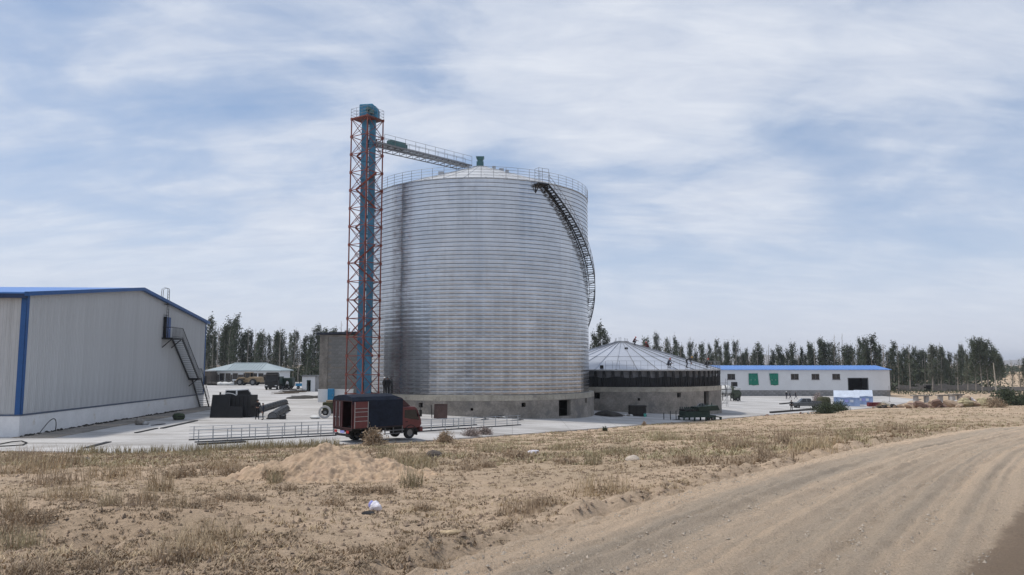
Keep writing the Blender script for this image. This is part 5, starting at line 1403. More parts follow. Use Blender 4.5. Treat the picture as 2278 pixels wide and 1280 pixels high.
# ================================================================== tents and covered load
def tent(px, py, rz, label, length, width, h, eav):
    p = G(px, py)
    t = thing('ridge_tent', label, 'tent', (p.x, p.y, p.z), rz, 'blue ridge tents at the edge of the yard')
    l, w = length / 2, width / 2
    def sag(x): return 0.06 * math.sin(x * 2.1)
    n = 10; q = MB(); wl2 = MB()
    rows_ = []
    for i in range(n + 1):
        x = -l + length * i / n; s_ = 0.05 * math.sin(i * math.pi * 2 / n * 2)
        rows_.append([(x, -w - 0.1, eav - 0.08 + s_), (x, -w * 0.5, (eav + h) / 2 - 0.06 + s_), (x, 0, h - 0.05 * abs(s_) * 10 * 0.4), (x, w * 0.5, (eav + h) / 2 - 0.06 + s_), (x, w + 0.1, eav - 0.08 + s_)])
    q.loft(rows_, caps=False, closed=False); ro = q.build('roof_sheet', M['tent_pale'], t, 30)
    for y in (-w, w):
        g = MB(); rr = []
        for i in range(n + 1):
            x = -l + length * i / n
            rr.append([(x, y + 0.05 * math.sin(i * 1.9) * (1 if y < 0 else -1), 0), (x, y, eav - 0.02)])
        g.loft(rr, caps=False, closed=False).build('side_sheet', M['tent_blue'], t, 30)
    for x in (-l, l): MB().add([(x, -w, 0), (x, w, 0), (x, w, eav), (x, 0, h - 0.03), (x, -w, eav)], [(0, 1, 2, 3, 4)]).build('end_sheet', M['tent_blue'], t)
    MB().add([(l + 0.012, -0.5, 0), (l + 0.012, 0.5, 0), (l + 0.012, 0.0, eav * 0.9)], [(0, 1, 2)]).build('door_flap', M['tent_pale'], t)
    for i in range(3): MB().add([(-l + length * (0.3 + 0.2 * i) - 0.3, -w - 0.065, 0.75), (-l + length * (0.3 + 0.2 * i) + 0.3, -w - 0.065, 0.75), (-l + length * (0.3 + 0.2 * i) + 0.3, -w - 0.06, 1.25), (-l + length * (0.3 + 0.2 * i) - 0.3, -w - 0.06, 1.25)], [(0, 1, 2, 3)]).build('window_flap', M['tent_pale'] if i != 1 else M['bag_blue'], t)
    return t
tent(1884, 903, R(-24), 'pale blue ridge tent showing its long side beside the olive load', 4.6, 3.4, 2.95, 1.75)
tent(1921, 900, R(-22), 'narrow pale blue ridge tent showing only its gable beside the red crates', 3.4, 2.4, 2.85, 1.75)

p = G(1839, 909)
ol = thing('covered_load', 'olive tarpaulin over a tall stack beside the blue tents', 'load', (p.x, p.y + 1.2, p.z))
MB().box(-1.1, 1.1, -0.8, 0.8, 0, 0.15).build('pallet', M['wood'], ol)
q = MB(); prof = [(0.15, 1.0), (0.9, 1.04), (1.7, 1.0), (1.98, 0.8), (2.05, 0.4)]
q.loft([[(1.08 * k * math.copysign(abs(math.cos(a)) ** 0.5, math.cos(a)) + 0.04 * math.sin(a * 5 + z * 3), 0.85 * k * math.copysign(abs(math.sin(a)) ** 0.5, math.sin(a)), z) for a in [2 * math.pi * i / 28 for i in range(28)]] for z, k in prof])
q.build('tarpaulin', M['olive'], ol, 50)
MB().beam((-1.09, -0.9, 1.0), (1.09, -0.9, 1.02), 0.03).build('strap', M['rubber'], ol)
# ================================================================== yard clutter
def on_yard(px, py, dz=0.0): return G(px, py) + Vector((0, 0, dz))
# railing sections set down along the yard edge
def railing_section(a, b_, label, h, nrail, npost, lift=0.0, z0=0.0):
    A_, B_ = G(*a), G(*b_)
    d = B_ - A_; Ln = math.hypot(d.x, d.y)
    t = thing('railing_section', label, 'railing', A_, math.atan2(d.y, d.x), 'loose railing sections on the yard')
    sl_ = d.z / Ln
    for k in range(nrail):
        z = z0 + h * (k + 1) / nrail
        MB().tube((0, 0, z), (Ln, 0, z + d.z), 0.016, 6).build('rail', M['galv'], t)
    pm2 = MB().box(-0.025, 0.025, -0.025, 0.025, 0, h + 0.02).mesh('post')
    for i in range(npost):
        x = Ln * (i + 0.25) / (npost - 0.5); link('post', pm2, M['galv'], t, (x, 0, z0 + sl_ * x))
    MB().bar([(0, 0, 0.035), (Ln, 0, 0.035 + d.z)], 0.16, 0.07).build('base_channel', M['black_steel'], t)
    return t
railing_section((433, 985), (748, 969.5), 'long low grey railing standing left of the truck, nearer the dry grass', 0.78, 4, 11)
railing_section((420, 980), (752, 964), 'long grey railing left of the truck, behind the one by the grass', 0.88, 4, 9)
railing_section((918, 962), (1158, 946), 'grey railing section right of the truck, ending in a bare upright', 0.86, 4, 9)
railing_section((900, 956), (1060, 946), 'grey railing section lying behind another, between truck and silo base', 0.7, 4, 7)
def loose_bar(a, b_, w, h, m, label, cat='beam', name='steel_strip', grp=None, dz=0.0):
    A_, B_ = G(*a), G(*b_); o = MB().bar([Vector((0, 0, h / 2)), B_ - A_ + Vector((0, 0, h / 2))], w, h).build(name, m)
    o.location = A_ + Vector((0, 0, dz)); return tag(o, label, cat, grp)
loose_bar((302, 964), (349, 954), 0.25, 0.06, M['black_steel'], 'short dark steel strip lying near the warehouse apron')
loose_bar((339, 947), (365, 944), 0.3, 0.05, M['black_steel'], 'shortest dark steel strip lying near the warehouse apron')
loose_bar((360, 954), (437, 937), 0.3, 0.07, M['black_steel'], 'longest dark steel strip pointing at the black bin')
loose_bar((190, 998), (242, 984), 0.35, 0.05, M['black_steel'], 'dark rubber strip lying by the dry grass edge')
loose_bar((440, 990), (545, 984), 0.5, 0.09, M['black_steel'], 'wide dark steel channel lying in front of the railing foot')
loose_bar((1714, 919.5), (1812, 912), 0.3, 0.25, M['dark_wood'], 'long dark timber beam lying before the pickup')
loose_bar((1735, 900), (1768, 896.5), 0.3, 0.2, M['dark_wood'], 'short dark timber lying behind the lone standing man')
loose_bar((2030, 893), (2048, 889), 0.3, 0.1, M['wood'], 'short plank lying at the far corner of the yard')

# black steel bin and sheets
p = G(508, 930)
bn = thing('black_steel_bin', 'black ribbed steel bin standing near two workers and the minivan', 'bin', (p.x, p.y, -5.0))
MB().loft([[(-1.75, 0, 0), (0.1, 0, 0), (0.1, 0.12, 0), (-1.75, 0.12, 0)], [(-1.6, 0.1, 2.12), (0.1, 0.1, 2.12), (0.1, 0.22, 2.12), (-1.6, 0.22, 2.12)]]).build('front_panel', M['black_steel'], bn)
MB().box(0.12, 1.82, 0.4, 0.5, 0, 2.05).box(1.72, 1.82, 0.5, 2.6, 0, 2.05).box(-1.6, -1.5, 0.3, 2.6, 0, 2.05).box(-1.5, 1.72, 2.5, 2.6, 0, 2.05).build('wall_sheet', M['black_steel'], bn)
MB().box(0.15, 1.35, -0.12, 0.02, 0.02, 1.05).build('low_panel', M['black_steel'], bn)
rbm2 = MB().box(-0.04, 0.04, -0.06, 0.0, 0.05, 2.05).mesh('rib')
for x in (0.4, 0.8, 1.2, 1.6): link('rib', rbm2, M['black_steel'], bn, (x, 0.4, 0))
MB().path([(-0.9 + 0.12 * i, 0.32 + 0.02 * i, 2.14 + 0.28 * math.sin(i / 17 * 2.6) - 0.0028 * i * i) for i in range(19)], 0.035, 6).build('hose', M['car_white'], bn)
for x in (-1.0, 1.75): MB().tube((x, 0.45, 2.0), (x, 0.45, 2.35), 0.09, 8).build('lifting_lug', M['black_steel'], bn)
MB().box(1.83, 2.3, 1.0, 1.1, 0.9, 1.0).box(2.2, 2.35, 0.9, 1.2, 0.0, 1.3).build('outlet', M['black_steel'], bn)

def trough(a, b_, label, r, hgt):
    A_, B_ = G(*a), G(*b_); d = B_ - A_; Ln = math.hypot(d.x, d.y)
    t = thing('steel_trough', label, 'trough', A_, math.atan2(d.y, d.x), 'long dark steel troughs on the yard')
    q = MB(); prof = [(-r, 0.10), (-r, hgt * 0.55), (-r * 0.6, hgt * 0.92), (0, hgt), (r * 0.6, hgt * 0.92), (r, hgt * 0.55), (r, 0.10)]
    inn = [(y * 0.9, z * 0.92) for y, z in reversed(prof)]
    pts = prof + inn
    q.loft([[(0, y, z) for y, z in pts], [(Ln, y, z) for y, z in pts]], caps=True)
    q.build('shell', M['black_steel'], t)
    rb3 = MB().loft([[(-0.04, y * 1.06, z * 1.04) for y, z in prof], [(0.04, y * 1.06, z * 1.04) for y, z in prof]], caps=True).mesh('stiffener')
    for i in range(int(Ln / 1.6) + 1): link('stiffener', rb3, M['grey_steel'], t, (min(0.1 + i * 1.6, Ln - 0.05), 0, 0))
    for x in (0.4, Ln / 2, Ln - 0.4): MB().box(x - 0.1, x + 0.1, -r - 0.15, r + 0.15, 0, 0.1).build('bearer', M['dark_wood'], t)
    return t
trough((558, 923), (634, 899), 'longer dark steel trough reaching from the bin past the two workers', 0.36, 0.6)
trough((606, 933), (635, 914), 'shorter dark steel trough with an open end beside the two workers', 0.42, 0.62)
p = G(629, 933); o = MB().box(-0.25, 0.25, -0.2, 0.2, 0, 0.32).box(-0.25, -0.19, -0.2, 0.2, 0.32, 0.42).box(0.19, 0.25, -0.2, 0.2, 0.32, 0.42).build('steel_footing', M['black_steel']); o.location = p
tag(o, 'small dark steel footing beside the open trough end', 'footing')
# net bale by the apron
p = G(397, 934); q = MB()
q.lathe([(0.05, 0.0), (0.42, 0.02), (0.52, 0.2), (0.5, 0.42), (0.36, 0.56), (0.05, 0.6)], 18)
q.v = [(x * (1 + 0.08 * math.sin(7 * y + 3 * z)), y * (1 + 0.08 * math.cos(6 * x)), z) for x, y, z in q.v]
bl_ = thing('net_bale', 'round dark green bale of netting on the yard near the apron', 'bale', p)
q.build('netting', M['bush_green'], bl_, True); MB().lathe([(0.515, 0.27), (0.535, 0.29), (0.535, 0.33), (0.515, 0.35)], 18).build('tie', M['rubber'], bl_)
# hoses at the warehouse
h0 = G(88, 968); 
tag(MB().path([h0 + Vector((0.35 * math.sin(t * 2.2) * 2.2, -0.1 + 0.9 * t, 0.06 + max(0, 1.05 * math.sin(t * 3.0)))) for t in [i / 24 for i in range(25)]], 0.03, 6).build('hose_loop', M['rubber']), 'black hose looping up against the white warehouse plinth', 'hose')
q = [G(0, 990), G(25, 985), G(48, 983), G(60, 987), G(50, 992), G(20, 994), G(-20, 996)]
tag(MB().path([v + Vector((0, 0, 0.05)) for v in q], 0.035, 6).build('ground_hose', M['rubber']), 'black hose lying in a flat bend before the warehouse corner', 'hose')
# concrete lumps at the plinth foot
cm = MB()
def lump_mesh(name, s, seed, n=8, m=6, flat=0.7):
    r_ = random.Random(seed); q = MB(); ls = []
    off = [r_.uniform(0, 6) for _ in range(6)]
    for k in range(m):
        v = (k + 0.5) / m * math.pi
        ls.append([(s * math.sin(v) * math.cos(a) * (1 + 0.25 * math.sin(2 * a + off[0] + v) + 0.15 * math.sin(3 * a + off[1])), s * math.sin(v) * math.sin(a) * (1 + 0.2 * math.cos(2 * a + off[2])), -s * flat * math.cos(v) * (1 + 0.15 * math.sin(a + off[3]))) for a in [2 * math.pi * i / n for i in range(n)]])
    q.loft(ls); return q.mesh(name)
p = G(298, 946)
cl_ = thing('concrete_lump', 'broken concrete lump against the warehouse plinth', 'rubble', p + Vector((0.3, 0.4, 0)))
link('lump', lump_mesh('lump', 0.45, 3), M['conc_wall'], cl_, (0, 0, 0.25)); link('lump', lump_mesh('lump', 0.25, 5), M['conc_pale'], cl_, (0.5, -0.1, 0.12))
# dirt line along plinth: stuff
q = MB(); r_ = random.Random(4)
for i in range(220):
    f_ = r_.random() ** 0.8; y = f_ * 30 - 0.6; b_ = r_.uniform(0.05, 0.16); x = 0.16 + r_.random() * 0.45
    q.lathe([(b_, 0.0), (b_ * 0.8, b_ * 0.5), (0.01, b_ * r_.uniform(0.6, 1.0))], 5, mat=Matrix.Translation((x, y, 0.03)))
o = q.build('soil_crumbs', M['soil_dark']); o.location = (WA.x, WA.y, -5.0); o.rotation_euler = wh.rotation_euler
tag(o, 'dark soil crumbs heaped along the warehouse plinth', 'soil', kind='stuff')

# things between truck and tower: olive machine, tyre, pipes
p = G(722, 931)
tag(MB().lathe([(0.40, -0.12), (0.56, -0.12), (0.60, 0), (0.56, 0.12), (0.40, 0.12), (0.40, -0.12)], 22, mat=Matrix.Translation(p + Vector((0, 0, 0.58))) @ Matrix.Rotation(R(25), 4, 'Z') @ Matrix.Rotation(R(84), 4, 'X')).build('pipe_ring', M['conc_pale'], None, 40), 'pale upright pipe ring beside the truck rear', 'ring')
p = G(700, 932); tag(link('rubble_sack', lump_mesh('rubble_sack', 0.55, 9, flat=0.35), M['drum_white'], None, p + Vector((0, 0.1, 0.14))), 'slumped pale sack on the ground beside the pipe ring', 'sack')
p = G(728, 925)
gm = thing('compressor', 'olive engine unit half hidden by the truck rear', 'machine', p + Vector((0.3, 0.9, 0)))
MB().box(-1.0, 1.2, -0.5, 0.5, 0.15, 0.45).build('frame', M['chassis'], gm)
MB().bbox(-0.9, 1.0, -0.45, 0.45, 0.45, 1.25, 0.05).build('housing', M['olive'], gm)
MB().bbox(-0.6, 0.2, -0.3, 0.3, 1.25, 1.45, 0.04).build('air_filter', M['yellow'], gm)
for y in (-0.5, 0.5): wheel(gm, -0.6, y, 0.28, 0.16)
# timber and trench spoil left of the block building
def plank_heap(px, py, label, n, ln, m, seed, rz0, spread=0.5, w=0.24):
    p = G(px, py); r_ = random.Random(seed)
    t = thing('plank_heap', label, 'planks', p)
    for i in range(n):
        a = rz0 + r_.uniform(-0.25, 0.25); z = 0.05 + 0.09 * (i * 0.55); c = Vector((r_.uniform(-spread, spread), r_.uniform(-spread, spread), z))
        d = Vector((math.cos(a), math.sin(a), r_.uniform(-0.03, 0.03))) * (ln / 2 * r_.uniform(0.7, 1.1))
        MB().beam(c - d, c + d, w, 0.07).build('plank', m, t)
    return t
plank_heap(655, 873, 'heap of dark planks left of the white cabin', 12, 3.6, M['dark_wood'], 21, 0.25, 1.2)
plank_heap(640, 876, 'flat scatter of brown planks before the white cabin', 7, 4.0, M['wood'], 22, 0.5, 1.3)
tr0 = G(690, 887)
tt_ = thing('soil_spoil', 'strip of dark turned soil before the low white wall', 'soil', tr0 + Vector((-1.6, 1.2, -0.02)))
link('soil_heap', lump_mesh('soil_heap', 2.4, 12, 16, 8, 0.16), M['soil_dark'], tt_, (0, 0, 0.0)); link('soil_heap', lump_mesh('soil_heap', 1.6, 13, 14, 8, 0.22), M['soil_dark'], tt_, (2.6, 1.2, 0.0))
cvr = G(664, 884); o = MB().loft([[(-2.6, -1.4, 0), (2.2, -1.6, 0), (2.8, 1.6, 0), (-1.8, 1.6, 0)], [(-2.6, -1.4, 0.16), (2.2, -1.6, 0.16), (2.8, 1.6, 0.16), (-1.8, 1.6, 0.16)]]).build('concrete_pad', M['conc_pale']); o.location = cvr + Vector((1.0, 3.2, 0)); tag(o, 'pale concrete pad behind the turned soil near the cabin', 'pad')
p = G(664, 866); bt = thing('blue_tricycle_cart', 'bright blue cargo tricycle beside the white cabin', 'cart', p + Vector((0, 1.5, 0)), R(15))
MB().box(-1.0, 0.6, -0.6, 0.6, 0.55, 0.62).box(-1.0, 0.6, -0.6, -0.55, 0.62, 1.1).box(-1.0, 0.6, 0.55, 0.6, 0.62, 1.1).box(-1.0, -0.95, -0.55, 0.55, 0.62, 1.1).box(0.55, 0.6, -0.55, 0.55, 0.62, 1.1).build('cargo_box', M['bright_blue'], bt)
MB().bbox(0.7, 1.7, -0.45, 0.45, 0.35, 1.55, 0.08).build('cab', M['bright_blue'], bt)
for x, y in ((-0.5, -0.6), (-0.5, 0.6), (1.3, 0.0)): wheel(bt, x, y, 0.28, 0.14)
p = G(630, 866); o = thing('green_bin_trailer', 'dark green trailer box beside the parked lorry', 'trailer', p + Vector((0.2, 2, 0)))
MB().bbox(-1.1, 1.3, -1.0, 1.0, 0.6, 2.2, 0.05).build('box', M['green_paint'], o); MB().box(-1.1, 1.3, -0.5, 0.5, 0.4, 0.6).build('chassis', M['chassis'], o)
for x in (-0.5, 0.6):
    for y in (-0.85, 0.85): wheel(o, x, y, 0.4, 0.22)
for px_, lab, n in ((495, 'pale wrapped bundle lying before the hipped-roof house', 1), (472, 'dark heap of scrap before the brown annex', 0)):
    p = G(px_, 858); t = thing('wrapped_bundle' if n else 'scrap_heap', lab, 'bundle' if n else 'scrap', p + Vector((0, 1.5, 0)))
    for i in range(4):
        link('bundle_piece', lump_mesh('bundle_piece', 0.9, 40 + i + n * 7, 10, 6, 0.5), M['drum_white'] if n else M['soil_dark'], t, (-1.2 + i * 0.8, 0.3 * (i % 2), 0.35))
p = XA(672, 160), 160.0; po = thing('lamp_post', 'slim dark lamp post before the poplar trees by the cabin', 'lamp post', (p[0] - 0.4, p[1], -5.0))
MB().tube((0, 0, 0), (0, 0, 5.4), 0.08, 8, 0.05).build('pole', M['black_steel'], po); MB().beam((0, 0, 5.35), (-1.0, 0, 5.5), 0.06).bbox(-1.4, -0.9, -0.1, 0.1, 5.45, 5.55, 0.02).build('lamp_head', M['black_steel'], po)

# along the silo bases
def lean_panel(px, py, w, h, rz, label, m, tilt=12):
    p = G(px, py); t = thing('leaning_panel', label, 'panel', p, rz)
    mt_ = Matrix.Rotation(R(-tilt), 4, 'X')
    MB().box(-w / 2, w / 2, 0, 0.05, 0, h, mt_).build('sheet', m, t)
    MB().box(-w / 2, -w / 2 + 0.06, -0.03, 0, 0, h, mt_).box(w / 2 - 0.06, w / 2, -0.03, 0, 0, h, mt_).box(-w / 2 + 0.06, w / 2 - 0.06, -0.03, 0, h - 0.06, h, mt_).box(-w / 2 + 0.06, w / 2 - 0.06, -0.03, 0, 0, 0.06, mt_).build('edge_frame', m, t)
    return t
lean_panel(980, 932, 1.25, 1.4, R(0), 'rusty brown steel panel leaning against the silo base', M['brown_panel'])
for px_, h_, tl, lab in ((961, 1.25, -0.12, 'straight dark stake leaning left of the rusty panel'), (965.5, 1.3, 0.1, 'dark stake leaning towards the rusty panel'), (934, 1.3, 0.0, 'dark upright stake below the left square opening')):
    p = G(px_, 931); o = MB().beam((0, 0, -0.02), (tl, 0.25, h_), 0.07).build('stake', M['dark_wood']); o.location = p; tag(o, lab, 'stake')
def stack_of(px, py, label, n, w, d, t_, m, name, piece, cat, jit=0.06):
    p = G(px, py); r_ = random.Random(px); t = thing(name, label, cat, p + Vector((0, d / 2, 0)))
    for i in range(n):
        o = MB().box(-w / 2, w / 2, -d / 2, d / 2, 0, t_ * 0.92).build(piece, m, t); o.location = (r_.uniform(-jit, jit), r_.uniform(-jit, jit), i * t_ - 0.01 * (i == 0))
        o.rotation_euler = (0, 0, r_.uniform(-0.03, 0.03))
    return t
stack_of(1420, 926.5, 'stack of dark form boards before the unfinished silo', 11, 1.9, 1.4, 0.115, M['dark_wood'], 'board_stack', 'board', 'boards')
p = G(1435, 928); bk = thing('mint_bucket', 'small mint green bucket beside the stack of boards', 'bucket', p)
MB().lathe([(0.12, 0), (0.17, 0.38), (0.155, 0.38), (0.11, 0.02), (0.01, 0.02)], 14).build('body', M['mint'], bk)
MB().path([(0.16 * math.cos(a), 0, 0.36 + 0.13 * math.sin(a)) for a in [math.pi * i / 10 for i in range(11)]], 0.01, 5).build('handle', M['rail_grey'], bk)
p = G(1355, 927); hp_ = thing('gravel_heap', 'dark heap of loose material between the two silos', 'heap', p + Vector((0, 1.0, -0.1)))
link('heap', lump_mesh('heap', 1.3, 31, 18, 10, 0.45), M['soil_dark'], hp_, (0, 0, 0.1))
p = G(1395, 926); t = thing('rag_pile', 'small pile of pale rags and offcuts near the dark heap', 'rags', p)
for i in range(4): link('rag', lump_mesh('rag', 0.28, 60 + i, flat=0.4), M['drum_white' if i % 2 else 'conc_wall'], t, (-0.5 + 0.32 * i, 0.12 * (i % 2), 0.08))
for (a, b_, r_, lab) in (((1446, 915), (1500, 914), 0.22, 'dark pipe lying along the unfinished silo base, longest one'), ((1500, 911), (1526, 912), 0.30, 'short fat dark pipe end against the unfinished silo base'), ((1455, 918), (1490, 916.5), 0.12, 'thin dark pipe lying before the longest pipe')):
    A_, B_ = G(*a), G(*b_); q = MB()
    d = (B_ - A_); q.lathe([(r_, 0), (r_, d.length), (r_ * 0.85, d.length), (r_ * 0.85, 0), (r_, 0)], 14, mat=Matrix.Translation((0, 0, r_)) @ d.to_track_quat('Z', 'Y').to_matrix().to_4x4())
    o = q.build('steel_pipe', M['black_steel'], None, 40); o.location = A_; tag(o, lab, 'pipe')
q0 = [G(1075, 935), G(1110, 931), G(1150, 936), G(1195, 931), G(1225, 929)]
for i, v in enumerate(q0):
    t = thing('offcut_pile', ['low pile of grey offcuts at the silo base, in the middle of the row', 'offcut pile by the railing upright, silo base', 'flat grey offcut pile beneath the right square opening', 'dark offcut pile left of the silo doorway', 'offcut pile touching the silo doorway'][i], 'offcuts', v)
    r_ = random.Random(80 + i)
    for k in range(5):
        a = r_.uniform(0, 3.1); c = Vector((r_.uniform(-0.6, 0.6), r_.uniform(-0.2, 0.2), 0.05 + 0.05 * k)); d = Vector((math.cos(a), math.sin(a) * 0.4, 0.05)) * r_.uniform(0.3, 0.7)
        MB().beam(c - d, c + d, 0.12, 0.05).build('offcut', [M['grey_steel'], M['dark_wood'], M['drum_white']][k % 3], t)
# scaffold at the right flank of the unfinished silo
p = G(1611, 906); sc = thing('scaffold', 'slim steel tube scaffold at the right flank of the unfinished silo', 'scaffold', p + Vector((0.45, 2.0, -0.05)))
for x in (-0.6, 0.6):
    for y in (-0.5, 0.5): MB().tube((x, y, 0), (x, y, 4.6 + (0.8 if x < 0 else 0)), 0.03, 6).build('standard', M['rail_grey'], sc)
for z in (0.6, 1.7, 2.8, 3.9):
    for y in (-0.5, 0.5): MB().tube((-0.6, y, z), (0.6, y, z), 0.025, 6).build('ledger', M['rail_grey'], sc)
    for x in (-0.6, 0.6): MB().tube((x, -0.5, z + 0.05), (x, 0.5, z + 0.05), 0.025, 6).build('transom', M['rail_grey'], sc)
MB().box(-0.7, 1.5, -0.5, 0.5, 2.85, 2.9).build('deck', M['dark_wood'], sc)
MB().tube((-0.6, -0.5, 0.1), (0.6, -0.5, 1.7), 0.02, 6).tube((0.6, -0.5, 1.7), (-0.6, -0.5, 2.8), 0.02, 6).build('brace', M['rail_grey'], sc)

# right end: crates, rubble, ruined wall, pole
for i, (px_, py_, w, lab) in enumerate(((1937, 905, 0.75, 'small dark red crate beside the tent gable'), (1952, 905, 1.6, 'wide red crate beside the small dark crate'))):
    p = G(px_, py_); t = thing('red_crate', lab, 'crate', p, 0.1 * i, 'red crates beside the tents')
    MB().box(-w / 2, w / 2, 0, 0.8, 0.05, 0.72).build('body', M['red_box'], t)
    for z in (0.12, 0.36, 0.60): MB().box(-w / 2 - 0.02, w / 2 + 0.02, -0.03, 0.0, z - 0.08, z + 0.08).build('slat', M['red_box'], t)
    MB().box(-w / 2 - 0.03, w / 2 + 0.03, -0.04, 0.84, 0.72, 0.78).build('lid', M['red_box'], t)
def GF(px, py): return Fd(px, py)
def boulder_heap(px, py, n, sx, sy, label, m, seed, smin=0.2, smax=0.6, name='rubble_heap'):
    p = GF(px, py); r_ = random.Random(seed)
    t = thing(name, label, 'rubble', p)
    ms = [lump_mesh('chunk', 1.0, seed * 10 + i, 7, 5, 0.7) for i in range(4)]
    for i in range(n):
        x, y = r_.gauss(0, sx * 0.45), r_.gauss(0, sy * 0.45); f_ = math.exp(-(x / sx) ** 2 - (y / sy) ** 2)
        o = link('chunk', ms[i % 4], m[i % len(m)], t, (x, y, gz(p.x + x, p.y + y) - p.z + f_ * 0.9 * smax * r_.random())); s_ = r_.uniform(smin, smax); o.scale = (s_, s_ * r_.uniform(0.6, 1.1), s_ * r_.uniform(0.5, 0.9)); o.rotation_euler = (r_.uniform(-.5, .5), r_.uniform(-.5, .5), r_.uniform(0, 6))
    return t
M['clay'] = mat('clay', (0.25, 0.165, 0.13), 1.0, 0, 0.3, 2, 0.5, 8, rnd=0.3)
M['clod'] = mat('clod', (0.34, 0.255, 0.185), 1.0, 0, 0.3, 2, 0.5, 8, rnd=0.3)
boulder_heap(2065, 908, 34, 4.2, 2.4, 'reddish heap of soil and rubble at the right end of the yard', [M['clay'], M['clod'], M['clay']], 5, 0.35, 1.15)
boulder_heap(2110, 902, 26, 3.0, 2.0, 'grey broken concrete heap between clay mounds', [M['conc_wall'], M['conc_pale'], M['clay']], 6, 0.3, 0.9)
boulder_heap(2175, 905, 20, 5.0, 2.0, 'low olive-brown earth mound left of the dark shrubs', [M['clod'], M['straw_green']], 7, 0.5, 1.5)
boulder_heap(1800, 921, 22, 5.0, 1.0, 'scattered pinkish rubble along the yard edge before the timber beam', [M['clay'], M['conc_pale']], 8, 0.08, 0.25)
boulder_heap(1880, 913, 18, 2.4, 0.9, 'dark litter of scrap before the long tent side', [M['soil_dark'], M['drum_white'], M['dark_wood']], 9, 0.12, 0.4, 'scrap_litter')
boulder_heap(1975, 908, 18, 3.4, 1.0, 'dark scrap litter between the red crates and the clay heap', [M['soil_dark'], M['clod']], 10, 0.2, 0.6, 'scrap_litter')
for (px_, py_, w, h_, lab, rz_) in ((2050, 890, 4.0, 1.35, 'concrete slab table on a block among the rubble, left one', 0.1), (2105, 892, 3.6, 1.5, 'thin concrete slab on short legs among the rubble', -0.05), (2128, 893, 2.6, 1.7, 'pale slab on a post beside the torn plastic', 0.15)):
    p = GF(px_, py_ + 6); t = thing('slab_table', lab, 'slab', p, rz_)
    MB().box(-w / 2, w / 2, -0.7, 0.7, h_, h_ + 0.22).build('slab', M['conc_wall'], t)
    for x in (-w * 0.3, w * 0.28): MB().box(x - 0.35, x + 0.35, -0.4, 0.4, -0.2, h_).build('support', M['conc_pale'], t)
# low ruined wall beyond
RWY = 232.0; rx = XA(1992, RWY); rw = thing('ruined_wall', 'low ruined mud-brick wall before the poplars', 'wall', (rx, RWY, -8.2))
r_ = random.Random(3)
bxm = MB().box(0.02, 1.16, 0, 0.5, 0.015, 0.44).mesh('brick')
for row in range(5):
    for i in range(42):
        if (7 <= i <= 8 and row < 4) or (row == 4 and r_.random() < 0.45) or (row == 3 and r_.random() < 0.15) or (i > 20 and row > 2): continue
        link('brick', bxm, M['block_wall'], rw, (i * 1.18 + (0.59 if row % 2 else 0), 0.04 * r_.random(), row * 0.45))
MB().box(8.2, 10.7, 0.8, 0.9, 0, 1.8).build('inner_wall', M['dark'], rw)
p = XA(2213, 197), 197.0
up = thing('utility_pole', 'leaning pale concrete pole at the end of the poplar row', 'pole', (p[0], p[1], -8.3))
MB().tube((0, 0, 0), (-0.35, 0, 8.6), 0.17, 10, 0.10).build('shaft', M['conc_top'], up); MB().lathe([(0.19, 0.9), (0.20, 0.95), (0.20, 1.05), (0.19, 1.1)], 10, mat=Matrix.Translation((-0.04, 0, 0))).build('band', M['grey_steel'], up)
ms = thing('survey_mast', 'thin steel rod standing on concrete right of the crates', 'mast', G(1979, 894))
MB().tube((0, 0, 0), (0, 0, 3.4), 0.03, 6).build('rod', M['rail_grey'], ms); MB().lathe([(0.18, 0.0), (0.18, 0.08), (0.03, 0.12)], 10).build('foot', M['conc_wall'], ms)
p = GF(2160, 897); t = thing('torn_plastic', 'torn white plastic sheet caught on the rubble by a blue scrap', 'plastic', p)
for i, (x, z, rx_, m_) in enumerate(((0, 0.7, 0.3, 'bag_white'), (0.7, 0.35, -0.4, 'bag_white'), (-1.1, 0.3, 0.2, 'bag_blue'))):
    o = link('plastic_fold', lump_mesh('plastic_fold', 0.55, 90 + i, 9, 6, 0.8), M[m_], t, (x, 0, z)); o.rotation_euler = (rx_, 0.6 - i * 0.5, i); o.scale = (1.3, 0.4, 1.0)

# litter on the field
def bag():
    p = Fd(832, 1140)
    t = thing('plastic_bag', 'crumpled white plastic bag with a violet edge on the sand', 'bag', p); t.scale = (0.82,) * 3
    q = lump_mesh('bag_body', 0.125, 71, 14, 10, 0.85)
    import mathutils
    for v in q.vertices:
        n = mathutils.noise.noise(v.co * 26) * 0.02 + mathutils.noise.noise(v.co * 60) * 0.008
        v.co += v.co.normalized() * n
    link('bag_body', q, M['bag_white'], t, (0.03, 0, 0.11))
    q2 = lump_mesh('bag_rim', 0.085, 73, 12, 6, 0.9)
    o = link('bag_rim', q2, M['bag_blue'], t, (-0.06, 0.03, 0.15)); o.scale = (0.8, 0.8, 1.0)
    t2 = thing('black_rag', 'flat black rag half under the white plastic bag', 'rag', Fd(824, 1146))
    link('rag_body', lump_mesh('rag_body', 0.13, 75, 12, 6, 0.25), M['cloth_black'], t2, (-0.03, 0, 0.02))
bag()
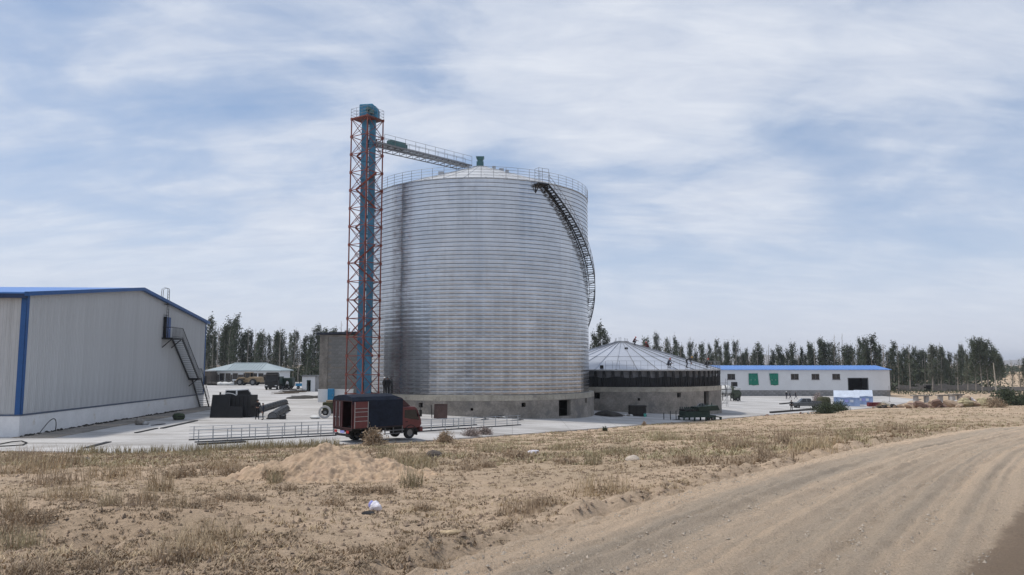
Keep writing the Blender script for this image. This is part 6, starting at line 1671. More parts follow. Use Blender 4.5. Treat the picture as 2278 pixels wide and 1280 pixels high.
for px_, py_, s_, m_, lab, sd in ((965, 1019, 0.30, 'stone_dark', 'dark rounded clod alone on the sandy field', 1), (1185, 1006, 0.26, 'bag_white', 'flat scrap of pale paper on the dry field', 2), (1407, 1028, 0.24, 'stone', 'pale elongated stone on the field near the road', 3), (195, 1028, 0.22, 'stone_dark', 'dark clod below the warehouse corner', 4), (1005, 1192, 0.10, 'straw', 'straw-coloured scrap of sacking on the sand by the road', 5)):
    p = Fd(px_, py_); o = link('paper_scrap' if sd in (2, 5) else 'field_stone', lump_mesh('field_stone', s_, 100 + sd, 10, 7, 0.35 if sd in (2, 5) else 0.65), M[m_], None, p + Vector((0, 0, s_ * 0.2))); o.scale = (1.3, 0.8, 1.0); o.rotation_euler = (0, 0, 0.6 * sd); tag(o, lab, 'scrap' if sd in (2, 5) else 'stone')

# dirt mound in the middle of the field
mp = Fd(722, 1068)
n = 210; gx, gy = np.meshgrid(np.linspace(-3.2, 3.4, n), np.linspace(-2.4, 2.4, n))
rr_ = np.sqrt((gx / (2.7 + 0.6 * (gx > 0))) ** 2 + (gy / 2.0) ** 2)
hz = 0.86 * np.clip(1 - rr_, 0, 1) ** 1.05 * (1 + 0.35 * fbm(gx * 0.8, gy * 0.8, 71, 3)) + 0.17 * fbm(gx * 1.9, gy * 1.9, 72, 5, 0.6) * (rr_ < 1) * np.clip((1.05 - rr_) * 4, 0, 1) + 0.10 * fbm(gx * 6, gy * 6, 73, 4, 0.7) * (rr_ < 1)
hz = np.where(rr_ >= 1, -0.25, hz - 0.06)
gzv = ground_z(gx + mp.x, gy + mp.y) - mp.z
mo_ = link('dirt_mound', grid_mesh('dirt_mound', gx, gy, gzv + hz), None, None, mp)
M['mound'] = mat('mound', (0.475, 0.35, 0.24), 1.0, 0, 0.2, 1.2, 0.7, 9, coord='Object', spots=((0.42, 0.305, 0.215), 2.2, 0.52))
mo_.data.materials.append(M['mound'])
tag(mo_, 'orange-tan heap of loose dirt in front of the truck', 'dirt heap')
# ================================================================== people
def person_mesh(pose, seed=0):
    """one skinned surface; returns mesh with slots 0 jacket, 1 trousers, 2 skin, 3 shoes"""
    V = Vector
    J = dict(pelvis=V((0, 0, .96)), spine=V((0, 0, 1.14)), chest=V((0, 0, 1.36)), neck=V((0, 0.0, 1.50)), hb=V((0, -.02, 1.57)), head=V((0, -.03, 1.64)), crown=V((0, -.02, 1.72)), nose=V((0, -.125, 1.625)))
    for s, n in ((-1, 'r'), (1, 'l')):
        J['hip' + n] = V((.10 * s, 0, .92)); J['knee' + n] = V((.11 * s, -.03, .50)); J['ank' + n] = V((.12 * s, .02, .08)); J['toe' + n] = V((.14 * s, -.17, .04))
        J['sh' + n] = V((.19 * s, 0, 1.42)); J['elb' + n] = V((.25 * s, .03, 1.13)); J['wri' + n] = V((.27 * s, -.06, .88)); J['hand' + n] = V((.27 * s, -.09, .81))
    top = ['spine', 'chest', 'neck', 'hb', 'head', 'crown', 'nose', 'shl', 'shr', 'elbl', 'elbr', 'wril', 'wrir', 'handl', 'handr']
    def bend(ang, keys, piv):
        m = Matrix.Rotation(ang, 3, 'X')
        for k in keys: J[k] = piv + m @ (J[k] - piv)
    if pose == 'walk':
        J['kneel'] += V((0, -.22, .03)); J['ankl'] += V((0, -.30, .03)); J['toel'] += V((0, -.30, .05)); J['kneer'] += V((0, .02, 0)); J['ankr'] += V((0, .30, .06)); J['toer'] += V((0, .30, .0))
        J['wril'] += V((0, .2, .03)); J['handl'] += V((0, .24, .04)); J['wrir'] += V((0, -.2, .06)); J['handr'] += V((0, -.26, .08))
    if pose == 'hips':
        for s, n in ((-1, 'r'), (1, 'l')): J['elb' + n] = V((.40 * s, .05, 1.18)); J['wri' + n] = V((.21 * s, -.08, 1.02)); J['hand' + n] = V((.15 * s, -.10, 1.0)); J['ank' + n].x += .04 * s; J['toe' + n].x += .06 * s
    if pose == 'work':
        for s, n in ((-1, 'r'), (1, 'l')): J['elb' + n] = V((.24 * s, -.12, 1.16)); J['wri' + n] = V((.12 * s, -.34, 1.14)); J['hand' + n] = V((.08 * s, -.42, 1.15))
        bend(R(12), top, J['pelvis'].copy())
    if pose == 'bend':
        bend(R(62), top, J['pelvis'].copy())
        for s, n in ((-1, 'r'), (1, 'l')): J['elb' + n] = J['sh' + n] + V((.03 * s, -.05, -.28)); J['wri' + n] = J['elb' + n] + V((-.03 * s, -.10, -.24)); J['hand' + n] = J['wri' + n] + V((-.01 * s, -.03, -.08)); J['knee' + n].y -= .06
    if pose == 'crouch':
        for k in J: J[k] = J[k] + V((0, .10, -.52))
        for s, n in ((-1, 'r'), (1, 'l')):
            J['hip' + n] = V((.11 * s, .12, .40)); J['knee' + n] = V((.19 * s, -.26, .50)); J['ank' + n] = V((.14 * s, -.02, .09)); J['toe' + n] = V((.17 * s, -.20, .04))
        bend(R(28), top, J['pelvis'].copy())
        for s, n in ((-1, 'r'), (1, 'l')): J['elb' + n] = J['sh' + n] + V((.07 * s, -.16, -.24)); J['wri' + n] = J['elb' + n] + V((-.07 * s, -.22, -.06)); J['hand' + n] = J['wri' + n] + V((-.03 * s, -.08, -.01))
    rad = dict(pelvis=.135, spine=.125, chest=.145, neck=.058, hb=.075, head=.092, crown=.07, nose=.018)
    for n in 'lr': rad.update({'hip' + n: .095, 'knee' + n: .062, 'ank' + n: .045, 'toe' + n: .04, 'sh' + n: .07, 'elb' + n: .046, 'wri' + n: .033, 'hand' + n: .036})
    edges = [('pelvis', 'spine'), ('spine', 'chest'), ('chest', 'neck'), ('neck', 'hb'), ('hb', 'head'), ('head', 'crown'), ('head', 'nose')]
    for n in 'lr': edges += [('pelvis', 'hip' + n), ('hip' + n, 'knee' + n), ('knee' + n, 'ank' + n), ('ank' + n, 'toe' + n), ('chest', 'sh' + n), ('sh' + n, 'elb' + n), ('elb' + n, 'wri' + n), ('wri' + n, 'hand' + n)]
    for n, s in (('r', -1), ('l', 1)):
        d = (J['hand' + n] - J['wri' + n]).normalized(); side = d.cross(V((1, 0, 0))).normalized()
        for k in range(4):
            a, b = 'f%s%d' % (n, k), 'g%s%d' % (n, k); off = side * (.030 - .02 * k)
            ln = (.085, .095, .09, .07)[k]
            J[a] = J['hand' + n] + off + d * .05; J[b] = J['hand' + n] + off + d * (.05 + ln * .6) + V((-.02 * s, 0, 0)); rad[a] = .0095; rad[b] = .0085
            edges += [('hand' + n, a), (a, b)]
        a, b = 't' + n, 'u' + n
        J[a] = J['hand' + n] + side * .055 + d * .005; J[b] = J[a] + side * .02 + d * .045; rad[a] = .012; rad[b] = .010; edges += [('hand' + n, a), (a, b)]
    names = list(J)
    me = bpy.data.meshes.new('skeleton'); me.from_pydata([J[k] for k in names], [(names.index(a), names.index(b)) for a, b in edges], [])
    ob = bpy.data.objects.new('skeleton', me); COL.objects.link(ob)
    sk = ob.modifiers.new('skin', 'SKIN')
    sv = me.skin_vertices[0].data
    for i, k in enumerate(names):
        r = rad[k]; sv[i].radius = (r * (1.25 if k in ('pelvis', 'spine', 'chest') else 1.0), r * (0.85 if k in ('pelvis', 'spine', 'chest') else 1.0)); sv[i].use_root = (k == 'pelvis')
    sb = ob.modifiers.new('sub', 'SUBSURF'); sb.levels = 1; sb.render_levels = 1
    dg = bpy.context.evaluated_depsgraph_get()
    out = bpy.data.meshes.new_from_object(ob.evaluated_get(dg)); out.name = 'body'
    bpy.data.objects.remove(ob)
    slot = {}
    def sl(a, b):
        if a in ('neck', 'hb', 'head') : return 2
        if a[:3] in ('wri', 'han') or a[0] in 'ftg' and len(a) <= 3: return 2
        if a[:3] == 'ank': return 3
        if a[:3] in ('hip', 'kne') or b[:3] == 'hip': return 1
        return 0
    A_ = np.array([J[a] for a, b in edges]); B_ = np.array([J[b] for a, b in edges]); S_ = [sl(a, b) for a, b in edges]; RB_ = np.array([(rad[a] + rad[b]) / 2 for a, b in edges])
    mi = []
    for p in out.polygons:
        c = np.array(p.center); t = np.clip(((c - A_) * (B_ - A_)).sum(1) / ((B_ - A_) ** 2).sum(1), 0, 1)
        mi.append(S_[int((np.sqrt((((A_ + (B_ - A_) * t[:, None]) - c) ** 2).sum(1)) - RB_).argmin())])
    out.materials.clear()
    for _ in range(4): out.materials.append(M['cloth_black'])
    out.polygons.foreach_set('material_index', mi); out.polygons.foreach_set('use_smooth', [True] * len(mi)); out.update()
    zmin = min(v.co.z for v in out.vertices)
    for v in out.vertices: v.co.z -= zmin
    return out, J['head'] - V((0, 0, zmin)), (J['crown'] - J['hb']).normalized()
PM = {k: person_mesh(k) for k in ('stand', 'walk', 'hips', 'work', 'bend', 'crouch')}
def person(loc, rz, pose, jacket, trousers, hat, label, scale=1.0, group=None):
    me, hd, ax = PM[pose]
    t = thing('person', label, 'person', loc, rz, group); t.scale = (scale,) * 3
    b = link('body', me, None, t)
    for i, m in enumerate((jacket, trousers, 'skin', 'cloth_black')):
        b.material_slots[i].link = 'OBJECT'; b.material_slots[i].material = M[m]
    mt = Matrix.Translation(hd) @ ax.to_track_quat('Z', 'Y').to_matrix().to_4x4()
    if hat:
        MB().lathe([(.15, .035), (.118, .04), (.115, .09), (.085, .135), (.03, .152), (.002, .154)], 16, mat=mt).build('hard_hat', M[hat], t, 40)
    else:
        MB().lathe([(.100, .01), (.108, .05), (.10, .085), (.06, .115), (.002, .122)], 14, mat=mt @ Matrix.Translation((0, .018, 0))).build('hair', M['hair'], t, True)
    return t
gy1 = 'workers at the steel troughs'
person(G(572, 933.5), R(20), 'work', 'cloth_black', 'cloth_black', None, 'worker in black leaning his hands on the longer trough, taller of two', 1.04, gy1)
person(G(585, 934.5), R(-70), 'stand', 'cloth_navy', 'cloth_black', None, 'worker in dark clothes beside the open trough end, shorter of two', 0.86, gy1)
for px_, hat_, pose_, rz_, lab in ((856.0, 'hat_white', 'stand', 140, 'worker in a white helmet standing on the silo base ledge'), (863.0, None, 'work', 200, 'bare-headed worker in black standing on the silo base ledge')):
    a = cyl_phi(C1, R1 + 0.32, px_)
    person((C1.x + (R1 + 0.32) * math.cos(a), C1.y + (R1 + 0.32) * math.sin(a), STEEL_Z0), R(rz_), pose_, 'cloth_black', 'cloth_black', hat_, lab, 1.0, 'workers on the silo base ledge')
person(G(1761, 914.5), R(10), 'hips', 'cloth_black', 'cloth_black', None, 'lone man in black with hands on hips before the pickup')
for px_, hat_, pose_, rz_, lab in ((1750.0, 'hat_white', 'stand', -60, 'walker with a white helmet before the long white building'), (1757.5, None, 'walk', 80, 'bare-headed man striding between two others before the long building'), (1770, None, 'walk', 60, 'man walking apart from the other two before the long building')):
    person(G(px_, 888.5), R(rz_), pose_, 'cloth_black', 'cloth_navy', hat_, lab, 1.0, 'men crossing the yard')
person(G(637, 866) + Vector((0, 0.5, 0)), R(0), 'stand', 'cloth_white', 'cloth_black', None, 'man in a white shirt beside the dark green trailer', 1.0)
def on_roof(px, f_):
    a = cyl_phi(C2, B2, px) if f_ < 0.3 else None
    return a
def roof_pt(dx, dy):
    r_ = math.hypot(dx, dy); z = EAVE + 0.2 + (AP2 - EAVE - 0.15) * (R2 - r_) / (R2 - 0.8)
    return Vector((C2.x + dx, C2.y + dy, GZ2 + z))
gr_ = 'roofers on the unfinished silo'
for px_, pose_, j_, hat_, rz_, lab in ((1487, 'crouch', 'cloth_navy', 'hat_red', 120, 'roofer in navy squatting at the roof eave'), (1527, 'bend', 'cloth_grey', 'hat_yellow', 90, 'roofer in grey bent double at the roof eave'), (1571, 'crouch', 'cloth_black', 'hat_red', 100, 'roofer in black squatting where the eave meets the blue roof')):
    a = cyl_phi(C2, R2 - 0.5, px_)
    person(roof_pt((R2 - 0.5) * math.cos(a), (R2 - 0.5) * math.sin(a)), R(rz_), pose_, j_, 'cloth_black', hat_, lab, 1.1, gr_)
q = roof_pt(1.6, -1.6); person(q, R(60), 'crouch', 'cloth_maroon', 'cloth_black', 'hat_red', 'roofer in maroon squatting next to the roof peak', 1.0, gr_)
q = roof_pt(4.1, 1.6); person(q, R(-60), 'crouch', 'cloth_maroon', 'cloth_maroon', 'hat_red', 'roofer in maroon squatting lower down the far roof slope', 1.0, gr_)

# ================================================================== trees
def leaf_cloud(pts, size, r_):
    n = len(pts); c = np.array(pts)
    u = r_.normal(size=(n, 3)); u /= np.linalg.norm(u, axis=1)[:, None]
    w = r_.normal(size=(n, 3)); w -= (w * u).sum(1)[:, None] * u; w /= np.linalg.norm(w, axis=1)[:, None]
    s = size * r_.uniform(0.6, 1.3, (n, 1))
    a, b = u * s, w * s * 0.62
    v = np.stack([c - a, c + b * 0.9, c + a, c - b], 1).reshape(-1, 3)
    return v
def quads_mesh(name, v):
    me = bpy.data.meshes.new(name); n = len(v) // 4
    me.vertices.add(len(v)); me.vertices.foreach_set('co', np.asarray(v, np.float32).ravel())
    me.loops.add(n * 4); me.loops.foreach_set('vertex_index', np.arange(n * 4))
    me.polygons.add(n); me.polygons.foreach_set('loop_start', np.arange(n) * 4)
    me.update(); return me
def poplar(seed, leaves, H=15.0, rad=1.3, start=0.22, bare_top=0.0, lean=0.03):
    r_ = np.random.default_rng(seed); tr = MB(); pts = []
    trunk = [(lean * H * t * t + 0.12 * math.sin(t * 5 + seed), 0.1 * math.sin(t * 4 + seed * 2), H * t) for t in np.linspace(0, 1, 9)]
    trunk[0] = (0, 0, -0.3)
    tr.path(trunk, [0.20 * (1 - 0.9 * t) + 0.012 for t in np.linspace(0, 1, 9)], 6)
    nb = 34 if leaves else 18
    for i in range(nb):
        t = start + (0.97 - start) * (i / nb) ** 0.9; a = r_.uniform(0, 6.28)
        k = int(t * 8); f = t * 8 - k; b0 = Vector(trunk[k]).lerp(Vector(trunk[min(k + 1, 8)]), f)
        ln = rad * (1.25 - 0.75 * t) * r_.uniform(0.6, 1.25); up = ln * r_.uniform(1.0, 2.0)
        tip = b0 + Vector((math.cos(a) * ln + 0.25 * up * lean * 8, math.sin(a) * ln, up)); mid = b0.lerp(tip, 0.5) + Vector((math.cos(a) * ln * 0.15, math.sin(a) * ln * 0.15, -0.1 * up))
        tr.path([b0, mid, tip], [0.045 * (1.1 - t) + 0.012, 0.025, 0.008], 4)
        if leaves:
            m = int(leaves / nb * r_.uniform(0.35, 1.6))
            if r_.random() < bare_top * t: m = int(m * 0.15)
            for _ in range(m):
                q = r_.uniform(0.15, 1.08); p = b0.lerp(mid, min(q * 2, 1)).lerp(tip, max(0, q * 2 - 1) if q < 1 else 1.0) if q > 0.5 else b0.lerp(mid, q * 2)
                g = r_.normal(size=3) * (0.16 + 0.16 * ln)
                pts.append((p[0] + g[0], p[1] + g[1], p[2] + g[2] * 1.5))
    tm = tr.mesh('trunk'); cm_ = quads_mesh('crown', leaf_cloud(pts, 0.20, r_)) if pts else None
    return tm, cm_
KIND = []
for s_ in range(7): KIND.append((*poplar(100 + s_, 2000, rad=0.95 + 0.12 * s_, lean=0.02 + 0.008 * s_), 'leafy'))
for s_ in range(4): KIND.append((*poplar(200 + s_, 800, rad=1.1, bare_top=0.9, lean=0.03), 'thin'))
for s_ in range(3): KIND.append((*poplar(300 + s_, 0, rad=0.7, start=0.4), 'bare'))
for s_ in range(3): KIND.append((*poplar(400 + s_, 4200, rad=2.3, start=0.3, lean=0.02), 'broad'))
idx = {k: [i for i, q in enumerate(KIND) if q[2] == k] for k in ('leafy', 'thin', 'bare', 'broad')}
tr_r = random.Random(17)
def tree(px, Y, top, kind, where, zb):
    k = tr_r.choice(idx[kind]); tm, cm_, _ = KIND[k]
    z_top = (810 - top) / 1708.5 * Y; H = (z_top - zb); s = H / 15.3
    adj = {'leafy': 'leafy slender poplar', 'thin': 'half-bare thin poplar', 'bare': 'leafless pale pole-like poplar', 'broad': 'broad full-crowned poplar'}[kind]
    lm_ = 'leaf' if tr_r.random() < 0.6 else 'leaf_pale'
    lab = ('tall ' if H > 15.5 else 'short ' if H < 12.5 else 'mid-height ') + (('dark ' if lm_ == 'leaf' else 'pale ') if cm_ else '') + adj + ' ' + where
    t = thing('poplar_tree', lab, 'tree', (XA(px, Y), Y, zb), tr_r.choice([-0.4, 0.0, 0.35, 0.2, 3.0]) * 1.0, lab)
    w = s * tr_r.uniform(0.65, 1.2) ; w = max(0.6, min(w, 1.5))
    t.scale = (w, w, s)
    link('trunk', tm, M['bark'], t)
    if cm_: link('crown', cm_, M[lm_], t)
wr = 'in the windbreak behind the long white building'; we = 'in the open row right of the long white building'; wl3 = 'behind the hipped-roof house'; wm = 'between the tall silo and the roof of the unfinished one'
def row(p0, p1, step, Y0, Y1, tops, where, zb, mix):
    px = p0
    while px < p1:
        k = tr_r.choices(('leafy', 'thin', 'bare', 'broad'), mix)[0]
        tp_ = float(np.interp(px, [q[0] for q in tops], [q[1] for q in tops])) + tr_r.gauss(0, 12)
        if k == 'bare': tp_ += tr_r.uniform(-14, 4)
        tree(px, tr_r.uniform(Y0, Y1), tp_, k, where, zb); px += step * tr_r.uniform(0.55, 1.5)
T_R = [(1440, 775), (1500, 765), (1600, 778), (1760, 778), (1850, 772), (1980, 776), (2080, 780), (2230, 790)]
row(1445, 1975, 7.6, 222, 236, T_R, wr, -8.2, (5, 2, 2.4, 0.2)); row(1440, 1975, 8.6, 242, 262, [(a, b + 6) for a, b in T_R], wr, -8.2, (5, 2, 1, 0.2))
row(1980, 2150, 8, 236, 246, T_R, we, -8.25, (5, 2, 2, 0.4)); row(1980, 2160, 7.5, 250, 268, [(a, b + 4) for a, b in T_R], we, -8.25, (6, 2, 1, 0.4))
T_L = [(440, 748), (480, 742), (520, 728), (545, 745), (600, 750), (680, 750), (720, 738), (790, 745)]
row(442, 770, 9, 206, 220, T_L, wl3, -5.1, (5, 2, 2, 0.4)); row(440, 770, 8, 224, 244, [(a, b + 2) for a, b in T_L], wl3, -5.1, (6, 2, 1, 0.4))
for px_, tp_, k in ((518, 713, 'broad'), (495, 728, 'leafy'), (1331, 722, 'leafy'), (1342, 738, 'leafy'), (1319, 742, 'leafy'), (1350, 752, 'thin'), (1433, 752, 'leafy'), (1500, 750, 'leafy'), (1535, 760, 'leafy'), (1615, 760, 'leafy'), (1682, 766, 'leafy'), (1760, 764, 'leafy'), (1830, 762, 'broad'), (1855, 768, 'leafy'), (1895, 768, 'leafy'), (1965, 764, 'thin'), (1997, 762, 'thin'), (2022, 764, 'thin'), (2072, 770, 'leafy'), (2092, 774, 'leafy')):
    tree(px_, 228 if px_ > 1000 else 214, tp_, k, wl3 if px_ < 900 else wm if px_ < 1400 else wr if px_ < 1978 else we, -5.1 if px_ < 900 else -8.2)
for px_, tp_, Y, k in ((2168, 761, 214, 'broad'), (2182, 758, 210, 'broad'), (2196, 762, 214, 'broad'), (2212, 776, 218, 'broad'), (2150, 788, 220, 'leafy'), (2128, 785, 226, 'thin'), (2222, 790, 224, 'broad')):
    tree(px_, Y, tp_, k, 'in the tall clump beside the leaning pole', -8.25)
for px_, tp_, k in ((2249, 800, 'thin'), (2266, 796, 'thin'), (2275, 798, 'leafy')): tree(px_, 205, tp_, k, 'standing alone right of the leaning pole', -8.3)
# undergrowth between the trunks, and a far shelterbelt: nobody could count these
def scrub(name, label, n, x0, x1, y0, y1, zb, hmax, size, m, seed):
    r_ = np.random.default_rng(seed); x = r_.uniform(x0, x1, n); y = r_.uniform(y0, y1, n)
    hh_ = hmax * (0.45 + 0.9 * (fbm(x * 0.25, y * 0.25, seed, 3) + 0.4)); z = zb + r_.uniform(0, 1, n) ** 1.5 * np.maximum(hh_, 0.2)
    o = link(name, quads_mesh(name, leaf_cloud(np.stack([x, y, z], 1), size, r_)), m); return tag(o, label, 'undergrowth', kind='stuff')
scrub('undergrowth', 'dark undergrowth between the poplars on the right', 30000, XA(1440, 240), XA(2225, 240), 236, 274, -8.3, 5.5, 0.4, M['leaf'], 5)
scrub('undergrowth', 'dark undergrowth between the poplars on the left', 20000, XA(435, 240), XA(800, 240), 214, 246, -5.2, 4.0, 0.4, M['leaf'], 6)
scrub('shelterbelt', 'far dark shelterbelt on the plain', 9000, XA(2215, 560), XA(2500, 560), 540, 575, -8.4, 7.0, 0.9, M['leaf'], 7)
scrub('shelterbelt', 'far dark shelterbelt beyond the poplar windbreak', 16000, XA(1500, 420), XA(2240, 420), 410, 440, -8.4, 7.0, 0.8, M['leaf'], 8)

scrub('undergrowth', 'low olive scrub on the plain right of the leaning pole', 9000, XA(2080, 190), XA(2500, 190), 135, 236, -8.3, 0.9, 0.22, M['bush_green'], 9)
# ================================================================== shrubs, tufts, grass
def blades(base, h, lean, wid, r_):
    """two-segment blades: base (n,3), heights (n)"""
    n = len(base); a = r_.uniform(0, 2 * np.pi, n); d = np.stack([np.cos(a), np.sin(a), 0 * a], 1)
    p = np.stack([-np.sin(a + r_.normal(0, .6, n)), np.cos(a), 0 * a], 1) * (wid * r_.uniform(.7, 1.3, n))[:, None]
    up = np.array([0, 0, 1.0])
    mid = base + up * (h * 0.55)[:, None] + d * (h * lean * 0.35)[:, None]; tip = base + up * h[:, None] * 0.97 + d * (h * lean)[:, None]
    v = np.stack([base - p, base + p, mid + p * .7, mid - p * .7, mid - p * .7, mid + p * .7, tip + p * .12, tip - p * .12], 1)
    return v.reshape(-1, 3)
def tuft_mesh(seed, n, h, spread, lean, wid):
    r_ = np.random.default_rng(seed); a = r_.uniform(0, 6.28, n); q = spread * np.sqrt(r_.random(n))
    b = np.stack([q * np.cos(a), q * np.sin(a), np.full(n, -0.02)], 1)
    return quads_mesh('blades', blades(b, h * r_.uniform(.45, 1.1, n), lean * r_.uniform(.3, 1.3, n), wid, r_))
def thatch_mesh(seed, n, h, spread):
    r_ = np.random.default_rng(seed); a = r_.uniform(0, 6.28, n); q = spread * r_.random(n)
    return quads_mesh('thatch', leaf_cloud(np.stack([q * np.cos(a), q * np.sin(a), h * r_.random(n) ** 1.6], 1), h * 0.22, r_))
TU = {'tall': [tuft_mesh(s, 130, 0.55, 0.26, 0.45, 0.0045) for s in range(3)], 'low': [tuft_mesh(10 + s, 150, 0.26, 0.26, 0.9, 0.0045) for s in range(3)], 'wide': [tuft_mesh(20 + s, 230, 0.42, 0.55, 0.5, 0.0045) for s in range(3)]}
TH = [thatch_mesh(30 + s, 150, 0.12, 0.28) for s in range(3)]
tuft_r = random.Random(5)
TL = {'tall': 'tall thin grass tuft', 'low': 'low grass tuft', 'wide': 'wide spreading grass clump'}
def tuft(px, py, kind, s, where, m=None):
    p = Fd(px, py); mm_ = m or tuft_r.choice(('straw', 'twig', 'twig', 'straw_green'))
    lab = {'straw': 'straw-yellow', 'twig': 'brown', 'straw_green': 'greenish'}[mm_] + ' ' + TL[kind] + ' ' + where
    s *= 0.8 if py > 1100 else 0.95
    t = thing('grass_tuft', lab, 'grass tuft', p, tuft_r.uniform(0, 6.2), lab); t.scale = (s, s, s)
    link('blades', tuft_r.choice(TU[kind]), M[mm_], t)['kind'] = 'stuff'; link('thatch', tuft_r.choice(TH), M['twig'], t)['kind'] = 'stuff'
wq = ('on the rough ground left of the dirt heap', 'on the sand around the dirt heap foot', 'on the field between heap and road', 'near the road edge')
for px_, py_, k, s in ((285, 1142, 'wide', 1.1), (330, 1120, 'tall', .8), (390, 1155, 'tall', 1.0), (245, 1135, 'tall', .9), (470, 1195, 'wide', 1.0), (425, 1235, 'wide', 1.0), (395, 1248, 'low', 1.2), (355, 1098, 'tall', 1.1), (150, 1115, 'wide', 1.2), (15, 1160, 'tall', 1.3), (-10, 1190, 'wide', 1.3), (25, 1210, 'wide', .9), (70, 1178, 'low', 1.3), (430, 1150, 'low', 1.2), (460, 1120, 'low', 1.0), (60, 1270, 'low', 1.1), (90, 1275, 'low', .9), (210, 1262, 'low', .8), (510, 1118, 'low', 1.2), (130, 1085, 'wide', 1.2), (250, 1070, 'wide', 1.3), (60, 1060, 'wide', 1.6), (30, 1030, 'wide', 2.0), (120, 1040, 'wide', 1.8)):
    tuft(px_, py_, k, s, wq[0])
for px_, py_, k, s in ((615, 1078, 'low', 1.5), (610, 1085, 'tall', .8), (720, 1072, 'tall', .8), (560, 1122, 'low', 1.1), (515, 1062, 'low', 1.6), (490, 1050, 'wide', 1.1), (400, 1062, 'low', 1.7), (640, 1103, 'low', 1.0), (430, 1020, 'wide', 1.4), (800, 1100, 'low', 1.0), (770, 1065, 'low', 1.2), (915, 1088, 'tall', 1.1), (900, 1030, 'wide', 1.6), (860, 1020, 'tall', 1.6), (920, 1040, 'wide', 1.5)):
    tuft(px_, py_, k, s, wq[1])
for px_, py_, k, s in ((740, 1120, 'low', 1.1), (855, 1098, 'low', 1.0), (945, 1130, 'low', 1.0), (1040, 1048, 'low', 1.5), (1090, 1005, 'wide', 1.4), (1155, 1020, 'low', 1.9), (1260, 1030, 'low', 1.6), (1320, 1035, 'tall', 1.2), (1080, 1040, 'low', 1.4), (1480, 985, 'wide', 1.6), (1580, 985, 'wide', 1.5), (1640, 1000, 'wide', 1.4), (1530, 1030, 'low', 1.7), (1380, 1010, 'wide', 1.3), (885, 1060, 'low', 1.2), (1250, 1000, 'wide', 1.2)):
    tuft(px_, py_, k, s, wq[2])
for px_, py_, k, s in ((1158, 1140, 'wide', .9), (1220, 1122, 'low', 1.3), (1200, 1130, 'low', 1.0), (1340, 1096, 'wide', 1.1), (1700, 1018, 'tall', 1.2), (1745, 990, 'tall', 1.5), (1805, 1008, 'wide', 1.4), (1835, 1000, 'wide', 1.3), (1690, 1028, 'low', 1.6), (1725, 1025, 'low', 1.5), (965, 1258, 'low', .9), (855, 1255, 'low', .7), (910, 1240, 'low', .6), (800, 1225, 'low', .7), (1130, 1180, 'low', .8), (1890, 975, 'wide', 1.4), (1990, 962, 'wide', 1.6), (1650, 1040, 'low', 1.4)):
    tuft(px_, py_, k, s, wq[3])

def twig_bush(px, py, label, w, h, n, m, seed, name='dry_bush', leaf=None, p=None):
    p = p or Fd(px, py); r_ = np.random.default_rng(seed); tw = MB(); pts = []
    for i in range(n):
        a = r_.uniform(0, 6.28); e = r_.uniform(0.15, 1.45); ln = r_.uniform(0.6, 1.05)
        d = Vector((math.cos(a) * math.cos(e) * w, math.sin(a) * math.cos(e) * w, math.sin(e) * h)) * ln
        b0 = Vector((math.cos(a) * w * 0.12, math.sin(a) * w * 0.12, -0.03)); mid = b0.lerp(d, 0.55) + Vector((0, 0, 0.10 * h))
        tw.path([b0, mid, d], [0.014, 0.009, 0.003], 3)
        for _ in range(16):
            q = r_.uniform(0.35, 1.05); g = r_.normal(size=3) * 0.09 * max(w, h); c = b0.lerp(d, q); pts.append((c.x + g[0], c.y + g[1], max(0.01, c.z + g[2])))
    t = thing(name, label, 'bush', p)
    tw.build('twigs', m, t)
    link('foliage', quads_mesh('foliage', leaf_cloud(pts, 0.045 * max(1.0, h * 1.1), r_)), leaf or m, t)
    return t
twig_bush(832, 991, 'round grey-tan dry bush in front of the truck chassis', 1.0, 1.15, 130, M['twig'], 1)
twig_bush(990, 985, 'smaller tan dry bush right of the truck', 0.75, 0.8, 110, M['twig'], 2)
twig_bush(1048, 974, 'purplish-grey brushwood heap at the yard edge, left half', 0.9, 0.75, 120, M['twig_grey'], 3, 'brushwood_heap')
twig_bush(1078, 971, 'purplish-grey brushwood heap at the yard edge, right half', 0.85, 0.7, 120, M['twig_grey'], 4, 'brushwood_heap')
twig_bush(1345, 958, 'tiny dark weed alone at the slab edge below the dark heap', 0.3, 0.45, 30, M['bush_green'], 5, 'weed')
twig_bush(1433, 948, 'tiny brown weed at the slab edge below the board stack', 0.3, 0.4, 30, M['twig'], 6, 'weed')
twig_bush(1838, 921, 'dark green shrub in front of the olive load', 2.4, 1.6, 200, M['bush_green'], 7, 'shrub')
twig_bush(1866, 915, 'dark green shrub in front of the long tent side', 1.9, 1.7, 170, M['bush_green'], 8, 'shrub')
twig_bush(1820, 908, 'tall pale bare shrub between the pickup and the olive load', 1.2, 2.6, 90, M['twig_grey'], 9, 'shrub')
for i, (px_, py_, w, h, m_, lab) in enumerate(((2238, 904, 2.6, 3.2, 'bush_green', 'large dark shrub right of the earth mound'), (2272, 902, 2.4, 2.2, 'bush_green', 'green shrub beside the larger dark shrub'), (2150, 905, 1.3, 1.5, 'bush_green', 'dull green weed bush between the rubble mounds'), (1968, 907, 1.5, 1.0, 'straw_green', 'low olive weed bush right of the red crates'), (2215, 908, 1.8, 1.4, 'twig', 'brown dry shrub before the large dark shrub'))):
    twig_bush(px_, py_, lab, w, h, 170, M[m_], 20 + i, 'shrub')

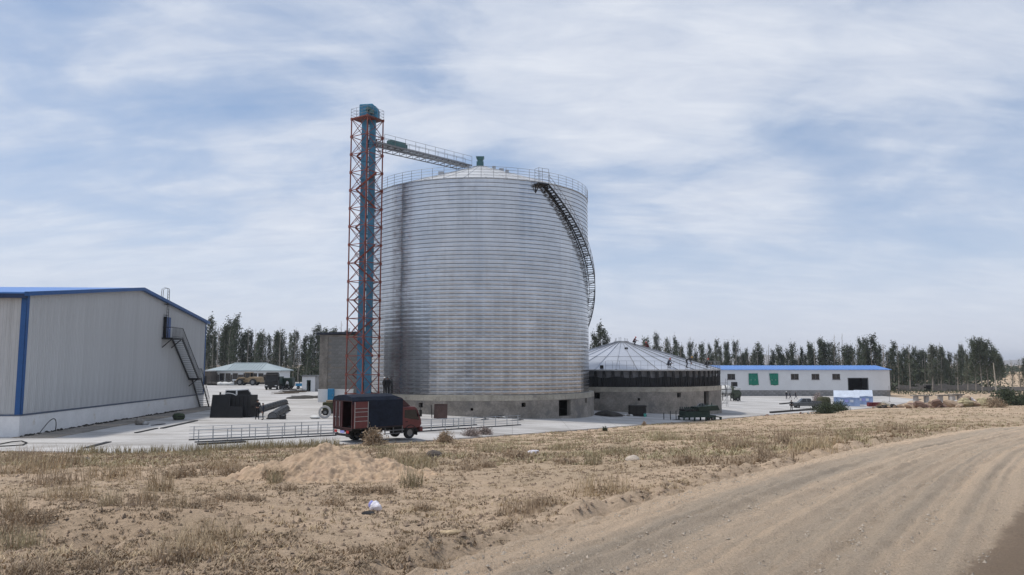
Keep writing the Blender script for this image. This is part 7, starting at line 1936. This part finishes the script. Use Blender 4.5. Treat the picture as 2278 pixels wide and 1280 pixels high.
# low dry plants over the field and the grass fringe along the slab: uncountable
gr2 = np.random.default_rng(23)
def cover(n, y0, y1, hmin, hmax, per, wid, thr, seed):
    y = np.exp(gr2.uniform(np.log(y0), np.log(y1), n * 3)) if y1 / y0 > 3 else gr2.uniform(y0, y1, n * 3)
    x = gr2.uniform(-0.80, 0.80, n * 3) * y
    m = (yedge(x) - y > 0.4)
    t = road_t(x, y); m &= (t < -0.35) | (t > ROAD_W + 4)
    nz = fbm(x * 0.35, y * 0.35, seed, 4); m &= nz > thr + gr2.normal(0, 0.16, len(x))
    m &= np.hypot((x - mp.x) / 2.8, (y - mp.y) / 2.1) > 1.0
    x, y = x[m][:n], y[m][:n]; z = ground_z(x, y)
    h = gr2.uniform(hmin, hmax, len(x)); k = len(x)
    bx_ = np.repeat(np.stack([x, y, z - 0.01], 1), per, 0); hh_ = np.repeat(h, per)
    off = gr2.normal(0, 1, (k * per, 2)) * (hh_ * 0.75)[:, None]
    bx_[:, :2] += off
    return blades(bx_, hh_ * gr2.uniform(.5, 1.1, k * per), gr2.uniform(.3, 1.4, k * per), wid, gr2)
for nm, lab, args, m_ in (('ground_cover', 'low grey-brown dry plants scattered over the sandy field', (4600, 7, 26, .02, .065, 12, .009, 0.03, 81), 'twig'),
                          ('ground_cover', 'straw-coloured stubble scattered over the sandy field', (3200, 8, 40, .03, .10, 9, .008, 0.06, 82), 'straw'),
                          ('ground_cover', 'dry growth towards the yard edge and the right of the field', (6000, 24, 118, .06, .2, 9, .018, 0.02, 83), 'straw_green'),
                          ('ground_cover', 'brown dry growth in the middle distance of the field', (6000, 20, 110, .05, .18, 8, .016, 0.02, 84), 'twig')):
    tag(link(nm, quads_mesh(nm, cover(*args)), M[m_]), lab, 'ground cover', kind='stuff')
# small crusty cushion plants dotted all over the sand
def cushions(n, y0, y1, smin, smax, per, thr, seed):
    y = np.exp(gr2.uniform(np.log(y0), np.log(y1), n * 4)); x = gr2.uniform(-0.8, 0.8, n * 4) * y
    m = (yedge(x) - y > 0.3); t = road_t(x, y); m &= (t < -0.5) | (t > ROAD_W + 4)
    m &= fbm(x * 0.5, y * 0.5, seed, 4) > thr + gr2.normal(0, 0.2, len(x))
    x, y = x[m][:n], y[m][:n]; z = ground_z(x, y); k = len(x)
    s = (smin + (smax - smin) * gr2.random(k) ** 2); S = np.repeat(s, per)
    c = np.repeat(np.stack([x, y, z], 1), per, 0); o = gr2.normal(0, 1, (k * per, 3)) * S[:, None] * np.array([.8, .8, .25]); o[:, 2] = np.abs(o[:, 2])
    return leaf_cloud(c + o, (S * 0.30)[:, None], gr2)
tag(link('cushion_plants', quads_mesh('cushion_plants', cushions(7500, 7, 45, .016, .07, 18, 0.0, 85)), M['scrub']), 'tiny dark brown cushion plants dotted over the sand', 'ground cover', kind='stuff')
tag(link('cushion_plants', quads_mesh('cushion_plants', cushions(6500, 25, 115, .07, .22, 10, -0.02, 86)), M['twig']), 'brown cushion plants on the farther field', 'ground cover', kind='stuff')
# taller grass fringe along the slab edge on the left
n = 3600
ex_ = gr2.uniform(G(215, 1004).x, G(760, 988).x, n); d_ = np.abs(gr2.normal(0, 1.4, n)) + 0.15
ey_ = yedge(ex_) - d_; keep = fbm(ex_ * 0.5, ey_ * 0.5, 91, 3) > -0.12
ex_, ey_ = ex_[keep], ey_[keep]; ez_ = ground_z(ex_, ey_)
tag(link('grass_fringe', quads_mesh('grass_fringe', blades(np.stack([ex_, ey_, ez_ - .02], 1), gr2.uniform(.2, .62, len(ex_)), gr2.uniform(.1, .5, len(ex_)), 0.014, gr2)), M['straw_green']), 'fringe of tall dry grass along the slab edge', 'grass', kind='stuff')
# clods and gravel
def clods(n, region, smin, smax, m, lab, seed):
    r_ = np.random.default_rng(seed); y = np.exp(r_.uniform(np.log(6.5), np.log(30), n * 4)); x = r_.uniform(-.75, .75, n * 4) * y; t = road_t(x, y)
    k = ((t > -.2) & (t < ROAD_W + .2)) if region == 'road' else ((t < -.5) & (yedge(x) - y > 1))
    x, y, t = x[k][:n], y[k][:n], t[k][:n]
    z = tps(x, y) + 0.0 if region == 'road' else ground_z(x, y)
    s = (smin + (smax - smin) * r_.random(len(x)) ** 3)[:, None, None]
    base = np.array([(1, 0, 0), (0, 1, 0), (-1, 0, 0), (0, -1, 0), (.1, 0, .8), (0, 0, -.5)])[None] * (1 + .35 * r_.normal(size=(len(x), 6, 3)))
    v = base * s + np.stack([x, y, z], 1)[:, None]
    fs = np.array([(0, 1, 4), (1, 2, 4), (2, 3, 4), (3, 0, 4)])
    f = (np.arange(len(x))[:, None, None] * 6 + fs[None]).reshape(-1, 3)
    me = bpy.data.meshes.new('clods'); me.from_pydata(v.reshape(-1, 3).tolist(), [], f.tolist()); me.update()
    return tag(link('gravel' if region == 'road' else 'soil_clods', me, m), lab, 'gravel' if region == 'road' else 'clods', kind='stuff')
clods(10000, 'road', .004, .026, M['gravel'], 'loose gravel on the dirt road', 1)
clods(9000, 'field', .008, .055, M['clod'], 'small soil clods on the field', 2)
